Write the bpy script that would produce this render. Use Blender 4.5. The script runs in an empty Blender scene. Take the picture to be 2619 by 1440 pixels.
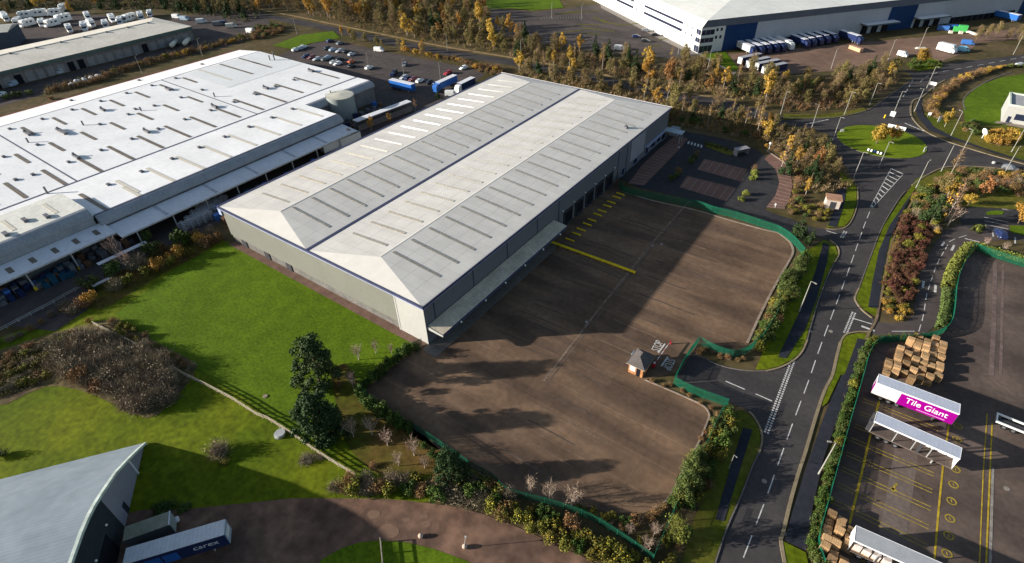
import bpy, math, random
from mathutils import Vector, Matrix
rng = random.Random(11)
SC = bpy.context.scene
COL = SC.collection
rad = math.radians

# ------------------------------------------------------------------ camera
CAM = Vector((64.713, -57.024, 82.644)); YAW, PITCH, ROLL, FPX = -0.636704, 0.667031, -0.031981, 1410.43
_F = Vector((math.sin(YAW)*math.cos(PITCH), math.cos(YAW)*math.cos(PITCH), -math.sin(PITCH)))
_r = Vector((math.cos(YAW), -math.sin(YAW), 0)); _u = _r.cross(_F)
_R = _r*math.cos(ROLL)+_u*math.sin(ROLL); _U = _u*math.cos(ROLL)-_r*math.sin(ROLL)
cd = bpy.data.cameras.new('camera'); cam = bpy.data.objects.new('camera', cd); COL.objects.link(cam)
cd.sensor_width = 36; cd.lens = 36*FPX/2619; cd.clip_start = 1; cd.clip_end = 5000
cam.matrix_world = Matrix(((_R.x, _U.x, -_F.x, CAM.x), (_R.y, _U.y, -_F.y, CAM.y), (_R.z, _U.z, -_F.z, CAM.z), (0, 0, 0, 1)))
SC.camera = cam

# ------------------------------------------------------------------ light
SUN_EL = rad(14.6); SUN_TO = Vector((32.06, 26.38, 0)).normalized()          # where the light travels
SUN_AZ = math.atan2(-SUN_TO.x, -SUN_TO.y)                                      # compass bearing of the sun
w = bpy.data.worlds.new('World'); SC.world = w; w.use_nodes = True
nt = w.node_tree; bg = nt.nodes['Background']
sky = nt.nodes.new('ShaderNodeTexSky'); sky.sky_type = 'NISHITA'; sky.sun_disc = False
sky.sun_elevation = SUN_EL; sky.sun_rotation = SUN_AZ
nt.links.new(sky.outputs[0], bg.inputs[0]); bg.inputs[1].default_value = 0.075
sl = bpy.data.lights.new('sun', 'SUN'); sl.energy = 5.0; sl.angle = rad(0.6); sl.color = (1.0, 0.945, 0.86)
so = bpy.data.objects.new('sun', sl); COL.objects.link(so)
so.rotation_euler = (SUN_TO*math.cos(SUN_EL)-Vector((0, 0, math.sin(SUN_EL)))).to_track_quat('-Z', 'Y').to_euler()
vs = SC.view_settings; vs.view_transform = 'Standard'; vs.look = 'None'; vs.exposure = 1.15; vs.gamma = 1.0

# ------------------------------------------------------------------ surveying: a point of the photograph to its place on a level plane
def P(s, z=0.0):
    d = _F*FPX+_R*(s[0]-1309.5)+_U*(720-s[1]); t = (z-CAM.z)/d.z
    return Vector((CAM.x+d.x*t, CAM.y+d.y*t, z))
def K(c, r, x, y): return ((0, 650, 1300, 1959)[c]+x*.339, (0, 480, 960)[r]+y*.339)
def V(x, y): return (x*1.0171, y*1.0171)
def Z1(x, y): return (1600+x*.226, 280+y*.226)
def Z2(x, y): return (2200+x*.1271, 920+y*.1271)
def Z3(x, y): return (1840+x*.1786, 40+y*.1786)
def Z4(x, y): return (2250+x*.14325, y*.14325)
def Z5(x, y): return (2360+x*.21195, 380+y*.21195)
def Z6(x, y): return (1380+x*.15537, 420+y*.15537)
def Z7(x, y): return (x*.1708, y*.1708)
def kk(c, r, pts, z=0.0): return [P(K(c, r, *p), z) for p in pts]
def vv(pts, z=0.0): return [P(V(*p), z) for p in pts]
def screen(p):
    d = Vector(p)-CAM; z = d.dot(_F)
    return (1309.5+FPX*d.dot(_R)/z, 720-FPX*d.dot(_U)/z)
def inview(p, m=60):
    x, y = screen(p); return -m < x < 2619+m and -m < y < 1440+m

# ------------------------------------------------------------------ objects
def tag(o, label=None, cat=None, group=None, kind=None):
    if label: o['label'] = label
    if cat: o['category'] = cat
    if group: o['group'] = group
    if kind: o['kind'] = kind
    return o
def empty(name, loc=(0, 0, 0), rz=0.0, label=None, cat=None, group=None):
    o = bpy.data.objects.new(name, None); COL.objects.link(o); o.location = loc; o.rotation_euler = (0, 0, rz)
    o.empty_display_size = .5
    return tag(o, label, cat, group)
def kids(o): return [c for c in COL.objects if c.parent == o]
def copy_tree(o, parent=None, ch=None):
    c = o.copy(); COL.objects.link(c)
    if parent: c.parent = parent
    for k in (o.children if ch is None else ch): copy_tree(k, c)
    return c

class MB:
    def __init__(s, M=None): s.v = []; s.f = []; s.m = []; s.M = M
    def add(s, vs, fs, m=0):
        b = len(s.v)
        for p in vs:
            p = Vector(p); s.v.append(tuple(s.M @ p) if s.M else tuple(p))
        for f in fs: s.f.append([b+i for i in f]); s.m.append(m)
        return s
    def box(s, x0, x1, y0, y1, z0, z1, m=0):
        return s.add([(x, y, z) for z in (z0, z1) for y in (y0, y1) for x in (x0, x1)],
                     [(0, 2, 3, 1), (4, 5, 7, 6), (0, 1, 5, 4), (2, 6, 7, 3), (0, 4, 6, 2), (1, 3, 7, 5)], m)
    def obox(s, c, sx, sy, sz, rz=0.0, m=0):
        co, si = math.cos(rz), math.sin(rz); vs = []
        for z in (0, sz):
            for y in (-sy/2, sy/2):
                for x in (-sx/2, sx/2): vs.append((c[0]+x*co-y*si, c[1]+x*si+y*co, c[2]+z))
        return s.add(vs, [(0, 2, 3, 1), (4, 5, 7, 6), (0, 1, 5, 4), (2, 6, 7, 3), (0, 4, 6, 2), (1, 3, 7, 5)], m)
    def poly(s, pts, m=0): return s.add(pts, [list(range(len(pts)))], m)
    def prism(s, pts, z0, z1, m=0, mt=None):
        n = len(pts); a = sum(pts[i][0]*pts[(i+1) % n][1]-pts[(i+1) % n][0]*pts[i][1] for i in range(n))
        if a < 0: pts = list(pts)[::-1]
        b = len(s.v); s.add([(p[0], p[1], z0) for p in pts]+[(p[0], p[1], z1) for p in pts], [], m)
        for i in range(n):
            j = (i+1) % n; s.f.append([b+i, b+j, b+n+j, b+n+i]); s.m.append(m)
        s.f.append([b+n+i for i in range(n)]); s.m.append(m if mt is None else mt)
        s.f.append([b+i for i in range(n)][::-1]); s.m.append(m)
        return s
    def extr(s, prof, y0, y1, m=0, cap=True, closed=True):
        """profile of (x, z) swept along y"""
        n = len(prof); b = len(s.v); s.add([(p[0], y0, p[1]) for p in prof]+[(p[0], y1, p[1]) for p in prof], [], m)
        for i in range(n if closed else n-1):
            j = (i+1) % n; s.f.append([b+i, b+j, b+n+j, b+n+i]); s.m.append(m)
        if cap and closed:
            s.f.append([b+i for i in range(n)][::-1]); s.m.append(m); s.f.append([b+n+i for i in range(n)]); s.m.append(m)
        return s
    def tube(s, p0, p1, r0, r1=None, n=6, m=0, cap=True):
        p0, p1 = Vector(p0), Vector(p1); r1 = r0 if r1 is None else r1
        q = (p1-p0).to_track_quat('Z', 'Y'); b = len(s.v); vs = []
        for p, r in ((p0, r0), (p1, r1)):
            for i in range(n):
                a = 2*math.pi*i/n; vs.append(p+q @ Vector((r*math.cos(a), r*math.sin(a), 0)))
        fs = [(i, (i+1) % n, n+(i+1) % n, n+i) for i in range(n)]
        if cap: fs += [tuple(range(n))[::-1], tuple(range(n, 2*n))]
        return s.add(vs, fs, m)
    def ball(s, c, rx, rz=None, m=0, n=8, k=5):
        rz = rx if rz is None else rz; vs = []; fs = []
        for j in range(k+1):
            t = math.pi*j/k
            for i in range(n):
                a = 2*math.pi*i/n; vs.append((c[0]+rx*math.sin(t)*math.cos(a), c[1]+rx*math.sin(t)*math.sin(a), c[2]+rz*math.cos(t)))
        for j in range(k):
            for i in range(n): fs.append((j*n+i, (j+1)*n+i, (j+1)*n+(i+1) % n, j*n+(i+1) % n))
        return s.add(vs, fs, m)
    def strip(s, pts, w, z0, z1, m=0):
        """a band of width w laid along a polyline, with thickness"""
        n = len(pts)
        if n < 2: return s
        L = []; Rr = []
        for i in range(n):
            a = pts[max(0, i-1)]; b = pts[min(n-1, i+1)]
            dx, dy = b[0]-a[0], b[1]-a[1]; l = math.hypot(dx, dy) or 1
            nx, ny = -dy/l*w/2, dx/l*w/2
            L.append((pts[i][0]+nx, pts[i][1]+ny)); Rr.append((pts[i][0]-nx, pts[i][1]-ny))
        b = len(s.v); vs = []
        for i in range(n): vs += [(*L[i], z0), (*Rr[i], z0), (*L[i], z1), (*Rr[i], z1)]
        fs = []
        for i in range(n-1):
            o = 4*i; q = o+4
            fs += [(o+2, o+3, q+3, q+2), (o, o+2, q+2, q), (o+3, o+1, q+1, q+3)]
        fs += [(0, 1, 3, 2), (4*n-4, 4*n-2, 4*n-1, 4*n-3)]
        return s.add(vs, fs, m)
    def mesh(s, name, mats, smooth=False):
        me = bpy.data.meshes.new(name); me.from_pydata(s.v, [], s.f)
        for m in (mats if isinstance(mats, (list, tuple)) else [mats]): me.materials.append(m)
        me.polygons.foreach_set('material_index', s.m)
        if smooth: me.polygons.foreach_set('use_smooth', [True]*len(s.f))
        me.update(); return me
    def build(s, name, mats, parent=None, smooth=False, **k):
        o = bpy.data.objects.new(name, s.mesh(name, mats, smooth)); COL.objects.link(o)
        if parent: o.parent = parent
        return tag(o, **k)

def smooth(pts, k=4):
    """Catmull-Rom through a polyline"""
    out = []; n = len(pts)
    for i in range(n-1):
        p0, p1, p2, p3 = pts[max(0, i-1)], pts[i], pts[i+1], pts[min(n-1, i+2)]
        for j in range(k):
            t = j/k
            out.append(Vector([.5*((2*p1[a])+(-p0[a]+p2[a])*t+(2*p0[a]-5*p1[a]+4*p2[a]-p3[a])*t*t+(-p0[a]+3*p1[a]-3*p2[a]+p3[a])*t**3) for a in (0, 1, 2)]))
    out.append(Vector(pts[-1])); return out
def walk(pts, step, start=0.0):
    """points every step metres along a polyline, with bearing"""
    out = []; need = start
    for a, b in zip(pts, pts[1:]):
        a, b = Vector(a), Vector(b); l = (b-a).length
        while need <= l:
            p = a+(b-a)*(need/l if l else 0); out.append((p, math.atan2(b.y-a.y, b.x-a.x))); need += step
        need -= l
    return out
def inside(p, poly):
    x, y = p[0], p[1]; c = False; n = len(poly)
    for i in range(n):
        a, b = poly[i], poly[i-1]
        if (a[1] > y) != (b[1] > y) and x < (b[0]-a[0])*(y-a[1])/(b[1]-a[1])+a[0]: c = not c
    return c

# ------------------------------------------------------------------ materials
def mat(name, col, rough=.8, var=.2, sc=.15, col2=None, fine=6.0, stretch=None, spec=.06, metal=0.0, isl=0.0, obj=0.0, hue=0.0, seams=(), bump=0.0, lo=.35, hi=.65, det=5, fsc=None, patch=None):
    m = bpy.data.materials.new(name); m.use_nodes = True; t = m.node_tree; N = t.nodes.new; L = t.links.new
    b = t.nodes['Principled BSDF']; b.inputs['Roughness'].default_value = rough; b.inputs['Metallic'].default_value = metal
    b.inputs['Specular IOR Level'].default_value = spec
    g = N('ShaderNodeNewGeometry'); pos = g.outputs['Position']
    if stretch:
        vm = N('ShaderNodeVectorMath'); vm.operation = 'MULTIPLY'; vm.inputs[1].default_value = stretch; L(pos, vm.inputs[0]); pv = vm.outputs[0]
    else: pv = pos
    n1 = N('ShaderNodeTexNoise'); n1.inputs['Scale'].default_value = sc; n1.inputs['Detail'].default_value = det; L(pv, n1.inputs['Vector'])
    mr = N('ShaderNodeMapRange'); mr.inputs[1].default_value = lo; mr.inputs[2].default_value = hi; L(n1.outputs[0], mr.inputs[0])
    mx = N('ShaderNodeMix'); mx.data_type = 'RGBA'
    c2 = col2 or tuple(c*(1-var) for c in col)
    mx.inputs[6].default_value = (*c2, 1); mx.inputs[7].default_value = (*col, 1); L(mr.outputs[0], mx.inputs[0])
    out = mx.outputs[2]
    def times(val):
        nonlocal out
        v = N('ShaderNodeVectorMath'); v.operation = 'SCALE'; L(out, v.inputs[0]); L(val, v.inputs[3]); out = v.outputs[0]
    n2 = N('ShaderNodeTexNoise'); n2.inputs['Scale'].default_value = fsc or sc*fine; n2.inputs['Detail'].default_value = 4; L(pos if fsc else pv, n2.inputs['Vector'])
    m2 = N('ShaderNodeMapRange'); m2.inputs[1].default_value = .25; m2.inputs[2].default_value = .75; m2.inputs[3].default_value = 1-var; m2.inputs[4].default_value = 1+var
    L(n2.outputs[0], m2.inputs[0]); times(m2.outputs[0])
    if patch:
        n3 = N('ShaderNodeTexNoise'); n3.inputs['Scale'].default_value = patch[0]; n3.inputs['Detail'].default_value = 6; n3.inputs['Roughness'].default_value = .6; L(pos, n3.inputs['Vector'])
        m3 = N('ShaderNodeMapRange'); m3.inputs[1].default_value = .38; m3.inputs[2].default_value = .62; m3.inputs[3].default_value = 1-patch[1]; m3.inputs[4].default_value = 1+patch[1]*.6
        L(n3.outputs[0], m3.inputs[0]); times(m3.outputs[0])
    for (ax, period, width, k) in seams:
        d = N('ShaderNodeVectorMath'); d.operation = 'DOT_PRODUCT'; d.inputs[1].default_value = ax; L(pos, d.inputs[0])
        q = N('ShaderNodeMath'); q.operation = 'DIVIDE'; q.inputs[1].default_value = period; L(d.outputs['Value'], q.inputs[0])
        f = N('ShaderNodeMath'); f.operation = 'FRACT'; L(q.outputs[0], f.inputs[0])
        c = N('ShaderNodeMath'); c.operation = 'LESS_THAN'; c.inputs[1].default_value = width/period; L(f.outputs[0], c.inputs[0])
        s = N('ShaderNodeMath'); s.operation = 'MULTIPLY_ADD'; s.inputs[1].default_value = -k; s.inputs[2].default_value = 1.0; L(c.outputs[0], s.inputs[0]); times(s.outputs[0])
    if isl:
        r = N('ShaderNodeMapRange'); r.inputs[3].default_value = 1-isl; r.inputs[4].default_value = 1+isl; L(g.outputs['Random Per Island'], r.inputs[0]); times(r.outputs[0])
    if obj or hue:
        oi = N('ShaderNodeObjectInfo')
        if obj:
            r = N('ShaderNodeMapRange'); r.inputs[3].default_value = 1-obj; r.inputs[4].default_value = 1+obj; L(oi.outputs['Random'], r.inputs[0]); times(r.outputs[0])
        if hue:
            h = N('ShaderNodeHueSaturation'); a = N('ShaderNodeMath'); a.operation = 'MULTIPLY'; a.inputs[1].default_value = 7.31; L(oi.outputs['Random'], a.inputs[0])
            f = N('ShaderNodeMath'); f.operation = 'FRACT'; L(a.outputs[0], f.inputs[0])
            r = N('ShaderNodeMapRange'); r.inputs[3].default_value = .5-hue; r.inputs[4].default_value = .5+hue; L(f.outputs[0], r.inputs[0]); L(r.outputs[0], h.inputs['Hue']); L(out, h.inputs['Color']); out = h.outputs[0]
    L(out, b.inputs['Base Color'])
    if bump:
        bp = N('ShaderNodeBump'); bp.inputs['Strength'].default_value = bump; bp.inputs['Distance'].default_value = .3; L(n2.outputs[0], bp.inputs['Height']); L(bp.outputs[0], b.inputs['Normal'])
    return m

X, Y, ZZ = (1, 0, 0), (0, 1, 0), (0, 0, 1)
m_earth = mat('earth', (.105, .075, .038), col2=(.06, .05, .018), sc=.06, var=.35)
m_grass = mat('grass', (.125, .145, .006), col2=(.074, .106, .004), sc=.06, var=.34, fine=16, lo=.36, hi=.64, patch=(.35, .17))
m_grass2 = mat('grass_rough', (.115, .10, .018), col2=(.062, .080, .006), sc=.07, var=.35, fine=12)
m_lawn = mat('lawn', (.092, .146, .007), col2=(.070, .114, .005), sc=.05, var=.34, fsc=1.7, patch=(.30, .15))
m_litter = mat('leaf_litter', (.11, .065, .02), col2=(.06, .066, .008), sc=.12, var=.4)
m_scrubfloor = mat('scrub_floor', (.15, .12, .05), col2=(.08, .055, .03), sc=.15, var=.45)
m_yard = mat('yard_concrete', (.166, .105, .066), col2=(.096, .063, .044), sc=.5, var=.17, fsc=.9, det=3, stretch=(.045, .28, 1), patch=(.10, .20), seams=((Y, 6.1, .16, -.28), (X, 12.2, .12, -.15)), rough=.9, lo=.42, hi=.58)
m_apron = mat('apron_concrete', (.17, .15, .13), sc=.2, var=.2, seams=((Y, 6.1, .1, .3),))
m_yard2 = mat('yard_asphalt', (.118, .086, .070), col2=(.084, .062, .052), sc=.12, var=.18, fine=10, patch=(.06, .22))
m_yard3 = mat('far_yard', (.20, .125, .088), col2=(.14, .09, .066), sc=.06, var=.2)
m_road = mat('road_asphalt', (.062, .054, .052), col2=(.047, .043, .043), sc=.08, var=.15, fine=16, patch=(.12, .15))
m_carpark = mat('car_park_asphalt', (.044, .041, .042), col2=(.034, .033, .035), sc=.1, var=.2)
m_carpark2 = mat('worn_asphalt', (.086, .068, .061), col2=(.060, .051, .048), sc=.06, var=.2)
m_bay = mat('bay_paving', (.19, .105, .080), col2=(.15, .086, .068), sc=.3, var=.2)
m_path = mat('footway_asphalt', (.030, .031, .040), col2=(.024, .026, .034), sc=.2, var=.2)
m_kerb = mat('kerb_stone', (.24, .19, .12), sc=.5, var=.2)
m_kerbg = mat('kerb_concrete', (.16, .14, .125), sc=.5, var=.25)
m_mud = mat('mud_road', (.185, .108, .072), col2=(.115, .070, .051), sc=.10, var=.25, fine=5, lo=.4, hi=.6, patch=(.4, .2))
m_puddle = mat('silt_puddle', (.185, .115, .078), sc=.5, var=.08, rough=.25)
m_gravel = mat('gravel', (.17, .105, .080), sc=.5, var=.25)
m_white = mat('road_paint', (.55, .53, .5), sc=1.2, var=.3)
m_faint = mat('worn_road_paint', (.27, .24, .21), sc=1.0, var=.35)
m_yellow = mat('yellow_paint', (.74, .50, .02), sc=1.0, var=.2)
m_yline = mat('yellow_line', (.46, .32, .03), sc=1.0, var=.35)
m_yfaint = mat('worn_yellow_paint', (.34, .25, .04), sc=.8, var=.35)

# ------------------------------------------------------------------ the ground and what lies on it
def sheet(name, pts, z, m, sm=0):
    if sm: pts = smooth(list(pts)+[pts[0]], sm)[:-1]
    return MB().poly([(p[0], p[1], z) for p in (pts if sum(pts[i-1][0]*pts[i][1]-pts[i][0]*pts[i-1][1] for i in range(len(pts))) > 0 else pts[::-1])]).build(name, m, kind='structure')
MB().poly([(-2500, -1500, 0), (2000, -1500, 0), (2000, 3000, 0), (-2500, 3000, 0)]).build('ground', m_earth, kind='structure')
sheet('grass', vv([(560, 605), (1060, 868), (905, 985), (950, 1060), (1190, 1170), (1240, 1215), (1060, 1265), (840, 1262), (600, 1290), (480, 1300), (300, 1290), (200, 1450), (-300, 1500), (-300, 900), (0, 850), (130, 800), (240, 730), (400, 665)]), .02, m_grass)
sheet('lawn', vv([(290, 790), (470, 655), (570, 607), (1052, 862), (900, 980), (855, 1080), (840, 1150), (700, 1062), (600, 992), (480, 925), (400, 870)]), .04, m_lawn)
sheet('leaf_litter', kk(1, 2, [(570, -40), (700, -80), (850, 140), (1100, 330), (1250, 430), (1420, 600), (1350, 740), (1000, 760), (850, 690), (700, 520), (640, 320)]), .06, m_litter, 3)
sheet('earth_bank', kk(0, 1, [(560, 880), (900, 640), (1300, 430), (1680, 385), (1480, 520), (1200, 670), (900, 850), (740, 920)]), .06, m_litter, 3)
sheet('scrub_ground', kk(0, 1, [(-60, 1250), (300, 1130), (700, 1020), (900, 1010), (1200, 1180), (1480, 1350), (1300, 1600), (1100, 1740), (700, 1560), (350, 1500), (-60, 1650)]), .06, m_scrubfloor, 3)
sheet('dirt_road', kk(1, 2, [(-1200, 1500), (-1000, 1060), (-500, 1010), (0, 960), (300, 930), (700, 930), (1000, 935), (1300, 965), (1600, 1010), (1947, 1130), (2300, 1290), (2560, 1416), (2900, 1700), (0, 2300)]), .08, m_mud, 3)
sheet('grass_island', kk(1, 2, [(450, 1500), (500, 1400), (650, 1310), (800, 1262), (960, 1248), (1150, 1262), (1350, 1310), (1600, 1400), (1900, 1560), (1000, 1800)]), .12, m_lawn)
for k, (pts) in enumerate([[(850, 1050), (880, 1020), (950, 1030), (940, 1070), (880, 1085)], [(930, 1170), (1000, 1120), (1080, 1150), (1090, 1200), (1020, 1235), (900, 1230)], [(1250, 1060), (1300, 1050), (1310, 1075), (1260, 1080)], [(1255, 1110), (1320, 1100), (1330, 1140), (1270, 1150)], [(1120, 1085), (1170, 1075), (1180, 1100), (1130, 1110)]]):
    sheet('puddle', kk(1, 2, pts), .10, m_puddle, 4)

yard = [Vector((0, 89, 0)), Vector((0, -2.2, 0))]+vv([(1030, 884), (907, 988), (960, 1055), (1100, 1130), (1190, 1180), (1270, 1235), (1380, 1262)]) + \
    kk(2, 2, [(560, 990), (740, 1035), (1000, 1050), (1150, 985), (1215, 915), (1300, 765), (1370, 620), (1440, 500), (1505, 340), (1515, 300), (1495, 255), (1440, 215), (1300, 150), (1030, 35)]) + \
    kk(2, 1, [(1240, 1405), (1290, 1390), (1430, 1180), (1500, 1215), (1600, 1250), (1690, 1262), (1760, 1225), (1800, 1195), (1860, 1080), (1930, 900), (1947, 860)]) + \
    kk(3, 1, [(40, 790), (100, 680), (170, 560), (205, 490), (195, 430), (160, 385), (90, 335), (0, 315)])+kk(2, 1, [(1700, 248), (1400, 160), (1100, 95), (850, 22)])
sheet('yard', yard, .06, m_yard)
MB().strip([(23.6, 87), (23.6, 60), (24.6, 30), (25.8, 5)], .45, .05, .075).build('drain_channel', mat('drain_concrete', (.21, .155, .115), sc=.5, var=.4), kind='structure')
MB().strip([(24.5, 87), (24.5, 60), (25.5, 30), (26.7, 5)], .35, .05, .075).build('drain_channel', mat('drain_grate', (.12, .088, .066), sc=.5, var=.3), kind='structure')
MB().poly([(-71, -1.9, .09), (-.3, -1.9, .09), (-.3, .2, .09), (-71, .2, .09)]).build('gravel_path', m_gravel, kind='structure')
MB().prism([(0, -2.1), (3.9, -2.1), (3.95, 44), (3.2, 47), (0, 47)], 0, .10).build('pavement', m_apron, kind='structure')
m_edge = mat('edging_concrete', (.30, .235, .185), sc=.6, var=.3)
for pts in (kk(2, 2, [(1030, 35), (1300, 150), (1440, 215), (1495, 255), (1515, 300), (1505, 340), (1440, 500), (1370, 620), (1300, 765), (1215, 915), (1150, 985)]),):
    MB().strip(smooth(pts), .3, 0, .17).build('kerb', m_edge, kind='structure')
MB().strip(smooth(kk(2, 1, [(860, 30), (1100, 102), (1400, 168), (1700, 255)])+kk(3, 1, [(0, 322), (90, 342), (160, 392), (195, 437), (203, 490), (170, 560), (100, 680), (40, 790), (-40, 950), (-140, 1170)])), .5, 0, .15).build('kerb', m_edge, kind='structure')

road = kk(2, 2, [(1430, 1700), (1560, 1416), (1650, 1150), (1760, 900), (1840, 690), (1890, 590), (1915, 490), (1900, 400), (1850, 310), (1790, 255), (1650, 195), (1420, 90), (1250, 10)]) + \
    kk(2, 1, [(1270, 1410), (1420, 1195), (1470, 1270), (1560, 1330), (1680, 1365), (1820, 1385), (1947, 1385)]) + \
    kk(3, 1, [(100, 1360), (200, 1310), (270, 1240), (310, 1150), (345, 1020), (400, 840), (470, 660), (520, 560), (550, 500), (535, 440), (480, 395), (360, 370), (350, 300), (450, 312), (600, 300), (650, 240), (690, 120), (690, 0)]) + \
    kk(3, 0, [(650, 1340), (590, 1240), (530, 1140), (500, 1070), (470, 1010), (330, 970), (130, 945), (0, 925)])+kk(2, 0, [(1700, 845), (1200, 745), (700, 630), (300, 545)]) + \
    kk(1, 0, [(1947, 495), (1700, 455), (1300, 400), (1000, 340), (650, 255), (150, 150), (-400, 30), (-500, -20), (0, 90), (400, 160), (700, 225), (1100, 305), (1400, 365), (1947, 450)]) + \
    kk(2, 0, [(400, 520), (700, 575), (1200, 690), (1700, 765)])+kk(3, 0, [(0, 850), (130, 880), (300, 892), (500, 888), (650, 862), (780, 825), (900, 745), (1050, 640), (1105, 600), (1090, 560), (1020, 520), (1130, 545), (1280, 530), (1350, 490), (1500, 462), (1700, 440), (1947, 412), (2300, 370), (2300, 420), (1947, 475), (1700, 515), (1500, 562), (1350, 605), (1270, 650), (1180, 730), (1110, 760), (1090, 830), (1110, 900), (1200, 990), (1350, 1062), (1500, 1112), (1700, 1172), (1947, 1240), (2300, 1340), (2300, 1400), (1947, 1290), (1650, 1262), (1450, 1255), (1320, 1272), (1200, 1330), (1100, 1400)]) + \
    kk(3, 1, [(1050, 30), (1000, 90), (880, 290), (800, 490), (700, 760), (670, 830), (690, 880), (730, 930), (800, 985), (790, 1090), (690, 1090), (600, 1112), (560, 1170), (530, 1290), (500, 1416)]) + \
    kk(3, 2, [(440, 120), (370, 330), (300, 570), (250, 720), (190, 930), (130, 1180), (112, 1250), (140, 1416), (180, 1700)])
sheet('road', road, .04, m_road)
for pts in ([(1430, 1500), (1300, 1500), (1340, 1250), (1550, 700), (1640, 290), (1760, 262), (1840, 320), (1890, 410), (1905, 490), (1880, 590), (1830, 690), (1750, 900), (1640, 1150), (1550, 1416)],):
    sheet('grass_verge', kk(2, 2, pts), .12, m_grass2)
for c, r, pts, m in ((3, 1, [(290, 490), (440, 398), (520, 440), (542, 500), (510, 560), (460, 660), (390, 840), (335, 1020), (300, 1150), (260, 1240), (190, 1302), (95, 1350), (0, 1375), (-80, 1375), (-40, 1280), (60, 1000), (200, 760)], m_grass), (3, 1, [(560, -120), (600, -90), (682, 0), (682, 120), (643, 235), (595, 293), (455, 305), (530, 130)], m_grass),
                     (3, 1, [(1050, 60), (1010, 100), (888, 292), (808, 492), (708, 762), (680, 830), (698, 878), (740, 925), (830, 975), (900, 650), (960, 330), (1130, 0), (1200, -100), (1130, -60)], m_grass), (3, 1, [(568, 1172), (605, 1120), (690, 1100), (790, 1105), (700, 1300), (640, 1416), (510, 1416), (540, 1290)], m_grass),
                     (3, 2, [(120, 1250), (300, 1340), (330, 1500), (160, 1500), (148, 1416)], m_grass), (3, 2, [(560, 0), (500, 0), (450, 125), (420, 240), (460, 210)], m_grass),
                     (3, 0, [(1500, 935), (1480, 760), (1600, 650), (1760, 590), (2100, 530), (2100, 960), (1760, 950)], m_lawn), (3, 0, [(1190, 860), (1270, 960), (1400, 1030), (1650, 1120), (1947, 1215), (2100, 1200), (2100, 965), (1500, 935), (1330, 820)], m_grass2),
                     (3, 0, [(1110, 1405), (1210, 1335), (1330, 1280), (1650, 1272), (1947, 1305), (2200, 1400), (2200, 1600), (1500, 1560), (1150, 1500)], m_grass2), (3, 0, [(1050, 485), (1200, 430), (1340, 470), (1325, 510), (1150, 540)], m_grass), (1, 0, [(140, 345), (350, 265), (600, 235), (650, 290), (420, 330), (300, 375)], m_lawn),
                     (1, 0, [(1740, 70), (1740, 10), (2000, -40), (2080, 60)], m_lawn), (2, 0, [(0, 5), (360, -40), (420, 60), (180, 82), (0, 60)], m_lawn), (2, 0, [(1450, 410), (1640, 395), (1740, 520), (1690, 540)], m_lawn), (3, 0, [(330, 600), (420, 590), (400, 640), (330, 640)], m_lawn), (3, 0, [(130, 905), (300, 898), (500, 894), (650, 868), (760, 838), (740, 815), (600, 845), (400, 868), (130, 862)], m_grass2)):
    gz = globals().get('gz', .12)+.003; sheet('grass_verge', kk(c, r, pts), gz, m)
for c, r, pts in ((2, 2, [(1770, 400), (1840, 415), (1720, 800), (1625, 1105), (1560, 1090), (1650, 780)]), (3, 1, [(430, 420), (475, 430), (460, 560), (380, 850), (290, 1080), (150, 1292), (90, 1280), (200, 1050), (310, 820), (370, 640)]), (3, 1, [(545, -60), (610, -20), (590, 120), (530, 302), (465, 290), (520, 150)]),
                  (3, 1, [(1060, 100), (1120, 20), (1010, 220), (930, 400), (870, 700), (845, 915), (770, 905), (800, 720), (850, 480), (930, 290)]), (3, 1, [(690, 1140), (780, 1160), (720, 1290), (680, 1416), (590, 1416)]), (3, 2, [(660, 0), (570, 0), (440, 300), (320, 640), (200, 1020), (140, 1250), (300, 1330), (350, 1000), (430, 640), (520, 380)])):
    sheet('footpath', kk(c, r, pts), .19, m_path)
sheet('access_road', kk(3, 1, [(-60, 170), (150, 225), (350, 300), (360, 372), (330, 345), (150, 292), (0, 258), (-60, 240)]), .06, m_carpark)
sheet('site_road', kk(3, 1, [(800, 985), (840, 1012), (950, 1025), (1060, 1012), (1110, 950), (1135, 800), (1175, 600), (1270, 430), (1350, 320), (1480, 270), (1560, 100), (1900, -30), (2200, 0), (2200, 480), (1900, 395), (1550, 405), (1470, 445), (1400, 560), (1340, 690), (1320, 900), (1290, 1030), (1200, 1110), (1080, 1130), (860, 1130), (790, 1092)]), .05, m_carpark2)
sheet('trailer_yard', kk(3, 2, [(470, 1700), (400, 1440), (372, 1250), (430, 1020), (560, 560), (720, 0)])+kk(3, 1, [(830, 1180), (960, 1168), (1160, 1160), (1330, 1110), (1395, 980), (1420, 740), (1480, 590), (1560, 470), (1700, 530), (2100, 650), (3200, 900)])+kk(3, 2, [(3200, 1600)]), .05, m_yard2)
MB().poly([(84, 2.5, .062), (87.5, 2.5, .062), (87.2, 30, .062), (83.8, 30, .062)]).build('worn_concrete', mat('worn_concrete', (.15, .115, .098), sc=.3, var=.2), kind='structure')
ISL = P(K(3, 0, 870, 1070)); ISL = Vector((63.0, 161.2, 0))
circ = lambda c, r, n=56: [Vector((c.x+r*math.cos(2*math.pi*i/n), c.y+r*math.sin(2*math.pi*i/n), 0)) for i in range(n)]
MB().prism(circ(ISL, 13.6), 0, .14, 0, 1).build('roundabout_island', [m_kerbg, mat('island_lawn', (.135, .185, .008), col2=(.10, .14, .006), sc=.08, var=.2, fsc=1.4, patch=(.2, .12))], kind='structure')
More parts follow.
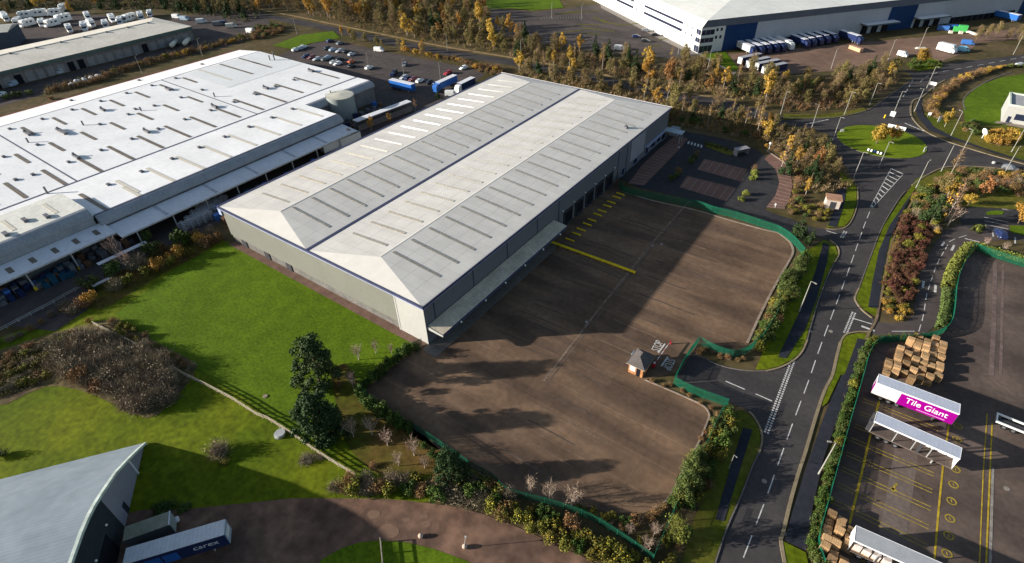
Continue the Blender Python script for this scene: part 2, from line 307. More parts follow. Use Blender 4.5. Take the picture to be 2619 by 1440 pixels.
# car park beside the grey warehouse
Zl = lambda pts: [P(Z1(*p)) for p in pts]
sheet('car_park', Zl([(540, 225), (900, 290), (1200, 350), (1450, 440), (1640, 560), (1740, 700), (1780, 840), (1740, 970), (1650, 1090), (1570, 1130), (1700, 1190), (1900, 1250), (1880, 1400), (1600, 1262), (1300, 1172), (900, 1085), (600, 990), (120, 880)])+[Vector((0, 89, 0)), Vector((0, 127, 0))], .05, m_carpark)
for pts in ([(560, 300), (700, 330), (640, 420), (210, 860), (30, 840), (180, 640), (330, 490)], [(890, 560), (1380, 680), (1310, 820), (810, 680)], [(700, 755), (1250, 890), (1140, 1040), (610, 880)], [(1570, 560), (1640, 500), (1780, 590), (1860, 690), (1890, 850), (1860, 1000), (1800, 1130), (1590, 1110), (1690, 980), (1740, 830), (1700, 680)]):
    sheet('parking_bays', Zl(pts), .065, m_bay)
bl = MB()
def line(b, a, c, w=.12, z=.085): b.strip([a, c], w, .03, z)
L1 = [((920, 570), (830, 680)), ((1005, 585), (915, 700)), ((1075, 610), (990, 725)), ((1160, 630), (1075, 742)), ((1240, 650), (1155, 767)), ((1320, 675), (1235, 792)), ((1385, 710), (1320, 805)), ((740, 765), (640, 880)), ((820, 790), (715, 915)), ((895, 815), (800, 937)), ((975, 835), (885, 962)), ((1060, 860), (970, 985)), ((1155, 885), (1060, 1010)), ((1235, 905), (1135, 1030))]
for a, c in L1: line(bl, P(Z1(*a)), P(Z1(*c)), .11)
for i in range(18):
    t = i/17; line(bl, P(Z1(500, 340)).lerp(P(Z1(40, 820)), t), P(Z1(640, 400)).lerp(P(Z1(205, 850)), t), .09)
arcA = smooth(Zl([(1600, 600), (1690, 680), (1735, 800), (1700, 960), (1600, 1100)])); arcB = smooth(Zl([(1730, 570), (1840, 690), (1885, 840), (1860, 1000), (1800, 1120)]))
for i in range(1, len(arcA)): line(bl, arcA[i], arcB[i], .09)
bl.build('bay_lines', mat('bay_line', (.34, .29, .25), sc=1, var=.3), kind='structure')
zb = MB()
for i in range(5):
    p = P(Z1(712, 378)).lerp(P(Z1(858, 418)), i/4); zb.obox((p.x, p.y, .06), .55, 2.2, .03, .25)
zb.build('zebra_crossing', m_white, kind='structure')
# verge between carpark beds
sheet('grass_verge', Zl([(900, 370), (1000, 385), (1180, 460), (1300, 510), (1150, 520), (900, 420)]), .12, m_grass2)
# far car park, truck yard, works car park, unit yard, motorhome yard
sheet('far_car_park', kk(1, 0, [(1760, 70), (1800, 210)])+kk(2, 0, [(0, 290), (400, 350), (800, 400), (1200, 440), (1420, 420), (1150, 290), (700, 30), (600, 40), (400, 70), (180, 90), (-140, 60)]), .05, m_carpark2)
sheet('footway', kk(2, 0, [(690, 20), (700, 60), (1150, 300), (1380, 410), (1430, 410), (1650, 530), (1700, 560), (1730, 555), (1450, 400), (1180, 270)]), .09, m_faint)
for a, c in (((350, 110), (560, 80)), ((340, 110), (700, 80)), ((360, 250), (560, 230)), ((520, 185), (700, 190)), ((560, 210), (800, 240)), ((640, 130), (760, 170)), ((860, 190), (1000, 175)), ((700, 160), (860, 190)), ((560, 250), (700, 260)), ((1060, 350), (1150, 345)), ((1140, 300), (1220, 290))):
    MB().strip([P(K(2, 0, *a)), P(K(2, 0, *c))], 1.3, 0, .14).build('grass_strip', m_grass2, kind='structure')
fcp = MB()
for (a, c, n) in (((250, 140), (560, 130), 16), ((370, 275), (780, 330), 24), ((560, 160), (900, 230), 22), ((700, 280), (1050, 330), 20)):
    A, B = P(K(2, 0, *a)), P(K(2, 0, *c)); d = (B-A).normalized(); nn = Vector((-d.y, d.x, 0))
    for i in range(n): p = A.lerp(B, i/(n-1)); line(fcp, p-nn*2.4, p+nn*2.4, .18)
fcp.build('bay_lines', m_faint, kind='structure')
sheet('truck_yard', [Vector((-19, 228, 0)), Vector((125, 378, 0)), Vector((160, 360, 0))]+kk(3, 0, [(1947, 300), (1620, 320), (1500, 400), (1300, 470), (1200, 400), (1000, 440), (850, 470), (500, 535), (100, 565), (0, 590)])+kk(2, 0, [(1900, 560), (1740, 510), (1640, 460)]), .03, m_yard3)
sheet('works_car_park', kk(1, 0, [(250, 390), (560, 290), (680, 320), (960, 385), (1250, 440), (1560, 500), (1700, 540), (1740, 560), (1640, 640), (1500, 760), (1200, 980), (700, 1200), (-300, 1700), (-1500, 2500), (-1900, 2450)])+[Vector((-85, -95, 0)), Vector((-100, -95, 0)), Vector((-100, 60, 0)), Vector((-120, 98, 0)), Vector((-205, 99, 0))], .03, m_carpark2)
wl = MB()
for (a, c, n, L) in (((720, 370), (1650, 530), 46, 4.8), ((830, 440), (1380, 560), 30, 9.6), ((520, 370), (780, 430), 14, 4.8), ((1110, 600), (1420, 660), 16, 4.8), ((380, 440), (700, 510), 16, 4.8)):
    A, B = P(K(1, 0, *a)), P(K(1, 0, *c))
    for i in range(n): p = A.lerp(B, i/(n-1)); line(wl, p-Vector((0, L/2, 0)), p+Vector((0, L/2, 0)), .14, .07)
wl.build('bay_lines', m_faint, kind='structure')
sheet('unit_yard', [Vector((-278, -60, 0)), Vector((-278, 105, 0)), Vector((-290, 135, 0)), Vector((-262, 150, 0)), Vector((-250, 118, 0)), Vector((-256, 60, 0)), Vector((-250, -60, 0))], .03, m_carpark2)
sheet('unit_yard', [Vector((-290, 112, 0)), Vector((-345, 130, 0)), Vector((-330, 175, 0)), Vector((-290, 165, 0)), Vector((-262, 150, 0)), Vector((-278, 118, 0))], .05, m_carpark2)
sheet('motorhome_yard', [Vector((-312, 20, 0)), Vector((-312, 112, 0)), Vector((-345, 130, 0)), Vector((-430, 100, 0)), Vector((-430, 40, 0))], .03, m_carpark2)

m_track = mat('tyre_mark', (.108, .078, .059), sc=.8, var=.3)
m_trackl = mat('scuffed_concrete', (.158, .112, .078), sc=.8, var=.3)
tb = MB(); tl_ = MB(); q = random.Random(3); zt = 0
for i in range(26):
    y = -12+i*3.7+q.uniform(-.3, .3); x0 = 27.5+q.uniform(0, 2); x1 = x0+q.uniform(7, 16); zt += .0008
    a = [(x0+k*(x1-x0)/6, y+q.uniform(-.08, .08)) for k in range(7)]
    a = [p for p in a if inside(p, yard)]
    if len(a) > 2: (tl_ if i % 2 else tb).strip(a, q.uniform(.2, .5), .05, .066+zt)
for i in range(9):
    y = 8+i*8.5+q.uniform(-2, 2); x0 = 9+q.uniform(0, 3); zt += .0008; a = [(x0, y), (x0+6, y+.4), (x0+13, y+q.uniform(-.5, 1.5))]
    for d in (0, 1.9): tb.strip([(p[0], p[1]+d) for p in a], .3, .05, .066+zt+d*.0002)
tb.build('tyre_marks', m_track, kind='structure'); tl_.build('tyre_marks', m_trackl, kind='structure')
pb = MB()
for c, r, pts in ((3, 1, [(560, 760), (600, 770), (560, 870), (520, 860)]), (3, 2, [(100, 200), (150, 215), (110, 330), (60, 315)]), (3, 1, [(720, 300), (790, 310), (770, 380), (705, 370)]), (2, 2, [(1800, 1000), (1850, 1010), (1810, 1130), (1755, 1120)]), (3, 0, [(1260, 1110), (1330, 1120), (1320, 1150), (1250, 1140)])): pb.poly([(p.x, p.y, .046) for p in kk(c, r, pts)][::-1])
pb.build('road_patch', mat('road_patch', (.036, .034, .036), sc=.5, var=.2), kind='structure')
for i, (c, r, q_) in enumerate(((3, 1, (330, 1085)), (3, 1, (490, 1085)), (3, 2, (160, 1205)), (2, 2, (1930, 800)), (2, 1, (590, 1015)), (2, 1, (1090, 440)), (2, 1, (1155, 425)), (3, 2, (1815, 855)))):
    p = P(K(c, r, *q_)); MB().prism(circ(Vector((p.x, p.y, 0)), .42, 14), .03, .085).build('manhole', m_faint, kind='structure')
# ------------------------------------------------------------------ kerbs
kb = lambda pts, m=m_kerb, w=.3, h=.18: MB().strip(smooth(pts), w, 0, h).build('kerb', m, kind='structure')
kb(kk(2, 2, [(1560, 1416), (1650, 1150), (1760, 900), (1840, 690), (1890, 590)]), m_kerbg, .22); kb(kk(2, 2, [(1890, 590), (1915, 490), (1900, 400), (1850, 310), (1815, 275)]), m_kerb, .35)
kb(kk(2, 1, [(1500, 1300), (1560, 1330), (1680, 1365), (1820, 1385), (1947, 1385)]), m_kerbg, .2)
kb(kk(3, 1, [(0, 1385), (100, 1360), (200, 1310), (270, 1240), (310, 1150)]), m_kerb, .35); kb(kk(3, 1, [(310, 1150), (345, 1020), (400, 840), (470, 660), (520, 560)]), m_kerbg, .2); kb(kk(3, 1, [(520, 560), (550, 500), (535, 440), (480, 395)]), m_kerb, .3)
kb(kk(3, 1, [(450, 312), (530, 318), (600, 300), (650, 240), (690, 120), (690, 0)]), m_kerb, .25)
kb(kk(3, 1, [(1050, 30), (1000, 90), (880, 290), (800, 490), (700, 760)]), m_kerbg, .2); kb(kk(3, 1, [(700, 760), (670, 830), (690, 880), (730, 930), (800, 985)]), m_kerb, .35)
kb(kk(3, 1, [(790, 1090), (690, 1090), (600, 1112), (560, 1170)]), m_kerb, .35); kb(kk(3, 1, [(560, 1170), (530, 1290), (500, 1416)])+kk(3, 2, [(440, 120), (370, 330), (300, 570), (250, 720), (190, 930), (130, 1180), (112, 1250), (140, 1416)]), m_kerb, .5)
kb(kk(3, 0, [(130, 885), (300, 895), (500, 890), (650, 862), (780, 825), (900, 745), (1050, 640), (1105, 600)]), m_kerbg, .3)
kb(kk(3, 0, [(1350, 605), (1270, 650), (1180, 730), (1110, 760), (1090, 830), (1110, 900), (1200, 990), (1350, 1062), (1500, 1112), (1700, 1172), (1947, 1240)]), m_kerb, .5)
kb(kk(3, 0, [(1947, 1290), (1650, 1262), (1450, 1255), (1320, 1272), (1200, 1330), (1100, 1400)]), m_kerb, .35)
sheet('footpath', kk(3, 0, [(1190, 700), (1170, 780), (1190, 870), (1260, 940), (1400, 1010), (1700, 1110), (2100, 1230), (2100, 1275), (1700, 1150), (1400, 1050), (1230, 985), (1140, 880), (1130, 800), (1150, 720)]), .11, m_path)
MB().strip(smooth(kk(1, 0, [(-300, 0), (0, 62), (400, 140), (700, 203), (1100, 285), (1400, 345), (1947, 435)])+kk(2, 0, [(400, 500), (700, 558), (1200, 675), (1700, 752)])), 1.6, 0, .1).build('verge_path', mat('verge_path', (.24, .17, .09), sc=.3, var=.3), kind='structure')
kb(Zl([(1600, 470), (1720, 550), (1840, 640), (1880, 700)]), m_edge, .5)
kb(kk(3, 1, [(1140, 40), (1040, 220), (980, 340), (930, 480), (880, 760), (850, 900), (830, 1000), (770, 1110), (700, 1270), (640, 1416)]), mat('back_edging', (.20, .14, .085), sc=.5, var=.3), .45, .16)
kb(kk(3, 0, [(1850, 545), (1700, 600), (1560, 680), (1490, 750), (1500, 830)]), m_kerbg, .35)

# ------------------------------------------------------------------ road markings
rm = MB()
cl = smooth(kk(2, 2, [(1700, 1560), (1780, 1360), (1860, 1150), (1940, 940)])+kk(3, 2, [(85, 690), (210, 340), (320, 45)])+kk(3, 1, [(410, 1200), (535, 865), (610, 660), (670, 490), (740, 290), (800, 140)]), 6)
for p, a in walk(cl, 6.2): rm.obox((p.x, p.y, .045), 4.0, .17, .02, a)
A, B = P(K(3, 1, 795, 150)), P(K(3, 0, 985, 1300)); dv = (B-A).normalized(); nn = Vector((-dv.y, dv.x, 0)); Lw = (B-A).length
for i in range(11):
    t = i/10; p = A+dv*Lw*t; wd = .25+1.5*t
    line(rm, p-nn*wd, p+nn*wd+dv*1.6, .35, .065)
line(rm, A-nn*.3, B-nn*1.9, .15, .065); line(rm, A+nn*.3, B+nn*1.9+dv*1.5, .15, .065)
def giveway(a, c, n, off=.55, s=.34):
    A, B = P(a), P(c); d = (B-A).normalized(); q = Vector((-d.y, d.x, 0)); an = math.atan2(d.y, d.x)
    for k in (-1, 1):
        for i in range(n):
            p = A.lerp(B, (i+.5)/n)+q*k*off/2; rm.obox((p.x, p.y, .045), (B-A).length/n*.55, s, .02, an)
giveway(K(3, 2, 0, 440), K(3, 1, 205, 1300), 34); giveway(K(3, 1, 598, 1100), K(3, 1, 665, 940), 14); giveway(K(3, 1, 570, 380), K(3, 1, 600, 330), 7)
for a, c in ((K(2, 2, 1640, 45), K(2, 2, 1785, 107)), (K(2, 2, 1865, 140), K(2, 2, 1990, 195)), (K(3, 1, 650, 985), K(3, 1, 800, 1030)), (K(3, 1, 455, 325), K(3, 1, 540, 350))): line(rm, P(a), P(c), .2, .065)
for pts in ([(1105, 610), (1040, 720), (1000, 760)], [(1947, 430), (1700, 475), (1450, 520), (1250, 560), (1140, 640)]):
    for p, a in walk(smooth(kk(3, 0, pts)), 7.0): rm.obox((p.x, p.y, .045), 3.6, .25, .02, a)
for a, c, n in (((1060, 935), (1180, 985), 5), ((310, 935), (460, 905), 6), ((560, 1000), (600, 965), 3)):
    A, B = P(K(3, 0, *a)), P(K(3, 0, *c)); an = math.atan2(B.y-A.y, B.x-A.x)
    for i in range(n): p = A.lerp(B, i/(n-1)); rm.obox((p.x, p.y, .045), 1.4, .4, .02, an)
for p, a in walk(smooth(kk(3, 1, [(1160, 1060), (1190, 950), (1210, 820), (1240, 720), (1290, 580), (1350, 470), (1400, 400), (1500, 365)])), 4.2): rm.obox((p.x, p.y, .055), 2.6, .16, .02, a)
for a, c, wd in (((720, 1045), (820, 1082), .5), ((950, 1085), (1120, 1085), .16), ((1280, 735), (1275, 790), .5), ((1188, 705), (1183, 755), .5), ((1420, 435), (1400, 475), .5), ((1345, 410), (1325, 440), .45), ((1500, 385), (1610, 410), .25), ((1880, 375), (1880, 420), .3), ((1710, 330), (1715, 370), .3)): line(rm, P(K(3, 1, *a)), P(K(3, 1, *c)), wd, .075)
for i in range(4):
    A = P(Z5(740, 830+i*42)); B = P(Z5(1030, 890+i*42)); line(rm, A, B, .16, .075)
sheet('parking_bays', [P(Z5(*p)) for p in ((860, 625), (930, 640), (1040, 750), (960, 740))], .08, m_faint)
rm.build('road_markings', m_white, kind='structure')
ym = MB()
def yl(pts, wd, z=.075): ym.strip(kk(3, 2, pts), wd, .03, z)
yl([(875, 110), (780, 480), (700, 830), (630, 1120)], .34); yl([(1380, 370), (1335, 690), (1305, 980), (1270, 1390)], .26); yl([(1668, 290), (1640, 700), (1610, 1420)], .14); yl([(1706, 360), (1690, 700), (1660, 1420)], .2)
ym.build('yard_markings', m_yline, kind='structure')
ym = MB()
for i in range(11):
    y = -1.5+i*3.55; x0 = 76.9+.02*y
    for k in (0, .75): ym.strip([(x0, y+k), (x0+3.2, y+k+.05)], .11, .03, .075); ym.strip([(x0+3.4, y+k), (90.2-.02*y, y+k+.1)], .12, .03, .075)
for q in ((1450, 385), (1440, 485), (1430, 710), (1415, 825), (1400, 950), (1388, 1080), (1378, 1210), (1365, 1345)):
    c = P(K(3, 2, *q)); ring = [(c.x+.62*math.cos(a*.3927), c.y+.62*math.sin(a*.3927)) for a in range(17)]
    ym.strip(ring, .2, .03, .075); ym.obox((c.x, c.y, .03), .16, .5, .045, .3)
c = P(K(3, 2, 970, 840)); ym.obox((c.x, c.y, .05), .35, 1.7, .03, -.25); ym.add([(c.x-.6, c.y-.4, .08), (c.x+.5, c.y-.5, .08), (c.x-.15, c.y-1.4, .08)], [(0, 2, 1)])
ym.build('yard_markings', m_yfaint, kind='structure')
MB().strip(kk(3, 2, [(1712, 700), (1690, 1420)]), .35, .03, .08).build('yard_markings', m_faint, kind='structure')
MB().strip(kk(3, 1, [(1730, 560), (1720, 1000), (1700, 1416)]), .8, .03, .07).strip(kk(3, 1, [(1790, 580), (1780, 1000), (1770, 1416)]), .5, .03, .07).build('drain_channel', mat('channel', (.16, .115, .10), sc=.5, var=.3), kind='structure')
def words(txt, loc, rz, size, m, z=.09, flat=True, parent=None, name='lettering', rot=None, **k):
    f = bpy.data.curves.new(name, 'FONT'); f.body = txt; f.size = size; f.align_x = 'CENTER'; f.align_y = 'CENTER'; f.extrude = .004
    f.materials.append(m); t_ = bpy.data.objects.new(name, f); COL.objects.link(t_); bpy.context.view_layer.update()
    me = bpy.data.meshes.new_from_object(t_.evaluated_get(bpy.context.evaluated_depsgraph_get())); bpy.data.objects.remove(t_); o = bpy.data.objects.new(name, me); COL.objects.link(o); o.location = (loc[0], loc[1], z); o.rotation_euler = rot or (0, 0, rz)
    if parent: o.parent = parent
    return tag(o, **k)
for q, l, rz in (((1030, 460), ((1220, 400), (1050, 630)), math.pi/2), ((1320, 930), ((1290, 740), (1130, 980)), -math.pi/2)):
    c = P((1580+q[0]*.0989, 840+q[1]*.0989)); o = words('STOP', c, rz+.1, 1.5, m_white, .085, name='road_lettering', kind='structure'); o.scale = (.9, 1.5, 1)
    A, B = [P((1580+a*.0989, 840+b*.0989)) for a, b in l]; MB().strip([A, B], .3, .05, .08).build('stop_line', m_white, kind='structure')

# ------------------------------------------------------------------ building materials
m_roof = mat('roof_sheet', (.58, .55, .50), col2=(.53, .50, .455), rough=.55, sc=.5, stretch=(.06, .5, 1), fsc=.3, var=.06, patch=(.12, .05), seams=((Y, 2.96, .16, .13), (X, 4.45, .17, .20)), spec=.3)
m_hip = mat('roof_sheet_plain', (.58, .55, .50), rough=.55, sc=.08, var=.05)
m_gutter = mat('navy_gutter', (.055, .06, .11), rough=.5, var=.15)
m_flash = mat('blue_flashing', (.32, .36, .50), rough=.5, var=.1)
m_clad = mat('grey_green_cladding', (.175, .176, .150), rough=.6, sc=.2, var=.06, seams=((X, 1.0, .06, .06), (Y, 1.0, .06, .06)))
m_clade = mat('shaded_blue_grey_cladding', (.13, .13, .145), rough=.5, sc=.2, var=.05, seams=((Y, 1.0, .06, .06),))  # east wall cladding, darkened: part of its shade is in the colour
m_cladw = mat('white_cladding', (.35, .345, .325), rough=.6, sc=.2, var=.05, seams=((X, 1.0, .05, .06), (Y, 1.0, .05, .06)))
m_cladl = mat('light_grey_cladding', (.25, .25, .28), rough=.6, sc=.2, var=.05)
m_plinth = mat('concrete_plinth', (.15, .142, .13), sc=.4, var=.25)
m_canopy = mat('canopy_sheet', (.60, .51, .38), sc=.25, var=.2, seams=((Y, 3.05, .08, .15),))
m_dark = mat('dark_opening', (.012, .013, .018), rough=.6, var=.2)
m_glass = mat('dark_glass', (.018, .024, .05), rough=.12, var=.15, spec=.6)
m_lamp = mat('lamp_lens', (.75, .74, .70), rough=.4, var=.05)
m_galv = mat('galvanised_steel', (.42, .42, .41), rough=.5, var=.12, metal=.3)
m_navy = mat('navy_cladding', (.012, .04, .12), rough=.5, var=.12)
m_fac = mat('white_roof_sheet', (.78, .765, .75), rough=.55, sc=.1, var=.06, patch=(.08, .05), seams=((Y, 1.05, .12, .07),))
m_facg = mat('grey_barrel_edge', (.30, .31, .33), rough=.6, sc=.3, var=.15)
m_facw = mat('works_wall', (.18, .17, .17), sc=.3, var=.25)
m_facl = mat('lean_to_sheet', (.66, .65, .66), rough=.6, sc=.15, var=.08)
m_rl = mat('rooflight_grp', (.225, .22, .20), rough=.16, sc=.6, var=.15, spec=.6)
m_rlb = mat('rooflight_brown', (.19, .155, .12), rough=.4, sc=.6, var=.25)
m_rlp = mat('rooflight_pale', (.58, .53, .44), rough=.4, sc=.6, var=.1)
m_vent = mat('vent_steel', (.17, .17, .185), rough=.6, var=.3)
m_red = mat('red_trim', (.45, .06, .05), rough=.6)
m_steel = mat('dark_steel', (.05, .05, .055), rough=.6, var=.2)

# ------------------------------------------------------------------ grey distribution warehouse
W, LN, H = 71.5, 125.0, 10.8
wh = empty('warehouse', (-W/2, LN/2, 0), 0, 'large empty grey warehouse with twin hipped pale roof beside the brown yard', 'warehouse')
def at(o, mb, name, mats, parent=None, smooth=False, **k):
    """build a piece given in world coordinates under a thing"""
    ob = mb.build(name, mats, parent or o, smooth, **k)
    q = o.location if parent is None else None
    me = ob.data
    base = Vector(o.location); rz = o.rotation_euler.z
    me.transform(Matrix.Rotation(-rz, 4, 'Z') @ Matrix.Translation(-base))
    return ob
b = MB().box(-W, 0, 0, LN, 2.2, 10.4); at(wh, b, 'wall', m_clad)
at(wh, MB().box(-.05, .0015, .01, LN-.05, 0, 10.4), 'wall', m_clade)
b = MB().box(-W+.2, -.2, .2, LN-.2, 0, 2.25); at(wh, b, 'plinth', m_plinth)
b = MB().box(-8.0, .06, -.07, -.002, .05, 10.3); at(wh, b, 'corner_panel', m_cladw)
at(wh, MB().box(-8.4, -8.0, -.13, -.001, .05, 10.3), 'corner_trim', m_cladw); at(wh, MB().box(-.30, .12, -.13, -.074, .05, 10.3), 'corner_trim', m_cladw)
b = MB().box(.002, .07, 95.8, 106.0, 2.4, 10.2); at(wh, b, 'wall_panel', m_cladl)
HI = 6.4; RZ = 12.2
rf = MB(); ov = .35
for xa, xb in ((-W-ov, -W/2), (-W/2, ov)):
    xm = (xa+xb)/2; ya, yb = -ov, LN+ov
    v = [(xa, ya, H), (xb, ya, H), (xb, yb, H), (xa, yb, H), (xm, ya+HI, RZ), (xm, yb-HI, RZ)]
    rf.add(v, [(0, 4, 5, 3), (1, 2, 5, 4)], 0); rf.add(v, [(0, 1, 4), (2, 3, 5)], 1)
rf.add([(-W-ov, -ov, H-.25), (ov, -ov, H-.25), (ov, LN+ov, H-.25), (-W-ov, LN+ov, H-.25)], [(0, 3, 2, 1)], 1)
roof = at(wh, rf, 'roof', [m_roof, m_hip])
slope = (RZ-H)/(W/4+ov/2)
def rz_at(x):
    xm = -W/4 if x > -W/2 else -W*.75
    return RZ-abs(x-xm)*slope
for x0, nm in ((-W/2, 'valley_gutter'),):
    b = MB().box(x0-.42, x0+.42, -.3, LN+.3, H-.05, H+.14); at(wh, b, nm, m_gutter, roof)
for xr in (-W/4, -W*.75):
    b = MB().add([(xr-.35, -ov+HI, RZ-.01), (xr, -ov+HI, RZ+.06), (xr+.35, -ov+HI, RZ-.01), (xr-.35, LN+ov-HI, RZ-.01), (xr, LN+ov-HI, RZ+.06), (xr+.35, LN+ov-HI, RZ-.01)], [(0, 1, 4, 3), (1, 2, 5, 4)]); at(wh, b, 'ridge_capping', m_hip, roof)
b = MB().box(-W-.5, .5, -.55, -.36, 10.35, 10.95).box(.36, .55, -.36, LN+.36, 10.35, 10.95).box(-W-.5, .5, LN+.36, LN+.55, 10.35, 10.95).box(-W-1.1, -W-.36, -.36, LN+.36, 10.3, 10.9); at(wh, b, 'gutter', m_gutter)
b = MB().box(-W-.3, .3, -.40, -.14, 9.95, 10.34).box(.14, .40, -.14, LN+.2, 10.05, 10.34); at(wh, b, 'flashing', m_flash)
b = MB().box(-W-.9, .5, LN+.56, LN+.8, 10.5, 11.05); at(wh, b, 'flashing', m_hip)
# rooflights: corrugated strips running down each slope, 19 to a slope
def corrugated(x0, x1, y, wd):
    b = MB(); n = 4; p = wd/n; A = .07; prof = [(0, 0), (.27, 0), (.42, 1), (.58, 1), (.73, 0)]
    ys = [(y-wd/2+(i+f)*p, A*h) for i in range(n) for f, h in prof]+[(y+wd/2, 0)]
    vs = [(x, yy, rz_at(x)+.03+h) for yy, h in ys for x in (x0, x1)]
    return b.add(vs, [(2*i, 2*i+1, 2*i+3, 2*i+2) for i in range(len(ys)-1)])
for i in range(19):
    y = 9.0+i*5.92
    for xm in (-W/4, -W*.75):
        e = 0
        at(wh, corrugated(xm+.9, xm+14.8, y, .8), 'rooflight', m_rl, roof)
        at(wh, corrugated(xm-14.2, xm-2.2, y+1.2, .8), 'rooflight', m_rl, roof)
b = MB().box(-5.3, -4.2, 100.2, 101.2, rz_at(-4.8)-.1, rz_at(-4.8)+.7); b.tube((-4.7, 100.7, rz_at(-4.8)), (-4.7, 100.7, rz_at(-4.8)+1.1), .3); at(wh, b, 'roof_vent', m_vent, roof)
# loading canopy
b = MB().add([(.2, .4, 5.15), (4.3, .4, 4.75), (4.3, 49.6, 4.75), (.2, 49.6, 5.15), (.2, .4, 4.4), (4.3, .4, 3.95), (4.3, 49.6, 3.95), (.2, 49.6, 4.4)], [(0, 1, 2, 3)], 0)
b.add([(.2, .4, 5.15), (4.3, .4, 4.75), (4.3, 49.6, 4.75), (.2, 49.6, 5.15), (.2, .4, 4.4), (4.3, .4, 3.95), (4.3, 49.6, 3.95), (.2, 49.6, 4.4)], [(4, 7, 6, 5), (1, 5, 6, 2), (2, 6, 7, 3)], 1)
can = at(wh, b, 'canopy', [m_canopy, m_gutter])
b = MB().box(-.05, 4.4, .2, .395, 4.2, 4.6); b.add([(-.05, .2, 5.0), (4.4, .2, 4.6), (4.4, .395, 4.6), (-.05, .395, 5.0), (-.05, .2, 4.6), (-.05, .395, 4.6)], [(0, 4, 1), (0, 1, 2, 3), (3, 2, 5)]); at(wh, b, 'canopy_trim', m_cladw, can)
for y in (6, 14.5, 22, 30, 38, 46):
    b = MB().box(4.31, 4.55, y-.15, y+.15, 4.05, 4.3).ball((4.5, y, 4.0), .16); at(wh, b, 'canopy_lamp', m_lamp, can)
for y in (57.2, 63.25, 69.3, 75.35, 81.4):
    d = at(wh, MB().box(.004, .05, y-1.95, y+1.95, .6, 4.4), 'dock_door', m_dark)
    b = MB().box(.004, .35, y-2.25, y-1.96, .4, 4.6).box(.004, .35, y+1.96, y+2.25, .4, 4.6).box(.004, .5, y-2.3, y+2.3, 4.42, 4.72); at(wh, b, 'dock_frame', m_steel, d)
    at(wh, MB().box(.05, .6, y-1.5, y+1.5, .1, .55), 'dock_leveller', m_steel, d)
for y in (3, 16, 29, 42, 52.4, 87, 93): at(wh, MB().box(.004, .14, y-.07, y+.07, 5.2 if y < 50 else .1, 10.0), 'downpipe', m_gutter)
for y in (54.2, 60.2, 66.3, 72.3, 78.4, 84.4):
    b = MB().box(.004, .25, y-.12, y+.12, 5.5, 5.65).ball((.34, y, 5.5), .2); at(wh, b, 'wall_lamp', m_lamp)
b = MB().box(.004, .7, 107, 125.4, 3.3, 3.65); at(wh, b, 'office_canopy', m_flash)
for y0, y1, z0, z1 in ((107.5, 110, .3, 2.9), (112, 115.5, .9, 2.9), (117, 120, .9, 2.9), (121, 124.4, .2, 3.0), (98.5, 101.5, .3, 2.3), (90.0, 92.2, .1, 2.5)):
    wn = at(wh, MB().box(.075, .09, y0, y1, z0, z1), 'window', m_glass)
    b = MB().box(.08, .14, y0-.1, y0, z0-.1, z1+.1).box(.08, .14, y1, y1+.1, z0-.1, z1+.1).box(.08, .16, y0, y1, z0-.1, z0).box(.08, .14, y0, y1, z1, z1+.1); at(wh, b, 'window_frame', m_flash, wn)
b = MB().box(0, 6.4, 122.4, 125.6, 3.4, 3.75); p_ = at(wh, b, 'porch_roof', mat('pale_blue_sheet', (.42, .47, .50), rough=.5))
for x in (5.9,): at(wh, MB().tube((x, 122.8, 0), (x, 122.8, 3.4), .12).tube((x, 125.2, 0), (x, 125.2, 3.4), .12), 'porch_post', m_galv, p_)
b = MB().box(.1, 3.2, 127.6, 130.5, 0, 2.6); at(wh, b, 'plant_housing', m_cladl)
b = MB().box(-W-1.3, -W-.02, -.35, 2.2, 8.2, 10.2).box(-W-2.0, -W-1.3, .3, 1.6, 8.6, 9.6); at(wh, b, 'hopper_head', m_flash)
for x in (-66, -56, -47): at(wh, MB().box(x-1.1, x+1.1, -.03, .19, 0, 2.1), 'wall_door', m_steel)

# ------------------------------------------------------------------ white works with many rooflights
fx = empty('factory', (-150, 20, 0), 0, 'sprawling white roofed factory covered in brown rooflights and dark vents', 'factory')
Y0, Y1 = -105.0, 96.5
prof = [(-212, 7.2), (-194.5, 9.0), (-127, 8.0), (-101, 8.2)]
def fz(x):
    for (a, za), (c, zc) in zip(prof, prof[1:]):
        if a <= x <= c: return za+(zc-za)*(x-a)/(c-a)
    return prof[0][1] if x < -212 else 8.2
at(fx, MB().box(-211.6, -127, Y0, Y1-.4, 0, 7.1).box(-127.1, -98.7, Y0, 63.6, 0, 6.0).box(-127.1, -116.7, 63.7, Y1-.5, 0, 6.2), 'wall', m_facw)
b = MB()
for (x0, z0), (x1, z1) in zip(prof, prof[1:]):
    y1 = 64 if x0 == -127 else Y1; y0 = Y0
    b.add([(x0, y0, z0), (x1, y0, z1), (x1, y1, z1), (x0, y1, z0)], [(0, 1, 2, 3)])
b.add([(-127, 64, 8.0), (-119.5, 64, 8.05), (-119.5, Y1, 8.05), (-127, Y1, 8.0)], [(0, 1, 2, 3)])
b.add([(-212, Y1, 7.2), (-194.5, Y1, 9), (-127, Y1, 8), (-127, Y1, 6.8), (-212, Y1, 6.8)], [(0, 4, 3, 2, 1)]); b.add([(-127, Y1, 8), (-119.5, Y1, 8.05), (-119.5, Y1, 6.0), (-127, Y1, 6.0)], [(0, 1, 2, 3), (3, 2, 1, 0)])
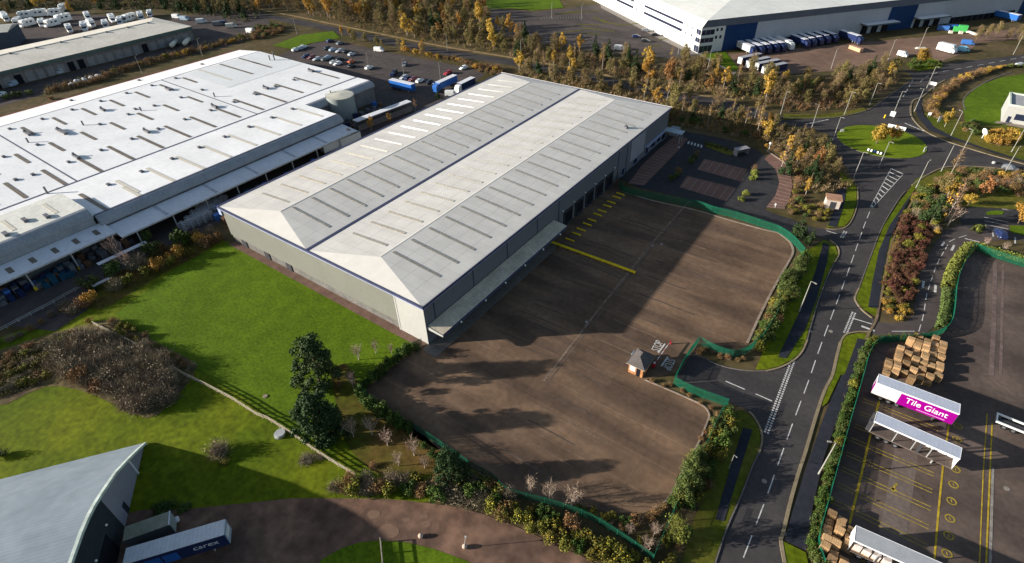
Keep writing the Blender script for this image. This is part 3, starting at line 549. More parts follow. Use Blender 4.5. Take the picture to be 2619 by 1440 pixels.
b.add([(-127, 64, 8), (-101, 64, 8.2), (-101, 64, 5.9), (-127, 64, 5.9)], [(0, 3, 2, 1)]); b.add([(-212, Y0, 7.2), (-212, Y1, 7.2), (-212, Y1, 6.6), (-212, Y0, 6.6)], [(0, 1, 2, 3)])
froof = at(fx, b, 'roof', m_fac)
def barrel(x0, x1, zt, zb, ya, yb):
    n = 7; pr = [(x0+(x1-x0)*math.sin(i/n*math.pi/2), zb+(zt-zb)*math.cos(i/n*math.pi/2)) for i in range(n+1)]
    c = MB().extr(pr, ya, yb, 0, False, False)
    for yy in (ya, yb): c.add([(p[0], yy, p[1]) for p in pr]+[(x0, yy, zb)], [list(range(n+2))])
    return c
at(fx, barrel(-101, -98.3, 8.2, 5.9, -19.5, 64), 'barrel_eave', m_facg, smooth=True)
at(fx, barrel(-119.5, -116.3, 8.05, 6.0, 64, Y1), 'barrel_eave', m_facg, smooth=True)
b = MB()
for x, ya, yb in ((-127, Y0, Y1), (-101.1, -19.5, 64)): b.box(x-.28, x+.28, ya, yb, fz(x)-.03, fz(x)+.10)
for y in (-13, 48.5): b.add([(-194.5, y-.2, 9.06), (-127.3, y-.2, 8.07), (-127.3, y+.2, 8.07), (-194.5, y+.2, 9.06)], [(0, 1, 2, 3)])
b.box(-194.7, -194.4, Y0, Y1, 8.98, 9.05)
at(fx, b, 'roof_gutter', mat('roof_gutter', (.13, .13, .17), var=.2), froof)
at(fx, MB().add([(-192.5, 58.8, 9.05), (-161.5, 58.8, 8.56), (-161.5, 95.5, 8.56), (-192.5, 95.5, 9.05)], [(0, 1, 2, 3)]), 'roof_panel', mat('grey_roof_sheet', (.68, .68, .67), rough=.6, var=.06), froof)
at(fx, MB().box(-212.3, -212.02, Y0, Y1, 6.9, 7.3), 'eave_trim', m_red, froof)
# raised block and low lean-to at the near end
at(fx, MB().box(-118, -103, Y0, -20.2, 8.0, 10.2).box(-103.1, -100.2, Y0, -20.2, 6, 8), 'raised_block', m_facg)
rr = at(fx, MB().add([(-118, Y0, 10.25), (-103, Y0, 10.25), (-103, -20, 10.25), (-118, -20, 10.25)], [(0, 1, 2, 3)]).box(-118, -103, -20.19, -20, 9.9, 10.24), 'raised_roof', mat('raised_roof_sheet', (.66, .64, .57), rough=.6, sc=.2, var=.12))
at(fx, barrel(-103, -100, 10.25, 8.0, Y0, -20), 'barrel_eave', m_facg, smooth=True)
for (x0, x1, z0, z1, ya, yb) in ((-100, -93.2, 6.2, 5.3, Y0, -18.8), (-98.3, -90.6, 5.4, 4.7, -18.7, 63)):
    lt = at(fx, MB().add([(x0, ya, z0), (x1, ya, z1), (x1, yb, z1), (x0, yb, z0), (x0, ya, z0-.3), (x1, ya, z1-.3), (x1, yb, z1-.3), (x0, yb, z0-.3)], [(0, 1, 2, 3), (4, 7, 6, 5), (1, 5, 6, 2), (0, 4, 5, 1), (3, 2, 6, 7)]), 'lean_to_roof', m_facl)
    at(fx, MB().box(x1+.01, x1+.16, ya, yb, z1-.32, z1+.04), 'lean_to_gutter', m_white, lt)
    if ya == Y0:
        for q in ((25, 590, 90, 630), (195, 510, 260, 555), (360, 440, 425, 475), (515, 370, 580, 405), (670, 305, 725, 335)):
            A = P(K(0, 1, *q[:2]), 6.0); B = P(K(0, 1, *q[2:]), 5.6); y = (A.y+B.y)/2
            at(fx, MB().add([(-97.9, y-.6, 5.97), (-95.3, y-.6, 5.63), (-95.3, y+.6, 5.63), (-97.9, y+.6, 5.97)], [(0, 1, 2, 3)]), 'rooflight', m_rlb, lt)
        for y in (-20, -30, -40, -50, -60): at(fx, MB().box(-93.5, -93.2, y-.15, y+.15, 1.0, 5.2), 'lean_to_post', m_galv, lt); at(fx, MB().box(-93.65, -93.05, y-.3, y+.3, 0, .99), 'post_guard', m_yellow, lt)
    else:
        for y in (-6, 9, 23, 37, 50): at(fx, MB().add([(-98.2, y-.5, 5.41), (-91.3, y-.5, 4.79), (-91.3, y+.5, 4.79), (-98.2, y+.5, 5.41)], [(0, 1, 2, 3)]), 'rooflight', mat('lean_to_light', (.45, .44, .46)) if y == -6 else bpy.data.materials['lean_to_light'], lt)
        for y in (-15, -5, 5, 15, 25, 35, 45, 55): at(fx, MB().box(-91.0, -90.7, y-.15, y+.15, 0, 4.6), 'lean_to_post', m_galv, lt)
def fpt(s):
    z = 8.5
    for _ in range(4): p = P(s, z); z = fz(p.x)
    return P(s, z)
RL = [(0, 0, q) for q in ((160, 962, 265, 1018), (398, 888, 498, 940), (618, 818, 720, 868), (832, 754, 930, 802), (1022, 693, 1122, 738), (1208, 637, 1305, 680), (1385, 585, 1478, 625), (108, 1165, 225, 1228), (370, 1077, 485, 1138), (612, 997, 722, 1055), (832, 925, 940, 977), (1040, 853, 1148, 905), (1236, 790, 1340, 838), (1418, 728, 1522, 774), (312, 1285, 510, 1397), (590, 1195, 770, 1298), (815, 1105, 1005, 1203), (1038, 1027, 1230, 1117), (1245, 950, 1432, 1037), (1440, 880, 1620, 962), (1640, 815, 1802, 890), (1780, 745, 1970, 835), (-120, 1250, -10, 1320), (25, 1385, 210, 1490))]
RL += [(1, 0, q) for q in ((20, 685, 220, 780), (170, 632, 355, 705), (312, 580, 493, 648), (465, 535, 625, 597), (0, 465, 120, 515))]+[(0, 0, q) for q in ((1820, 435, 1940, 488), (1675, 480, 1895, 565))]+[(0, 1, q) for q in ((600, 50, 820, 175), (-150, 60, 0, 130))]
RP = [(0, 0, q) for q in ((870, 1365, 1050, 1450), (1110, 1268, 1310, 1370), (1335, 1178, 1530, 1278), (1540, 1098, 1730, 1190), (1735, 1015, 1920, 1103), (1515, 522, 1735, 610))]+[(1, 0, q) for q in ((0, 945, 180, 1025), (160, 880, 345, 950), (325, 820, 510, 880))]+[(0, 1, q) for q in ((920, 0, 1070, 60),)]
for lst, m in ((RL, m_rlb), (RP, m_rlp)):
    for c, r, q in lst:
        A, B = fpt(K(c, r, *q[:2])), fpt(K(c, r, *q[2:])); y = (A.y+B.y)/2; x0, x1 = A.x, B.x
        if x1 > -101.5: x1 = -101.5
        at(fx, MB().add([(x0, y-.55, fz(x0)+.09), (x1, y-.55, fz(x1)+.09), (x1, y+.55, fz(x1)+.09), (x0, y+.55, fz(x0)+.09)], [(0, 1, 2, 3)]), 'rooflight', m, froof)
vents = [(0, 0, q) for q in ((75, 975), (320, 900), (545, 830), (760, 765), (955, 705), (1145, 647), (1325, 592), (540, 760), (1050, 608), (285, 1095), (755, 940), (970, 865), (1165, 800), (1365, 738), (30, 1185), (250, 1320), (520, 1225), (765, 1135), (995, 1050), (1195, 975), (1395, 903), (1590, 835), (820, 1395), (1070, 1297), (1300, 1200), (1505, 1115), (1695, 1035), (1880, 960), (1525, 680), (1765, 772), (1920, 712), (1020, 825), (1525, 487), (120, 1358))]+[(1, 0, q) for q in ((10, 715), (160, 655), (300, 605), (290, 825), (135, 890), (440, 540))]
for c, r, q in vents:
    p = fpt(K(c, r, *q)); b = MB().box(p.x-.7, p.x+.7, p.y-.5, p.y+.5, p.z-.1, p.z+.3).box(p.x-.55, p.x+.55, p.y-.45, p.y+.45, p.z+.31, p.z+.48)
    at(fx, b, 'roof_vent', m_vent, froof)
for c, r, q, lx, ly in ((0, 0, (210, 1015), 4.5, 1.0), (0, 0, (470, 1000), 7.5, 1.3), (0, 0, (780, 835), 3, 1), (0, 0, (1270, 680), 3.2, 1), (0, 0, (580, 1190), 4, 1), (0, 0, (1110, 998), 3.6, 1), (0, 0, (1620, 810), 3.4, 1), (1, 0, (90, 670), 3, 1.2), (1, 0, (430, 540), 3, 1.4)):
    p = fpt(K(c, r, *q)); b = MB().box(p.x-lx/2, p.x+lx/2, p.y-ly/2, p.y+ly/2, p.z+.3, p.z+.8)
    for k in (-1, 0, 1): b.box(p.x+k*lx*.38-.12, p.x+k*lx*.38+.12, p.y-ly*.4, p.y+ly*.4, p.z-.05, p.z+.29)
    b.tube((p.x-lx*.4, p.y, p.z+.8), (p.x-lx*.4, p.y, p.z+1.35), .35, .35, 8); at(fx, b, 'extract_duct', m_vent, froof)
for c, r, q, h in ((1, 0, (120, 455), 2.2), (1, 0, (155, 455), 4.0), (0, 0, (1620, 730), 1.6), (0, 0, (630, 945), 1.6), (0, 0, (215, 1075), 1.6), (0, 0, (1065, 835), 1.4), (0, 1, (360, 45), 2.2)):
    p = fpt(K(c, r, *q)); at(fx, MB().tube(p-Vector((0, 0, .2)), p+Vector((0, 0, h)), .28, .28, 8), 'flue', m_vent, froof)
for c, r, q in ((0, 1, (190, 250)), (0, 1, (355, 220)), (0, 1, (45, 355))):
    p = P(K(c, r, *q), 10.3); at(fx, MB().box(p.x-1.1, p.x+1.1, p.y-.5, p.y+.5, 10.2, 10.9), 'roof_vent', m_vent, rr)
for q in ((310, 130, 440, 185), (0, 255, 120, 315)):
    A, B = P(K(0, 1, *q[:2]), 10.3), P(K(0, 1, *q[2:]), 10.3); y = (A.y+B.y)/2
    at(fx, MB().box(A.x, min(B.x, -103.3), y-.5, y+.5, 10.26, 10.32), 'rooflight', m_rlp, rr)

# storage tank
tc = Vector((-115.6, 77.6, 0)); tk = empty('storage_tank', tc, 0, 'round grey storage tank with low conical top beside the white works', 'tank')
n = 40; R_ = 5.3
b = MB().tube((0, 0, 0), (0, 0, 8.3), R_, R_, n, 0, False); b.build('shell', mat('tank_shell', (.25, .275, .27), rough=.6, sc=.4, var=.08, seams=((ZZ, 1.4, .08, .12),)), tk, True)
MB().tube((0, 0, 8.3), (0, 0, 8.75), R_+.12, .3, n, 0).build('top', mat('tank_top', (.50, .48, .40), rough=.7, sc=.3, var=.12), tk)
b = MB()
for a in range(40): b.tube((R_*math.cos(a*.157), R_*math.sin(a*.157), 8.3), (R_*math.cos(a*.157), R_*math.sin(a*.157), 9.1), .04, .04, 4)
b.build('guard_rail', m_galv, tk); MB().box(-R_-.5, -R_-.02, -.3, .3, .2, 9).build('ladder', m_galv, tk)

# ------------------------------------------------------------------ terrace of trade units, far left
un = empty('unit_terrace', (-300, 30, 0), 0, 'long low terrace of trade units with tan roof behind the white works', 'building')
ex, ez, rx, rzz, bx = -279.5, 7.3, -301.5, 9.4, -322.5; ya, yb = -70, 110.5
at(un, MB().box(bx+.5, ex-.9, ya, yb-.5, 0, 6.8), 'wall', mat('unit_wall', (.20, .19, .185), sc=.2, var=.2, seams=((Y, 4.2, .5, .25),)))
ur = at(un, MB().add([(ex, ya, ez), (ex, yb, ez), (rx, yb-11, rzz), (rx, ya, rzz), (bx, yb, ez), (bx, ya, ez)], [(0, 1, 2, 3), (3, 2, 4, 5), (1, 4, 2)]), 'roof', mat('tan_roof', (.66, .61, .52), col2=(.58, .535, .45), rough=.7, sc=.1, var=.1, seams=((Y, 7.5, .3, .1),)))
at(un, MB().box(ex-.1, ex+.12, ya, yb, 5.6, ez-.01), 'fascia', mat('green_grey_fascia', (.10, .135, .125), var=.15))
at(un, MB().box(rx-.6, rx+.6, ya, yb-11, rzz-.05, rzz+.12), 'ridge_capping', m_cladw, ur)
for i in range(9): at(un, MB().box(rx+.9, rx+1.9, 6+i*11.3, 7+i*11.3, rzz-.2, rzz+.5), 'roof_vent', m_vent, ur)
for y in [4+i*4.6 for i in range(23)]:
    dk = min(abs(y-q) for q in (13, 21, 46.5, 50.5, 83)) < 2.2
    at(un, MB().box(ex-.89, ex-.80, y-1.5, y+1.5, .05, 4.2), 'roller_door', m_dark if dk else mat('roller_door', (.24, .235, .235), var=.12) if 'roller_door' not in bpy.data.materials else bpy.data.materials['roller_door'])
ds = empty('steel_shed', (-335, 42, 0), 0, 'dark blue grey shed end at the edge of the motorhome yard', 'shed')
at(ds, MB().add([(-357, 46, 0), (-375, 58, 0), (-357, 46, 8.5), (-375, 58, 8.5), (-395, 0, 0), (-395, 0, 8.5), (-413, 12, 8.5), (-413, 12, 0), (-385, 29, 10), (-366, 52, 10.0)], [(0, 1, 3, 2), (0, 2, 5, 4), (1, 7, 6, 3)]), 'wall', mat('dark_cladding', (.06, .075, .10), var=.12))
at(ds, MB().add([(-356.5, 46.5, 8.6), (-375.5, 58.8, 8.6), (-413.5, 12, 8.6), (-394.5, 0, 8.6), (-366, 52.6, 10.2), (-404, 6, 10.2)], [(0, 4, 5, 3), (4, 1, 2, 5), (0, 1, 4)]), 'roof', mat('shed_roof', (.40, .39, .35), var=.1))

# ------------------------------------------------------------------ white distribution centre, top right
dc0 = Vector((-26.4, 226.9, 0)); dr = Vector((.6198, .7848, 0)); dl = Vector((-.7848, .6198, 0))
dc = empty('distribution_centre', dc0, math.atan2(dr.y, dr.x), 'white and navy distribution centre with ribbon windows and lorries at its docks', 'warehouse')
LR, LL = 330, 190     # local x runs along the dock wall, local y along the window wall
MB().box(0, LR, 0, LL, 0, 11.9).build('wall', [mat('pale_cladding', (.38, .39, .43), rough=.6, sc=.1, var=.05, seams=((X, 2, .08, .04),))], dc)
MB().box(-.08, -.005, -.08, LL, .02, 11.85).box(-.08, 13, -.08, -.005, .02, 11.85).build('wall_panel', mat('white_render', (.60, .59, .575), rough=.7, sc=.1, var=.04), dc)
rfm = mat('centre_roof', (.66, .65, .60), rough=.6, sc=.06, var=.07, seams=((dr, 11.0, .35, .12), (dl, 22, .4, .08)))
rb = MB().add([(-.3, -.3, 11.95), (-.3, LL, 11.95), (3, 1.2, 14.7), (3, LL, 14.7), (30, LL, 17.2), (30, 24, 17.2), (LR, 1.2, 14.7), (LR, 24, 17.2), (LR, LL, 17.2)], [(0, 2, 3, 1), (2, 5, 4, 3), (2, 6, 7, 5), (5, 7, 8, 4)])
rfo = rb.build('roof', rfm, dc)
MB().add([(-.3, -.3, 11.9), (LR, -.3, 12.4), (LR, 1.2, 14.72), (3, 1.2, 14.72)], [(0, 1, 2, 3)]).build('fascia', mat('grey_fascia', (.11, .11, .125), rough=.5, var=.1), dc)
for x0, x1 in ((13.3, 31), (112, 129.5), (204.5, 224)): MB().box(x0, x1, -.12, -.085, .02, 11.8).build('wall_panel', m_navy, dc)
for x0, x1, in ((38, 78), (156, 202)):
    g = MB().box(x0, x1, -.10, -.02, .02, 2.9).build('dock_opening', m_dark, dc)
    b = MB()
    for i in range(int((x1-x0)/4.2)): b.box(x0+2+i*4.2, x0+2.5+i*4.2, -.4, -.11, .02, 2.8)
    b.build('dock_frame', m_steel, g)
for x0, x1 in ((95, 116), (129.6, 150)):
    c_ = MB().box(x0, x1, -5, -.13, 4.8, 5.4).build('canopy', mat('dock_canopy', (.10, .13, .15), var=.15) if 'dock_canopy' not in bpy.data.materials else bpy.data.materials['dock_canopy'], dc)
    MB().box(x0+.2, x1-.2, -4.8, -.2, 5.41, 5.5).build('canopy_sheet', m_facl, c_)
    for k in range(3): MB().box(x0+1.5+k*6.6, x0+5.5+k*6.6, -.16, -.125, .02, 4.4).build('dock_door', m_dark, dc)
def dwin(o, name='window', m=m_glass): return o.build(name, m, dc)
for z0, z1 in ((9.75, 10.9), (6.2, 7.5)):
    for a, c in ((17.3, 59.2), (72.6, 96), (108, 132)): dwin(MB().box(-.13, -.085, a, c, z0, z1))
    for a in (7.3, 12.9, 63.5, 68.2): dwin(MB().box(-.13, -.085, a, a+1.0, z0-.1, z1-.1))
    for a in (8.0, 10.4): dwin(MB().box(a, a+1.2, -.13, -.085, z0-.1, z1+.1))
for z0, z1 in ((8.4, 10.7), (4.9, 7.0), (.3, 3.4)):
    w_ = dwin(MB().box(.2, 7.2, -.13, -.085, z0, z1)); MB().box(2.4, 2.5, -.15, -.131, z0, z1).box(4.8, 4.9, -.15, -.131, z0, z1).build('mullion', m_galv, w_)
    w_ = dwin(MB().box(-.13, -.085, .2, 4.2, z0, z1)); MB().box(-.15, -.131, 2.1, 2.2, z0, z1).build('mullion', m_galv, w_)
# pale office on the right
of = empty('office', (103, 209, 0), 0, 'small white office with parapet and dark window on the green lawn', 'building')
at(of, MB().box(95.9, 118, 201.5, 216, 0, 6), 'wall', m_cladw); at(of, MB().box(96.4, 117.5, 202, 215.5, 6.0, 6.02), 'roof', mat('grey_felt', (.32, .32, .33), var=.1))
at(of, MB().box(95.8, 118.1, 201.4, 201.9, 5.99, 6.5).box(95.8, 96.35, 201.9, 215.6, 5.99, 6.5).box(95.8, 118.1, 215.6, 216.1, 5.99, 6.5), 'parapet', mat('green_parapet', (.50, .56, .46)))
at(of, MB().box(99, 107, 201.42, 201.49, 1.5, 3.6), 'window', m_glass); at(of, MB().box(97.2, 98.2, 201.42, 201.49, .2, 2.4), 'door', m_glass)
at(of, MB().box(100, 106, 206, 210, 6.03, 7.0), 'roof_plant', m_vent)
sheet('paving', [Vector((94, 199, 0)), Vector((120, 197, 0)), Vector((120, 201.4, 0)), Vector((95, 201.4, 0))], .15, m_edge)

# ------------------------------------------------------------------ vaulted shed, bottom left
t0 = Vector((-25.5, -47.7, 0)); td = Vector((.8044, -.594, 0)); tn = Vector((-.594, -.8044, 0))
vb = empty('vaulted_shed', t0, math.atan2(td.y, td.x), 'pale metal vaulted shed whose curved roof sweeps down to the grass', 'building')
cv = [(0, .1), (3.1, 2.1), (6.2, 3.95), (10.6, 6.4), (15.8, 8.5), (18.5, 9.45), (20.5, 9.95), (23.1, 10.4), (27.4, 10.75), (31, 10.8), (35, 10.4), (41, 8.9), (47, 6.4), (54, 1.5), (55.5, .1)]
# local x along the gable, local y is to the back (building extends to negative y)
BL = 75
b = MB()
for y, f in ((0, 1), (-BL, 0)):
    pass
rfb = MB()
for (x0, z0), (x1, z1) in zip(cv, cv[1:]): rfb.add([(x0, .5, z0+.25), (x1, .5, z1+.25), (x1, -BL, z1+.25), (x0, -BL, z0+.25)], [(0, 3, 2, 1)])
rfb.build('roof', mat('vault_roof', (.24, .275, .305), col2=(.20, .235, .265), rough=.5, sc=.12, var=.1, fine=4, seams=((td, .6, .12, .12),)), vb)
ed = MB()
for (x0, z0), (x1, z1) in zip(cv, cv[1:]): ed.add([(x0, .5, z0+.32), (x1, .5, z1+.32), (x1, .02, z1+.32), (x0, .02, z0+.32), (x0, .52, z0-.15), (x1, .52, z1-.15)], [(0, 3, 2, 1), (0, 1, 5, 4)])
ed.build('verge_trim', mat('pale_green_trim', (.50, .56, .50), rough=.5), vb)
import bisect
def cz(x):
    for (a, za), (c, zc) in zip(cv, cv[1:]):
        if a <= x <= c: return za+(zc-za)*(x-a)/(c-a)
    return 0
def gable(x0, x1, y, zl=0):
    xs = [x0]+[p[0] for p in cv if x0 < p[0] < x1]+[x1]
    return MB().add([(x, y, cz(x)) for x in xs]+[(x1, y, zl), (x0, y, zl)], [list(range(len(xs)+2))[::-1]])
gable(0.2, 16.3, .02).build('wall', mat('lilac_grey_cladding', (.23, .23, .27), rough=.6, var=.05), vb)
gable(16.32, 55, .02).build('wall', mat('charcoal_cladding', (.035, .042, .05), rough=.5, var=.12), vb)
gable(0.2, 55, -BL+.1).build('wall', bpy.data.materials['charcoal_cladding'], vb)
MB().box(6.25, 6.5, .05, .3, 0, cz(6.3)).build('downpipe', m_facl, vb)
MB().box(13.0, 14.0, .03, .1, 0, 2.2).build('door', m_glass, vb)
MB().box(20, 25.5, .03, .1, 0, 4.6).build('roller_door', m_dark, vb); MB().box(26.5, 31, .03, .1, 0, 4.6).build('roller_door', m_galv, vb)
MB().ball((18.9, .15, 5.2), .2).build('wall_lamp', m_lamp, vb); MB().ball((24.5, .15, 5.4), .2).build('wall_lamp', m_lamp, vb)

# ------------------------------------------------------------------ gatehouse, substation
gh = empty('gatehouse', (39.9, 18.4, 0), 0, 'little brick gatehouse with hipped slate roof by the yard gate', 'gatehouse')
m_brick = mat('red_brick', (.44, .20, .085), sc=1.5, var=.25, seams=((ZZ, .3, .06, .2),)); m_slate = mat('slate', (.115, .10, .095), sc=.8, var=.2, seams=((ZZ, .25, .06, .2),))
MB().box(-1.5, 1.5, -2.0, 2.0, 0, 2.75).build('wall', m_brick, gh)
MB().add([(-1.95, -2.45, 2.7), (1.95, -2.45, 2.7), (1.95, 2.45, 2.7), (-1.95, 2.45, 2.7), (0, -.7, 4.1), (0, .7, 4.1)], [(0, 1, 4), (1, 2, 5, 4), (2, 3, 5), (3, 0, 4, 5), (3, 2, 1, 0)]).build('roof', m_slate, gh)
MB().box(-2.0, 2.0, -2.5, -2.45, 2.62, 2.8).box(-2.0, -1.95, -2.45, 2.45, 2.62, 2.8).box(1.95, 2.0, -2.45, 2.45, 2.62, 2.8).box(-2, 2, 2.45, 2.5, 2.62, 2.8).build('fascia', m_edge, gh)
MB().box(.15, .95, -2.05, -2.002, .05, 2.1).build('door', m_dark, gh); MB().box(-1.2, -.1, -2.05, -2.002, .9, 2.1).build('window', m_lamp, gh)
MB().box(1.502, 1.55, -1.4, 1.4, 1.0, 2.1).build('window', m_glass, gh); MB().box(-1.55, -1.502, -1.2, 1.2, 1.0, 2.1).build('window', m_glass, gh)
MB().box(-2.5, -1.6, 1.2, 2.3, 0, 1.9).build('lean_to', mat('blue_booth', (.20, .28, .34)), gh)
c = P(K(3, 1, 490, 140)); sb = empty('substation', c, .25, 'small brick substation hut with pale side under the trees', 'hut')
MB().box(-1.5, 1.5, -1.3, 1.3, 0, 2.5).build('wall', mat('pale_brick', (.52, .44, .38), var=.15), sb); MB().box(-1.7, 1.7, -1.5, 1.5, 2.5, 2.75).build('roof', mat('hut_roof', (.40, .22, .14), var=.2), sb); MB().box(-.6, .6, -1.36, -1.302, .05, 2.0).build('door', m_steel, sb)
sb.scale = (1.2, 1.2, 1.1)

# ------------------------------------------------------------------ labels for repeats
ORD = ['leftmost', 'second from the left', 'third from the left', 'fourth from the left', 'fifth from the left', 'sixth from the left', 'seventh from the left', 'eighth from the left', 'ninth from the left', 'tenth from the left']
def name_all(items, where, cat, group, most=10):
    """items: (object, look). Things of one look get told apart by their order from the left; past that they share a label."""
    by = {}
    for o, look in items: by.setdefault(look, []).append(o)
    for look, os in by.items():
        os.sort(key=lambda o: screen(o.location)[0])
        for i, o in enumerate(os):
            if len(os) == 1: lab = f'{look} {where}'
            elif len(os) > most: lab = f'{look} {where}'
            elif i == len(os)-1 and len(os) > 2: lab = f'{look} {where}, rightmost of its kind'
            else: lab = f'{look} {where}, {ORD[i]}'
            tag(o, lab, cat, group)

# ------------------------------------------------------------------ vehicles
m_tyre = mat('tyre', (.015, .015, .016), rough=.9); m_rim = mat('wheel_rim', (.25, .25, .26), rough=.4, metal=.6)
_paint = {}
def paint(col):
    if col not in _paint:
        cs = {'white': (.72, .72, .70), 'silver': (.42, .44, .46), 'grey': (.16, .17, .18), 'black': (.012, .013, .016), 'navy': (.015, .025, .08), 'blue': (.05, .15, .42), 'red': (.35, .02, .03), 'maroon': (.13, .02, .03), 'orange': (.45, .12, .04), 'pale blue': (.30, .38, .46), 'bright blue': (.018, .10, .34), 'pale orange': (.50, .30, .18), 'cream': (.62, .58, .48), 'green': (.06, .40, .10), 'magenta': (.25, .0, .19), 'sky blue': (.25, .55, .70)}[col]
        _paint[col] = mat(col.replace(' ', '_')+'_paint', cs, rough=.28, var=.06, spec=.5)
    return _paint[col]
def wheel_mesh(r=.33, wd=.22):
    return MB().tube((0, -wd/2, 0), (0, wd/2, 0), r, r, 12, 0).tube((0, -wd/2-.005, 0), (0, wd/2+.005, 0), r*.55, r*.55, 8, 1).mesh('wheel', [m_tyre, m_rim])
WM = wheel_mesh(); WT = wheel_mesh(.5, .32)
def add_wheel(par, x, y, me=None, r=.33):
    o = bpy.data.objects.new('wheel', me or WM); COL.objects.link(o); o.parent = par; o.location = (x, y, r); return o
def loft(b, secs, m=0):
    """cross sections (x, half width, z0, z1, top half width)"""
    vs = []
    for x, hw, z0, z1, tw in secs: vs += [(x, -hw, z0), (x, -hw, z0+(z1-z0)*.6), (x, -tw, z1), (x, tw, z1), (x, hw, z0+(z1-z0)*.6), (x, hw, z0)]
    fs = []
    for i in range(len(secs)-1):
        for j in range(6): a, c = i*6+j, i*6+(j+1) % 6; fs.append((a, c, c+6, a+6))
    fs += [tuple(range(6))[::-1], tuple(range(len(vs)-6, len(vs)))]
    return b.add(vs, fs, m)
def car(col, kind='hatch'):
    o = empty('parked_car'); b = MB()
    est = kind in ('estate', 'hatch')
    loft(b, [(-2.1, .72, .35, .80, .62), (-1.95, .84, .25, .95, .76), (-.9, .88, .22, .98, .80), (.8, .88, .22, .95, .80), (1.75, .84, .24, .82, .70), (2.1, .70, .35, .66, .58)])
    loft(b, [(-1.85 if est else -1.3, .68, .9, 1.12, .60), (-1.35 if est else -.85, .70, .95, 1.44, .56), (.05, .70, .95, 1.46, .57), (.38, .70, .94, 1.34, .57), (1.05, .70, .9, 1.0, .62)])
    body = b.build('body', paint(col), o, False)
    g = MB()
    for s in (-1, 1): g.add([(-1.55 if est else -1.05, s*.705, 1.02), (.85, s*.715, 1.02), (.30, s*.62, 1.34), (-1.15 if est else -.75, s*.61, 1.37)], [(0, 1, 2, 3)] if s < 0 else [(3, 2, 1, 0)])
    g.add([(.98, -.58, 1.04), (.98, .58, 1.04), (.36, .52, 1.385), (.36, -.52, 1.385)], [(0, 1, 2, 3)]); q = -1.87 if est else -1.32
    g.add([(q, -.55, 1.1), (q, .55, 1.1), (q+.46, .5, 1.42), (q+.46, -.5, 1.42)], [(3, 2, 1, 0)])
    g.build('window', m_glass, o)
    for x in (-1.3, 1.3):
        for y in (-.78, .78): add_wheel(o, x, y)
    for y in (-.55, .55): MB().box(2.02, 2.1, y-.16, y+.16, .55, .66).build('headlight', m_lamp, o)
    return o
def van(col, L=5.4, name='parked_van'):
    o = empty(name); b = MB()
    loft(b, [(-L/2, .92, .35, 2.3, .82), (L/2-1.7, .95, .3, 2.35, .84), (L/2-1.15, .95, .3, 2.05, .78), (L/2-.45, .92, .3, 1.15, .78), (L/2, .8, .38, .95, .7)]); b.build('body', paint(col), o)
    g = MB().add([(L/2-.5, -.72, 1.2), (L/2-.5, .72, 1.2), (L/2-1.12, .7, 2.02), (L/2-1.12, -.7, 2.02)], [(0, 1, 2, 3)])
    for s in (-1, 1): g.add([(L/2-1.7, s*.955, 1.35), (L/2-.75, s*.955, 1.35), (L/2-1.25, s*.88, 1.95), (L/2-1.7, s*.9, 1.95)], [(0, 1, 2, 3)])
    g.build('window', m_glass, o)
    for x in (-L/2+1, L/2-1):
        for y in (-.86, .86): add_wheel(o, x, y)
    return o
def motorhome(L=6.5):
    o = empty('motorhome'); b = MB()
    loft(b, [(-L/2, 1.12, .4, 2.9, 1.05), (L/2-1.9, 1.12, .4, 2.95, 1.05), (L/2-.9, 1.1, 1.9, 2.85, 1.0), (L/2-.6, .95, 2.0, 2.5, .85)]); b.build('body', paint('white'), o)
    c = MB(); loft(c, [(L/2-1.9, .98, .35, 1.9, .9), (L/2-.9, .98, .35, 1.75, .85), (L/2-.25, .9, .35, 1.15, .8), (L/2+.3, .8, .4, .95, .7)]); c.build('cab', paint('white'), o)
    g = MB()
    for s in (-1, 1): g.box(-1.9, -.7, s*1.125-.015, s*1.125+.015, 1.6, 2.2).box(.2, 1.0, s*1.125-.015, s*1.125+.015, 1.6, 2.2)
    g.add([(L/2-.3, -.75, 1.2), (L/2-.3, .75, 1.2), (L/2-.85, .7, 1.74), (L/2-.85, -.7, 1.74)], [(0, 1, 2, 3)]); g.build('window', m_glass, o)
    MB().box(-1.2, -.5, -.4, .4, 2.93, 3.08).box(.6, 1.2, -.3, .3, 2.95, 3.05).build('roof_hatch', m_galv, o)
    for x in (-L/2+1.3, L/2-.8):
        for y in (-.95, .95): add_wheel(o, x, y)
    return o
def put(o, p, a): o.location = (p[0], p[1], p[2] if len(p) > 2 and p[2] else .05); o.rotation_euler = (0, 0, a); return o
H90 = math.pi/2
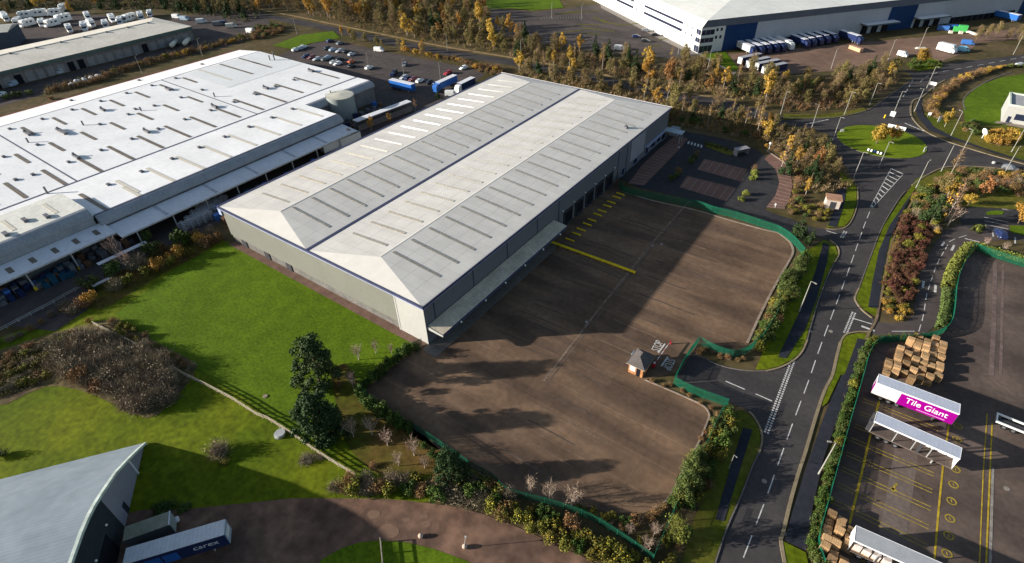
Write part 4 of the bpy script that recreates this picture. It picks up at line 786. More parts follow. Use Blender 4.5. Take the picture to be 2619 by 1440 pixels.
# cars behind the works
protos = {}
def clone(kind, col):
    k = (kind, col)
    if k not in protos: protos[k] = (van(col) if kind == 'van' else car(col, kind)); return protos[k]
    return copy_tree(protos[k])
rows = {'in the far row of the works car park': [((575, 318), 'navy', 'estate'), ((650, 335), 'grey', 'hatch')],
        'by the grass bank of the works car park': [((375, 362), 'white', 'estate'), ((318, 384), 'white', 'hatch'), ((352, 374), 'silver', 'hatch')],
        'in the second row of the works car park': [((548, 374), 'black', 'hatch'), ((597, 384), 'pale blue', 'hatch'), ((645, 394), 'silver', 'hatch'), ((695, 398), 'black', 'estate'), ((740, 418), 'silver', 'hatch')],
        'in the third row of the works car park': [((392, 434), 'navy', 'hatch'), ((435, 442), 'maroon', 'hatch'), ((477, 455), 'silver', 'hatch'), ((540, 456), 'grey', 'hatch'), ((565, 440), 'pale blue', 'hatch'), ((605, 478), 'silver', 'estate'), ((645, 456), 'black', 'hatch'), ((632, 490), 'white', 'hatch'), ((738, 474), 'orange', 'hatch'), ((735, 508), 'black', 'estate')],
        'standing in the middle of the works car park': [((1138, 497), 'grey', 'hatch'), ((1060, 555), 'black', 'estate'), ((1048, 572), 'navy', 'hatch')],
        'in the near row of the works car park': [((1132, 594), 'silver', 'hatch'), ((1165, 600), 'navy', 'hatch'), ((1200, 608), 'maroon', 'hatch'), ((1252, 620), 'white', 'hatch'), ((1320, 632), 'black', 'hatch'), ((1378, 640), 'navy', 'estate')],
        'at the right end of the works car park': [((1462, 560), 'red', 'hatch'), ((1580, 522), 'white', 'estate')]}
adj = {'estate': 'estate car', 'hatch': 'hatchback'}
for where, lst in rows.items():
    it = []
    for q, col, kd in lst:
        o = clone(kd, col); put(o, P(K(1, 0, *q)), H90+rng.uniform(-.06, .06)+(math.pi if rng.random() < .4 else 0)+(0.5 if 'middle' in where else 0)); it.append((o, f'{col} {adj[kd]}'))
    name_all(it, where, 'car', 'cars in the works car park')
    for o_, l_ in it: o_.scale = (1.12, 1.12, 1.1)
o = clone('van', 'white'); put(o, P(K(1, 0, 945, 390)), .35); tag(o, 'white van parked alone along the far kerb of the works car park', 'van')
o = clone('hatch', 'white'); put(o, P(K(1, 0, 870, 520)), 1.6); tag(o, 'small white car alone beside a lamp column in the works car park', 'car')
it = []
for q, col, kd, a in (((545, 285), 'black', 'estate', .3), ((965, 284), 'navy', 'hatch', .5), ((1040, 238), 'grey', 'hatch', .3), ((1110, 272), 'black', 'hatch', .4), ((1035, 318), 'black', 'estate', .3)):
    o = clone(kd, col); put(o, P(K(2, 0, *q)), a); it.append((o, f'{col} {adj[kd]}'))
name_all(it, 'in the empty car park before the white centre', 'car', 'cars before the white centre')
o = clone('van', 'white'); put(o, P(K(2, 0, 840, 378)), .1); tag(o, 'white van at the tree edge of the nearly empty car park', 'van')
o = clone('estate', 'grey'); put(o, P(K(3, 0, 1835, 1280)), -.15); tag(o, 'grey car driving on the road east of the roundabout', 'car')
o = clone('hatch', 'navy'); put(o, P(Z5(925, 1050)), 1.9); tag(o, 'dark blue car parked alone in the small bays on the right', 'car')
o = clone('hatch', 'silver'); put(o, P(K(3, 0, 1920, 500)), .6); tag(o, 'silver car on the verge by the upper right road', 'car')
it = []
for q, col, k, a in (((115, 645), 'pale blue', 'van', -1.0), ((470, 552), 'silver', 'van', -.9), ((20, 725), 'white', 'hatch', -.8)):
    o = clone(k, col); put(o, P(K(0, 0, *q)), a); it.append((o, f'{col} {"van" if k == "van" else "car"}'))
name_all(it, 'before the trade unit doors', 'van', 'vehicles before the trade units')
it = []
for q, col, a in (((1525, 175), 'white', .9), ((1650, 195), 'grey', .9), ((1690, 190), 'navy', .9), ((1750, 210), 'cream', .9), ((1400, 155), 'pale blue', .4), ((1340, 140), 'white', .4), ((1900, 250), 'white', .3)):
    o = clone('van', col); put(o, P(K(0, 0, *q)), a); o.scale = (1.15, 1.15, 1.15); it.append((o, f'{col} van'))
name_all(it, 'parked beyond the end of the trade units', 'van', 'vans beyond the trade units')
# motorhomes
mh0 = motorhome(); first = True; it = []
for q, a, s in (((120, 320), 1.2, 1), ((285, 375), .9, 1), ((430, 395), .2, 1), ((650, 395), 1.1, 1), ((800, 395), .15, 1), ((960, 330), .1, 1.1), ((1060, 480), 1.2, 1), ((1290, 455), 1.1, 1.1), ((1390, 400), 1.3, 1), ((1600, 415), 1.1, 1), ((1700, 330), 1.2, 1.05), ((1820, 365), 1.0, 1), ((1950, 320), .3, 1.05), ((2130, 300), 1.1, 1.1), ((85, 285), 1.4, 1), ((390, 270), -.6, 1), ((600, 250), -.7, 1.1), ((850, 240), -.8, 1.1), ((1330, 290), 1.2, 1), ((960, 160), .9, 1), ((2260, 250), 1.0, .9)):
    o = mh0 if first else copy_tree(mh0); first = False
    put(o, P(Z7(*q)), a-1.5); o.scale = (s*1.35, s*1.5, s*1.45); it.append((o, ))
it.sort(key=lambda t: screen(t[0].location)[0])
back = [o for (o,) in it if screen(o.location)[1] < 48]; front = [o for (o,) in it if o not in back]
name_all([(o, 'white motorhome') for o in back], 'in the back row behind the trade units', 'motorhome', 'white motorhomes behind the trade units', 12)
name_all([(o, 'white motorhome') for o in front[:8]], 'near the dark shed behind the trade units', 'motorhome', 'white motorhomes behind the trade units', 12)
name_all([(o, 'white motorhome') for o in front[8:]], 'along the far half of the trade unit roof', 'motorhome', 'white motorhomes behind the trade units', 12)
# two pale tankers by the unit end
for i, (q, lb) in enumerate((((1350, 312), 'cream road tanker trailer by the trade units, left of a pair'), ((1420, 300), 'cream road tanker trailer by the trade units, right of a pair'))):
    o = empty('tanker_trailer', ((-275.5, 95.5, .03), (-273, 101.5, .03))[i], -.75, lb, 'tanker', 'pair of tanker trailers')
    b = MB().tube((-4.5, 0, 2.1), (4.5, 0, 2.1), 1.15, 1.15, 14); b.ball((-4.5, 0, 2.1), 1.0, 1.13).ball((4.5, 0, 2.1), 1.0, 1.13); b.build('tank', paint('cream'), o, True)
    MB().box(-4.4, 4.4, -.4, .4, .75, 1.0).build('chassis', m_steel, o)
    for x in (-3.6, -2.4, -1.2):
        for y in (-.95, .95): add_wheel(o, x, y, WT, .5)
# lorries and trailers
def trailer(L=13.0, side='navy', top=None, h=4.0, name='trailer'):
    o = empty(name); b = MB().box(-L/2, L/2, -1.25, 1.25, 1.2, h-.05); b.build('box_body', paint(side), o)
    MB().box(-L/2-.03, L/2+.03, -1.28, 1.28, h-.04, h+.04).build('roof', top or m_facl, o)
    MB().box(-L/2+.2, L/2-.2, -.5, .5, .85, 1.19).build('chassis', m_steel, o)
    MB().box(-L/2-.06, -L/2-.032, -1.2, 1.2, 1.25, h-.12).build('rear_door', paint('white') if side not in ('white', 'cream') else m_galv, o)
    for x in (-L/2+1.5, -L/2+2.8, -L/2+4.1):
        for y in (-1.0, 1.0): add_wheel(o, x, y, WT, .5)
    MB().box(L/2-2.6, L/2-2.4, -.9, -.75, .05, 1.19).box(L/2-2.6, L/2-2.4, .75, .9, .05, 1.19).build('landing_leg', m_galv, o)
    return o
def cab(par, L, col):
    b = MB(); loft(b, [(L/2+.3, 1.2, .9, 3.6, 1.1), (L/2+1.6, 1.2, .8, 3.5, 1.1), (L/2+2.4, 1.18, .6, 2.7, 1.1)]); c = b.build('cab', paint(col), par)
    MB().add([(L/2+2.42, -1.0, 1.9), (L/2+2.42, 1.0, 1.9), (L/2+2.05, 1.0, 2.9), (L/2+2.05, -1.0, 2.9)], [(0, 1, 2, 3)]).build('windscreen', m_glass, c)
    for y in (-1.0, 1.0): add_wheel(par, L/2+1.4, y, WT, .5)
t_navy = trailer(12.5, 'navy'); cab(t_navy, 12.5, 'navy'); t_navy.name = 'articulated_lorry'
an = math.atan2(dr.y, dr.x)
it = []; n = 0; used = False
p_first = P(Z3(430, 520))
for i, q in enumerate([(470, 570), (590, 560), (690, 545), (800, 530), (900, 520), (1010, 495)]+[(1240, 470), (1330, 450), (1430, 430), (1530, 410), (1640, 390)]):
    front = P(Z3(*q)); c = front+dl*7.4
    if i == 0 or i == 5: o = trailer(12.5, 'white' if i == 5 else 'silver'); cab(o, 12.5, 'white' if i == 5 else 'navy'); o.name = 'articulated_lorry'; look = 'white lorry' if i == 5 else 'silver sided lorry'
    else:
        o = t_navy if not used else copy_tree(t_navy); used = True; look = 'navy lorry'
    put(o, (c.x, c.y, .03), math.atan2(-dl.y, -dl.x)); it.append((o, look))
name_all(it, 'backed to the docks of the white centre', 'lorry', 'lorries at the docks', 12)
o = copy_tree(t_navy); c = P(Z3(1990, 415))+dl*7.2; put(o, (c.x, c.y, .03), math.atan2(-dl.y, -dl.x)); tag(o, 'lone navy lorry standing right of the docked row', 'lorry')
c = P(Z3(1945, 505)); b = MB().box(-3.6, 3.6, -1, 1, .3, 1.9); o = b.build('skip_container', paint('pale orange')); o.location = c; o.rotation_euler = (0, 0, math.atan2(-dl.y, -dl.x)); tag(o, 'pale orange long skip container in front of the lone lorry', 'skip')
MB()
tw = trailer(12.5, 'navy', mat('grey_lorry_roof', (.34, .34, .36), var=.1)); it = []
for i, (a, c) in enumerate((((240, 735), (590, 655)), ((370, 785), (690, 715)), ((500, 815), (830, 750)), ((600, 870), (930, 800)))):
    A, B = P(Z3(*a)), P(Z3(*c)); m = A.lerp(B, .5); d = B-A
    o = tw if i == 0 else copy_tree(tw); put(o, (m.x, m.y, .03), math.atan2(d.y, d.x)); it.append((o, 'pale roofed navy trailer'))
name_all(it, 'parked by the lawn of the white centre', 'trailer', 'trailers by the corner lawn')
# odd things in the truck yard
def simple(name, mb, m, loc, rz, label, cat, **k):
    o = mb.build(name, m, None); o.location = loc; o.rotation_euler = (0, 0, rz); return tag(o, label, cat, **k)
o = van('white', 8.5, 'box_lorry'); put(o, P(Z4(1180, 930)), -.5); o.scale = (1.0, 1.5, 1.6); tag(o, 'big white box vehicle at the truck yard edge by the bushes', 'lorry')
o = van('sky blue', 5, 'parked_van'); put(o, P(Z4(1480, 920)), .3); tag(o, 'sky blue van beside the big white box vehicle', 'van')
o = van('blue', 5.5, 'parked_van'); put(o, P(Z4(1560, 800)), .2); tag(o, 'mid blue van half behind bushes in the truck yard', 'van')
o = van('white', 4.6, 'parked_van'); put(o, P(Z4(400, 1010)), -.4); tag(o, 'small white van by the golden round tree at the yard entrance', 'van')
simple('waste_compactor', MB().box(-3, 3, -1.2, 1.2, 0, 2.2).box(-1, 3, -1, 1, 2.2, 3.0), paint('green'), P(Z4(1420, 555)), .2, 'bright green waste compactor against the dock wall', 'compactor')
simple('skip_container', MB().box(-2.6, 2.6, -1.1, 1.1, 0, 2.0).box(-2.4, 2.4, -.9, .9, 2.01, 2.05), paint('bright blue'), P(Z4(1280, 510)), .2, 'blue skip next to the green compactor', 'skip')
simple('skip_container', MB().box(-2.6, 2.6, -1.1, 1.1, 0, 2.0).box(-2.4, 2.4, -.9, .9, 2.01, 2.05), paint('blue'), P(Z4(1120, 530)), .2, 'dull blue skip left of the blue skip by the wall', 'skip')
A, B = P(Z4(1560, 575)), P(Z4(1760, 640)); m = A.lerp(B, .5); simple('beam_stack', MB().box(-(B-A).length/2, (B-A).length/2, -.8, .8, 0, .5).box(-(B-A).length/2+.5, (B-A).length/2-.4, -.6, .6, .5, .9), paint('cream'), m, math.atan2((B-A).y, (B-A).x), 'long low pale beam stack lying in the truck yard', 'beams')
A, B = P(Z4(640, 870)), P(Z4(820, 870)); m = A.lerp(B, .5); simple('beam_stack', MB().box(-(B-A).length/2, (B-A).length/2, -.8, .8, 0, .35).box(-(B-A).length/2+.5, (B-A).length/2-.4, -.6, .6, .35, .7), paint('cream'), m, math.atan2((B-A).y, (B-A).x), 'short pale beam stack left of the white box vehicle', 'beams')
o = trailer(13, 'bright blue'); c = P(Z4(2400, 400))+dl*5; put(o, (c.x, c.y, .03), math.atan2(-dl.y, -dl.x)); tag(o, 'bright blue trailer backed to the far right dock', 'trailer')
for q, lb in (((1260, 590), 'left of the green compactor'), ((1440, 600), 'before the green compactor')): simple('crate', MB().box(-.8, .8, -.8, .8, .1, 1.2).box(-.85, .85, -.85, .85, 0, .09), paint('cream'), P(Z4(*q)), .3, f'pale crate standing {lb}', 'crate')
# lorries behind the works
o = trailer(13.2, 'bright blue'); A, B = P(K(1, 0, 1010, 665)), P(K(1, 0, 1215, 715)); m = A.lerp(B, .5); put(o, (m.x, m.y+1, .03), math.atan2((B-A).y, (B-A).x)); tag(o, 'bright blue trailer parked behind the works tank', 'trailer')
A, B = P(K(1, 0, 1375, 700)), P(K(1, 0, 1535, 625)); m = A.lerp(B, .5); o = trailer(12, 'blue'); cab(o, 12, 'bright blue'); o.name = 'articulated_lorry'; put(o, (m.x, m.y, .03), math.atan2((A-B).y, (A-B).x)); tag(o, 'blue articulated lorry in the works car park, left of the white one', 'lorry')
A, B = P(K(1, 0, 1545, 705)), P(K(1, 0, 1665, 645)); m = A.lerp(B, .5); o = trailer(9.5, 'navy'); cab(o, 9.5, 'white'); o.name = 'articulated_lorry'; put(o, (m.x, m.y, .03), math.atan2((A-B).y, (A-B).x)); tag(o, 'white cabbed navy lorry partly behind the grey warehouse roof', 'lorry')
o = van('white'); put(o, P(K(1, 0, 1490, 725)), .5); tag(o, 'white van just left of the white cabbed lorry', 'van')
A, B = P(K(1, 0, 775, 985)), P(K(1, 0, 1180, 830)); m = A.lerp(B, .5); Lc = (B-A).length
o = empty('covered_store', m, math.atan2((B-A).y, (B-A).x), 'long narrow pale roofed covered store beside the storage tank', 'store')
MB().box(-Lc/2, Lc/2, -1.4, 1.6, 3.6, 3.85).build('roof', m_facl, o); MB().box(-Lc/2, Lc/2, 1.3, 1.5, 0, 3.59).box(-Lc/2, Lc/2, -1.3, -1.2, 0, 2.2).build('wall', m_facw, o)
A, B = P(K(1, 0, 525, 1175)), P(K(1, 0, 800, 1065)); m = A.lerp(B, .5); o = trailer((B-A).length, 'white', m_cladw, 3.9); put(o, (m.x, m.y, .03), math.atan2((B-A).y, (B-A).x)); tag(o, 'long white trailer against the grey warehouse, by blue stacks', 'trailer')

# ------------------------------------------------------------------ trailers in the right hand yard
def pt(q, z=4.0): return P(Z2(*q), z)
m_alum = mat('trailer_roof', (.40, .43, .50), rough=.45, sc=.8, var=.08, seams=((X, .62, .06, .10),))
m_curt = mat('white_curtain', (.62, .61, .57), rough=.7, sc=1.2, var=.12)
def curtainsider(A, B, L=13.4, name='curtain_trailer'):
    """empty at the middle, local +x towards B"""
    m = A.lerp(B, .5); o = empty(name, (m.x, m.y, .05), math.atan2((B-A).y, (B-A).x))
    MB().box(-L/2, L/2, -1.25, 1.25, 1.05, 1.25).build('deck', mat('deck_boards', (.13, .10, .085), var=.3, sc=.8) if 'deck_boards' not in bpy.data.materials else bpy.data.materials['deck_boards'], o)
    MB().box(-L/2+.3, L/2-.3, -.55, -.4, .7, 1.04).box(-L/2+.3, L/2-.3, .4, .55, .7, 1.04).build('chassis', m_steel, o)
    r = MB().box(-L/2, L/2, -1.25, 1.25, 3.93, 4.0).build('roof', m_alum, o)
    MB().box(-L/2, L/2, -1.30, -1.252, 3.72, 4.03).box(-L/2, L/2, 1.252, 1.30, 3.72, 4.03).box(L/2+.002, L/2+.05, -1.3, 1.3, 3.8, 4.03).box(-L/2-.05, -L/2-.002, -1.3, 1.3, 3.8, 4.03).build('roof_rail', m_facl, r)
    for x in (-L/2+1.6, -L/2+2.95, -L/2+4.3):
        for y in (-1.0, 1.0): add_wheel(o, x, y, WT, .5)
    for y in (-.85, .85): MB().box(L/2-2.7, L/2-2.5, y-.08, y+.08, .02, 1.04).build('landing_leg', m_galv, o)
    return o, r
# 1: magenta trailer; its nose is at the left end in the photo, lettering on the near side
A, B = pt((375, 385)), pt((1990, 990)); A.z = B.z = 0; L = (B-A).length+.2
o, r = curtainsider(A, B, L); tag(o, 'magenta and white curtain sided trailer lettered along its side', 'trailer')
x1 = -L/2+L*.31
for s in (-1, 1): MB().box(x1, L/2, s*1.26-.03, s*1.26+.03, 1.0, 3.70).build('curtain', paint('magenta'), o)
MB().box(-L/2, x1-.01, -1.28, -1.22, 1.25, 3.70).build('curtain', m_curt, o); MB().box(-L/2, x1-.01, 1.22, 1.28, 1.25, 3.70).build('curtain', m_curt, o)
MB().box(-L/2-.06, -L/2, -1.24, 1.24, 1.0, 3.78).build('rear_frame', paint('white'), o); MB().box(-L/2-.10, -L/2-.065, -1.0, .55, 1.25, 3.3).build('rear_panel', paint('magenta'), o)
MB().box(L/2, L/2+.06, -1.24, 1.24, 1.0, 3.78).build('bulkhead', m_facl, o)
MB().box(x1+.02, x1+.12, -1.31, -1.292, 1.0, 3.7).build('curtain_edge', m_curt, o)
f = words('Tile Giant', (x1+(L/2-x1)*.50, -1.305), 0, 1.75, m_lamp, 2.55, parent=o, rot=(H90, 0, 0)); f.scale = (.92, 1, 1)
MB().box(x1+3.2, L/2-1.2, -1.31, -1.292, 1.35, 1.5).build('side_stripe', mat('pink_stripe', (.55, .25, .50)), o)
# 2: stripped trailer with its sides drawn back
A = P(K(3, 2, 830, 310), 4); B = P(K(3, 2, 1470, 590), 4); A.z = B.z = 0; L = (B-A).length
o, r = curtainsider(A, B, L); tag(o, 'open sided grey roofed trailer standing empty, posts showing', 'trailer')
for x in (-L/2+.15, -L/2+3.6, .2, L/2-3.6):
    for s in (-1, 1): MB().box(x-.06, x+.06, s*1.2-.05, s*1.2+.05, 1.25, 3.9).build('side_post', m_galv, o)
MB().box(L/2-.08, L/2, -1.24, 1.24, 1.0, 3.92).build('bulkhead', paint('white'), o)
MB().box(-L/2-.55, -L/2, -1.25, -.7, 1.25, 3.7).box(-L/2-.4, -L/2, .8, 1.25, 1.25, 3.7).build('rear_door', m_steel, o)
MB().box(.9, 1.3, -1.26, -1.05, 1.2, 3.8).build('curtain', m_steel, o); MB().box(L/2-4.0, L/2-.1, 1.1, 1.2, 1.26, 1.7).box(-L/2+.2, L/2-4.1, 1.1, 1.2, 2.1, 2.3).build('side_slat', m_facl, o)
# 3: trailer at the bottom with pallets aboard
A = P(K(3, 2, 675, 1190), 4); B = P(K(3, 2, 1260, 1450), 4); A.z = B.z = 0; d = (B-A).normalized(); B = A+d*13.4; L = 13.4
o, r = curtainsider(A, B, L); tag(o, 'grey roofed open trailer loaded with wrapped pallets at the bottom', 'trailer'); r.data.materials[0] = mat('grey_trailer_roof', (.34, .35, .36), rough=.5, sc=.8, var=.1)
MB().box(-L/2-.06, -L/2, -1.24, 1.24, 1.0, 3.92).build('rear_frame', paint('white'), o); MB().box(L/2, L/2+.06, -1.24, 1.24, 1.0, 3.92).build('bulkhead', paint('white'), o)
for x in (-L/2+3.3, 0, L/2-3.5):
    for s in (-1, 1): MB().box(x-.06, x+.06, s*1.2-.05, s*1.2+.05, 1.25, 3.9).build('side_post', m_galv, o)
m3 = A.lerp(B, .5); it = []; m_wrap = mat('pale_wrap', (.60, .52, .48), rough=.5, sc=2, var=.25)
m_tan = mat('pallet_wood', (.42, .26, .13), sc=1.5, var=.2, obj=.40, seams=((ZZ, .145, .05, .55), (X, .30, .05, .4)))
for i in range(8):
    x = -L/2+.9+i*1.25; p = Vector((m3.x, m3.y, 0))+d*x+Vector((-d.y, d.x, 0))*-.55
    if i == 4: continue
    q = empty('wrapped_pallet', (p.x, p.y, 1.302), math.atan2(d.y, d.x)+rng.uniform(-.06, .06)); MB().box(-.5, .5, -.45, .45, .15, 1.1+rng.random()*.6).build('load', m_wrap, q); MB().box(-.52, .52, -.5, .5, 0, .14).build('pallet', m_tan, q); it.append((q, 'wrapped pallet'))
name_all(it, 'on the deck of the bottom open trailer', 'pallet', 'wrapped pallets on the open trailer')
# 4: flatbed at the right edge
A, B = P(K(3, 2, 1715, 345)), P(K(3, 2, 2150, 520)); d = (B-A).normalized(); m4 = A+d*5.6
o = empty('flatbed_trailer', (m4.x, m4.y, .05), math.atan2(d.y, d.x), 'white framed skeletal flatbed trailer at the right edge of the yard', 'trailer')
MB().box(-5.6, 5.6, -1.2, -.95, .9, 1.2).box(-5.6, 5.6, .95, 1.2, .9, 1.2).box(-5.6, -5.4, -.94, .94, .9, 1.2).box(-1.5, 5.6, -.94, .94, 1.0, 1.15).build('frame', paint('white'), o); MB().box(-5.4, -1.52, -.3, .3, .8, 1.0).build('chassis', m_steel, o)
for x in (-4.2, -2.9, 3.5):
    for y in (-1.0, 1.0): add_wheel(o, x, y, WT, .42)
for i, (x, y, lb) in enumerate(((-1.0, -.3, 'left'), (.4, -.35, 'middle'), (1.9, .3, 'right'))):
    p = m4+d*x+Vector((-d.y, d.x, 0))*y; q = empty('pallet_load', (p.x, p.y, 1.2), math.atan2(d.y, d.x), f'tan boxed load on the skeletal flatbed trailer, {lb} of three', 'pallet', 'loads on the flatbed')
    MB().box(-.6, .6, -.5, .5, .15, .9).build('load', m_tan, q); MB().box(-.62, .62, -.55, .55, 0, .14).build('pallet', m_steel, q)
# 5: lettered trailer, container and booth at the vaulted shed
A = P(K(0, 2, 975, 1360), 4); B = P(K(0, 2, 1700, 1145), 4); A.z = B.z = 0; d = (B-A).normalized(); L = 13.4; ctr = B-d*(L/2+.1)
m_whr = mat('white_trailer_roof', (.62, .60, .60), rough=.6, sc=1.0, var=.1, seams=((d, .6, .07, .15),))
o = trailer(L, 'navy', m_whr); put(o, (ctr.x, ctr.y, .1), math.atan2(d.y, d.x)); 
tag(o, 'white roofed navy trailer with white lettering by the vaulted shed', 'trailer')
MB().box(L/2+.035, L/2+.10, -1.2, 1.2, 1.3, 3.95).build('front_panel', paint('pale blue'), o); MB().box(L/2+.101, L/2+.12, -.9, .9, 2.2, 3.4).build('nose_panel', paint('white'), o)
f = words('carex', (L/2-2.9, -1.275), 0, 1.5, m_facl, 2.75, parent=o, rot=(H90, 0, 0)); f.scale = (1.05, 1, 1)
for x in (-5.6, -3.3, -1.0): MB().box(x-1.0, x+1.0, -1.29, -1.251, 1.3, 3.2).build('side_panel', paint('bright blue'), o)
A = P(K(0, 2, 950, 1190), 2.9); B = P(K(0, 2, 1262, 1080), 2.9); A.z = B.z = 0; d = (B-A).normalized(); L = (B-A).length+.6; m = A.lerp(B, .5)
o = empty('storage_container', (m.x, m.y, .1), math.atan2(d.y, d.x), 'olive roofed steel storage container beside the vaulted shed', 'container')
MB().box(-L/2, L/2, -1.22, 1.22, .05, 2.7).build('body', mat('grey_container', (.13, .14, .14), sc=.6, var=.2, seams=((d, .28, .1, .2),)), o); MB().box(-L/2, L/2, -1.22, 1.22, 2.705, 2.78).build('roof', mat('olive_top', (.30, .29, .21), sc=.5, var=.18), o)
MB().box(L/2+.002, L/2+.05, -1.1, 1.1, .2, 2.6).build('door', mat('pale_door', (.30, .34, .33), var=.1), o); MB().box(L/2-.12, L/2+.06, -1.23, 1.23, 2.705, 2.86).build('roof_rim', m_facl, o)
for q, s, lb, mm in (((1335, 1130), 1.1, 'grey bagged rubbish heap beside the storage container', 'silver'), ((1295, 1165), .7, 'rust brown drum beside the storage container', 'orange')):
    p = P(K(0, 2, *q)); b = MB()
    if mm == 'orange': b.tube((0, 0, 0), (0, 0, 1.1), .4, .4, 12); simple('steel_drum', b, paint('maroon'), (p.x, p.y, .1), 0, lb, 'drum')
    else:
        for i in range(7): b.ball((rng.uniform(-.7, .7), rng.uniform(-.5, .5), .35+rng.random()*.5), .42, .35)
        simple('rubbish_heap', b, m_facl, (p.x, p.y, .1), 0, lb, 'rubbish heap')
# stones on the dirt road
for q, lb, post in (((1258, 1220), 'pale round stone on the muddy road, left one', 0), ((1590, 1300), 'pale stone with a thin post on the muddy road', 1)):
    p = P(K(1, 2, *q)); o = empty('marker_stone' if not post else 'marker_post', (p.x, p.y, .08), 0, lb, 'stone' if not post else 'post')
    MB().ball((0, 0, .3), .42, .40).build('stone', mat('pale_stone', (.50, .38, .30), var=.25) if 'pale_stone' not in bpy.data.materials else bpy.data.materials['pale_stone'], o, True)
    if post: MB().tube((0, 0, .5), (.2, .3, 3.0), .05, .05, 5).box(.05, .35, .2, .4, 2.9, 3.05).build('pole', m_galv, o)

# ------------------------------------------------------------------ pallet and timber stacks
it = []
poly = vv([(2228, 905), (2300, 852), (2378, 862), (2360, 975), (2215, 950)])
c0 = sum(poly, Vector((0, 0, 0)))/len(poly)
pp = [MB().box(-.6, .6, -.5, .5, .0, 1).mesh('pallet_stack', m_tan), MB().box(-1.1, 1.1, -.5, .5, .0, 1).mesh('pallet_stack', m_tan)]
def stack_at(x, y, h, rz, big=0):
    o = bpy.data.objects.new('pallet_stack', pp[big]); COL.objects.link(o); o.location = (x, y, .05); o.rotation_euler = (0, 0, rz); o.scale = (1, 1, h); return o
for i in range(-6, 7):
    for j in range(-9, 10):
        x, y = c0.x+i*1.36, c0.y+j*1.14
        if not inside((x, y), poly) or rng.random() < .12: continue
        it.append((stack_at(x+rng.uniform(-.05, .05), y+rng.uniform(-.04, .04), rng.choice((.75, 1.05, 1.35, 1.5, 1.65, 1.8)), rng.uniform(-.03, .03)), 'tan wooden pallet stack'))
name_all(it, 'in the block behind the magenta trailer', 'pallet stack', 'pallet stacks behind the magenta trailer')
it = []; poly = kk(3, 2, [(395, 1270), (450, 1090), (640, 1080), (610, 1250), (560, 1480), (430, 1480)])
c0 = sum(poly, Vector((0, 0, 0)))/len(poly)
for i in range(-4, 5):
    for j in range(-7, 8):
        x, y = c0.x+i*1.38, c0.y+j*1.18
        if not inside((x, y), poly) or rng.random() < .1: continue
        it.append((stack_at(x+rng.uniform(-.12, .12), y+rng.uniform(-.08, .08), rng.choice((.8, 1.1, 1.5, 1.9, 2.2)), rng.uniform(-.12, .12)), 'tan wooden pallet stack'))
name_all(it, 'in the block by the bottom open trailer', 'pallet stack', 'pallet stacks by the bottom trailer')
simple('tarpaulin', MB().box(-.9, .9, -.7, .7, 0, .25).box(-.7, .7, -.5, .5, .25, .4), paint('bright blue'), P(V(2318, 862), .1)+Vector((0, .8, 0)), .2, 'folded blue tarpaulin at the edge of the upper pallet block', 'tarpaulin')
# crate stacks under the lean-tos of the works
m_crate = [paint('blue'), paint('navy'), mat('brown_crate', (.16, .085, .05), var=.3), mat('grey_crate', (.14, .14, .15), var=.3), mat('teal_crate', (.02, .075, .12), var=.2)]
nm = ['blue', 'navy', 'brown', 'grey', 'teal']; cm = [MB().box(-.55, .55, -.55, .55, 0, 1).box(-.58, .58, -.58, .58, 1.0, 1.06).mesh('crate_stack', m) for m in m_crate]
def crates(x0, x1, y0, y1, dx, dy, wts, hmax, where, group, keep=.8):
    it = []; x = x0
    while x < x1:
        y = y0
        while y < y1:
            if rng.random() < keep:
                k = rng.choices(range(5), wts)[0]; o = bpy.data.objects.new('crate_stack', cm[k]); COL.objects.link(o); o.location = (x+rng.uniform(-.3, .3), y+rng.uniform(-.3, .3), .04); h = rng.uniform(.9, hmax); o.scale = (rng.uniform(1, 1.7), rng.uniform(1, 1.5), h); o.rotation_euler = (0, 0, rng.uniform(-.1, .1)); it.append((o, f'{nm[k]} crate stack'))
            y += dy
        x += dx
    name_all(it, where, 'crate stack', group, 9)
crates(-89.4, -80, 4, 58, 1.9, 2.1, (5, 2.5, 3, 2, 2), 2.3, 'between the works lean-to and grey warehouse', 'crate stacks beside the works')
crates(-97, -92, -60, -16, 1.75, 1.9, (.4, 2, 2, 5, 2), 2.6, 'under the near lean-to of the works', 'crate stacks under the near lean-to')
crates(-96, -91, -38, -31, 1.9, 1.9, (0, 0, 0, 0, 5), 2.4, 'in the blue group under the near lean-to', 'teal crates under the near lean-to', 1)
crates(-113, -102, 68, 92, 3.4, 3.4, (1, 2, 2, 3, 0), 1.8, 'in the yard beside the storage tank', 'crate stacks beside the tank', .75)
# stillage racks of pale steel at the warehouse corner
it = []
m_still = mat('pale_steel', (.50, .50, .52), rough=.5, var=.2)
sb_ = MB()
for x in (-.9, .9):
    for y in (-.55, .55): sb_.box(x-.05, x+.05, y-.05, y+.05, 0, 2.6)
for z in (.1, .7, 1.3, 1.9, 2.5): sb_.box(-.95, .95, -.6, -.5, z, z+.1).box(-.95, .95, .5, .6, z, z+.1).box(-.95, .95, -.08, .08, z, z+.07)
sm_ = sb_.mesh('stillage', m_still)
A, B = P(K(0, 1, 1400, 320)), P(K(0, 1, 1600, 235))
for i in range(5):
    for j in range(4):
        p = A.lerp(B, i/4.2)+Vector((-1.6*j, 2.6*j, 0)); o = bpy.data.objects.new('stillage', sm_); COL.objects.link(o); o.location = (p.x, p.y, .04); o.rotation_euler = (0, 0, .5+rng.uniform(-.06, .06)); it.append((o, 'pale steel stillage'))
name_all(it, 'stacked by the left corner of the grey warehouse', 'stillage', 'stillages by the warehouse corner')
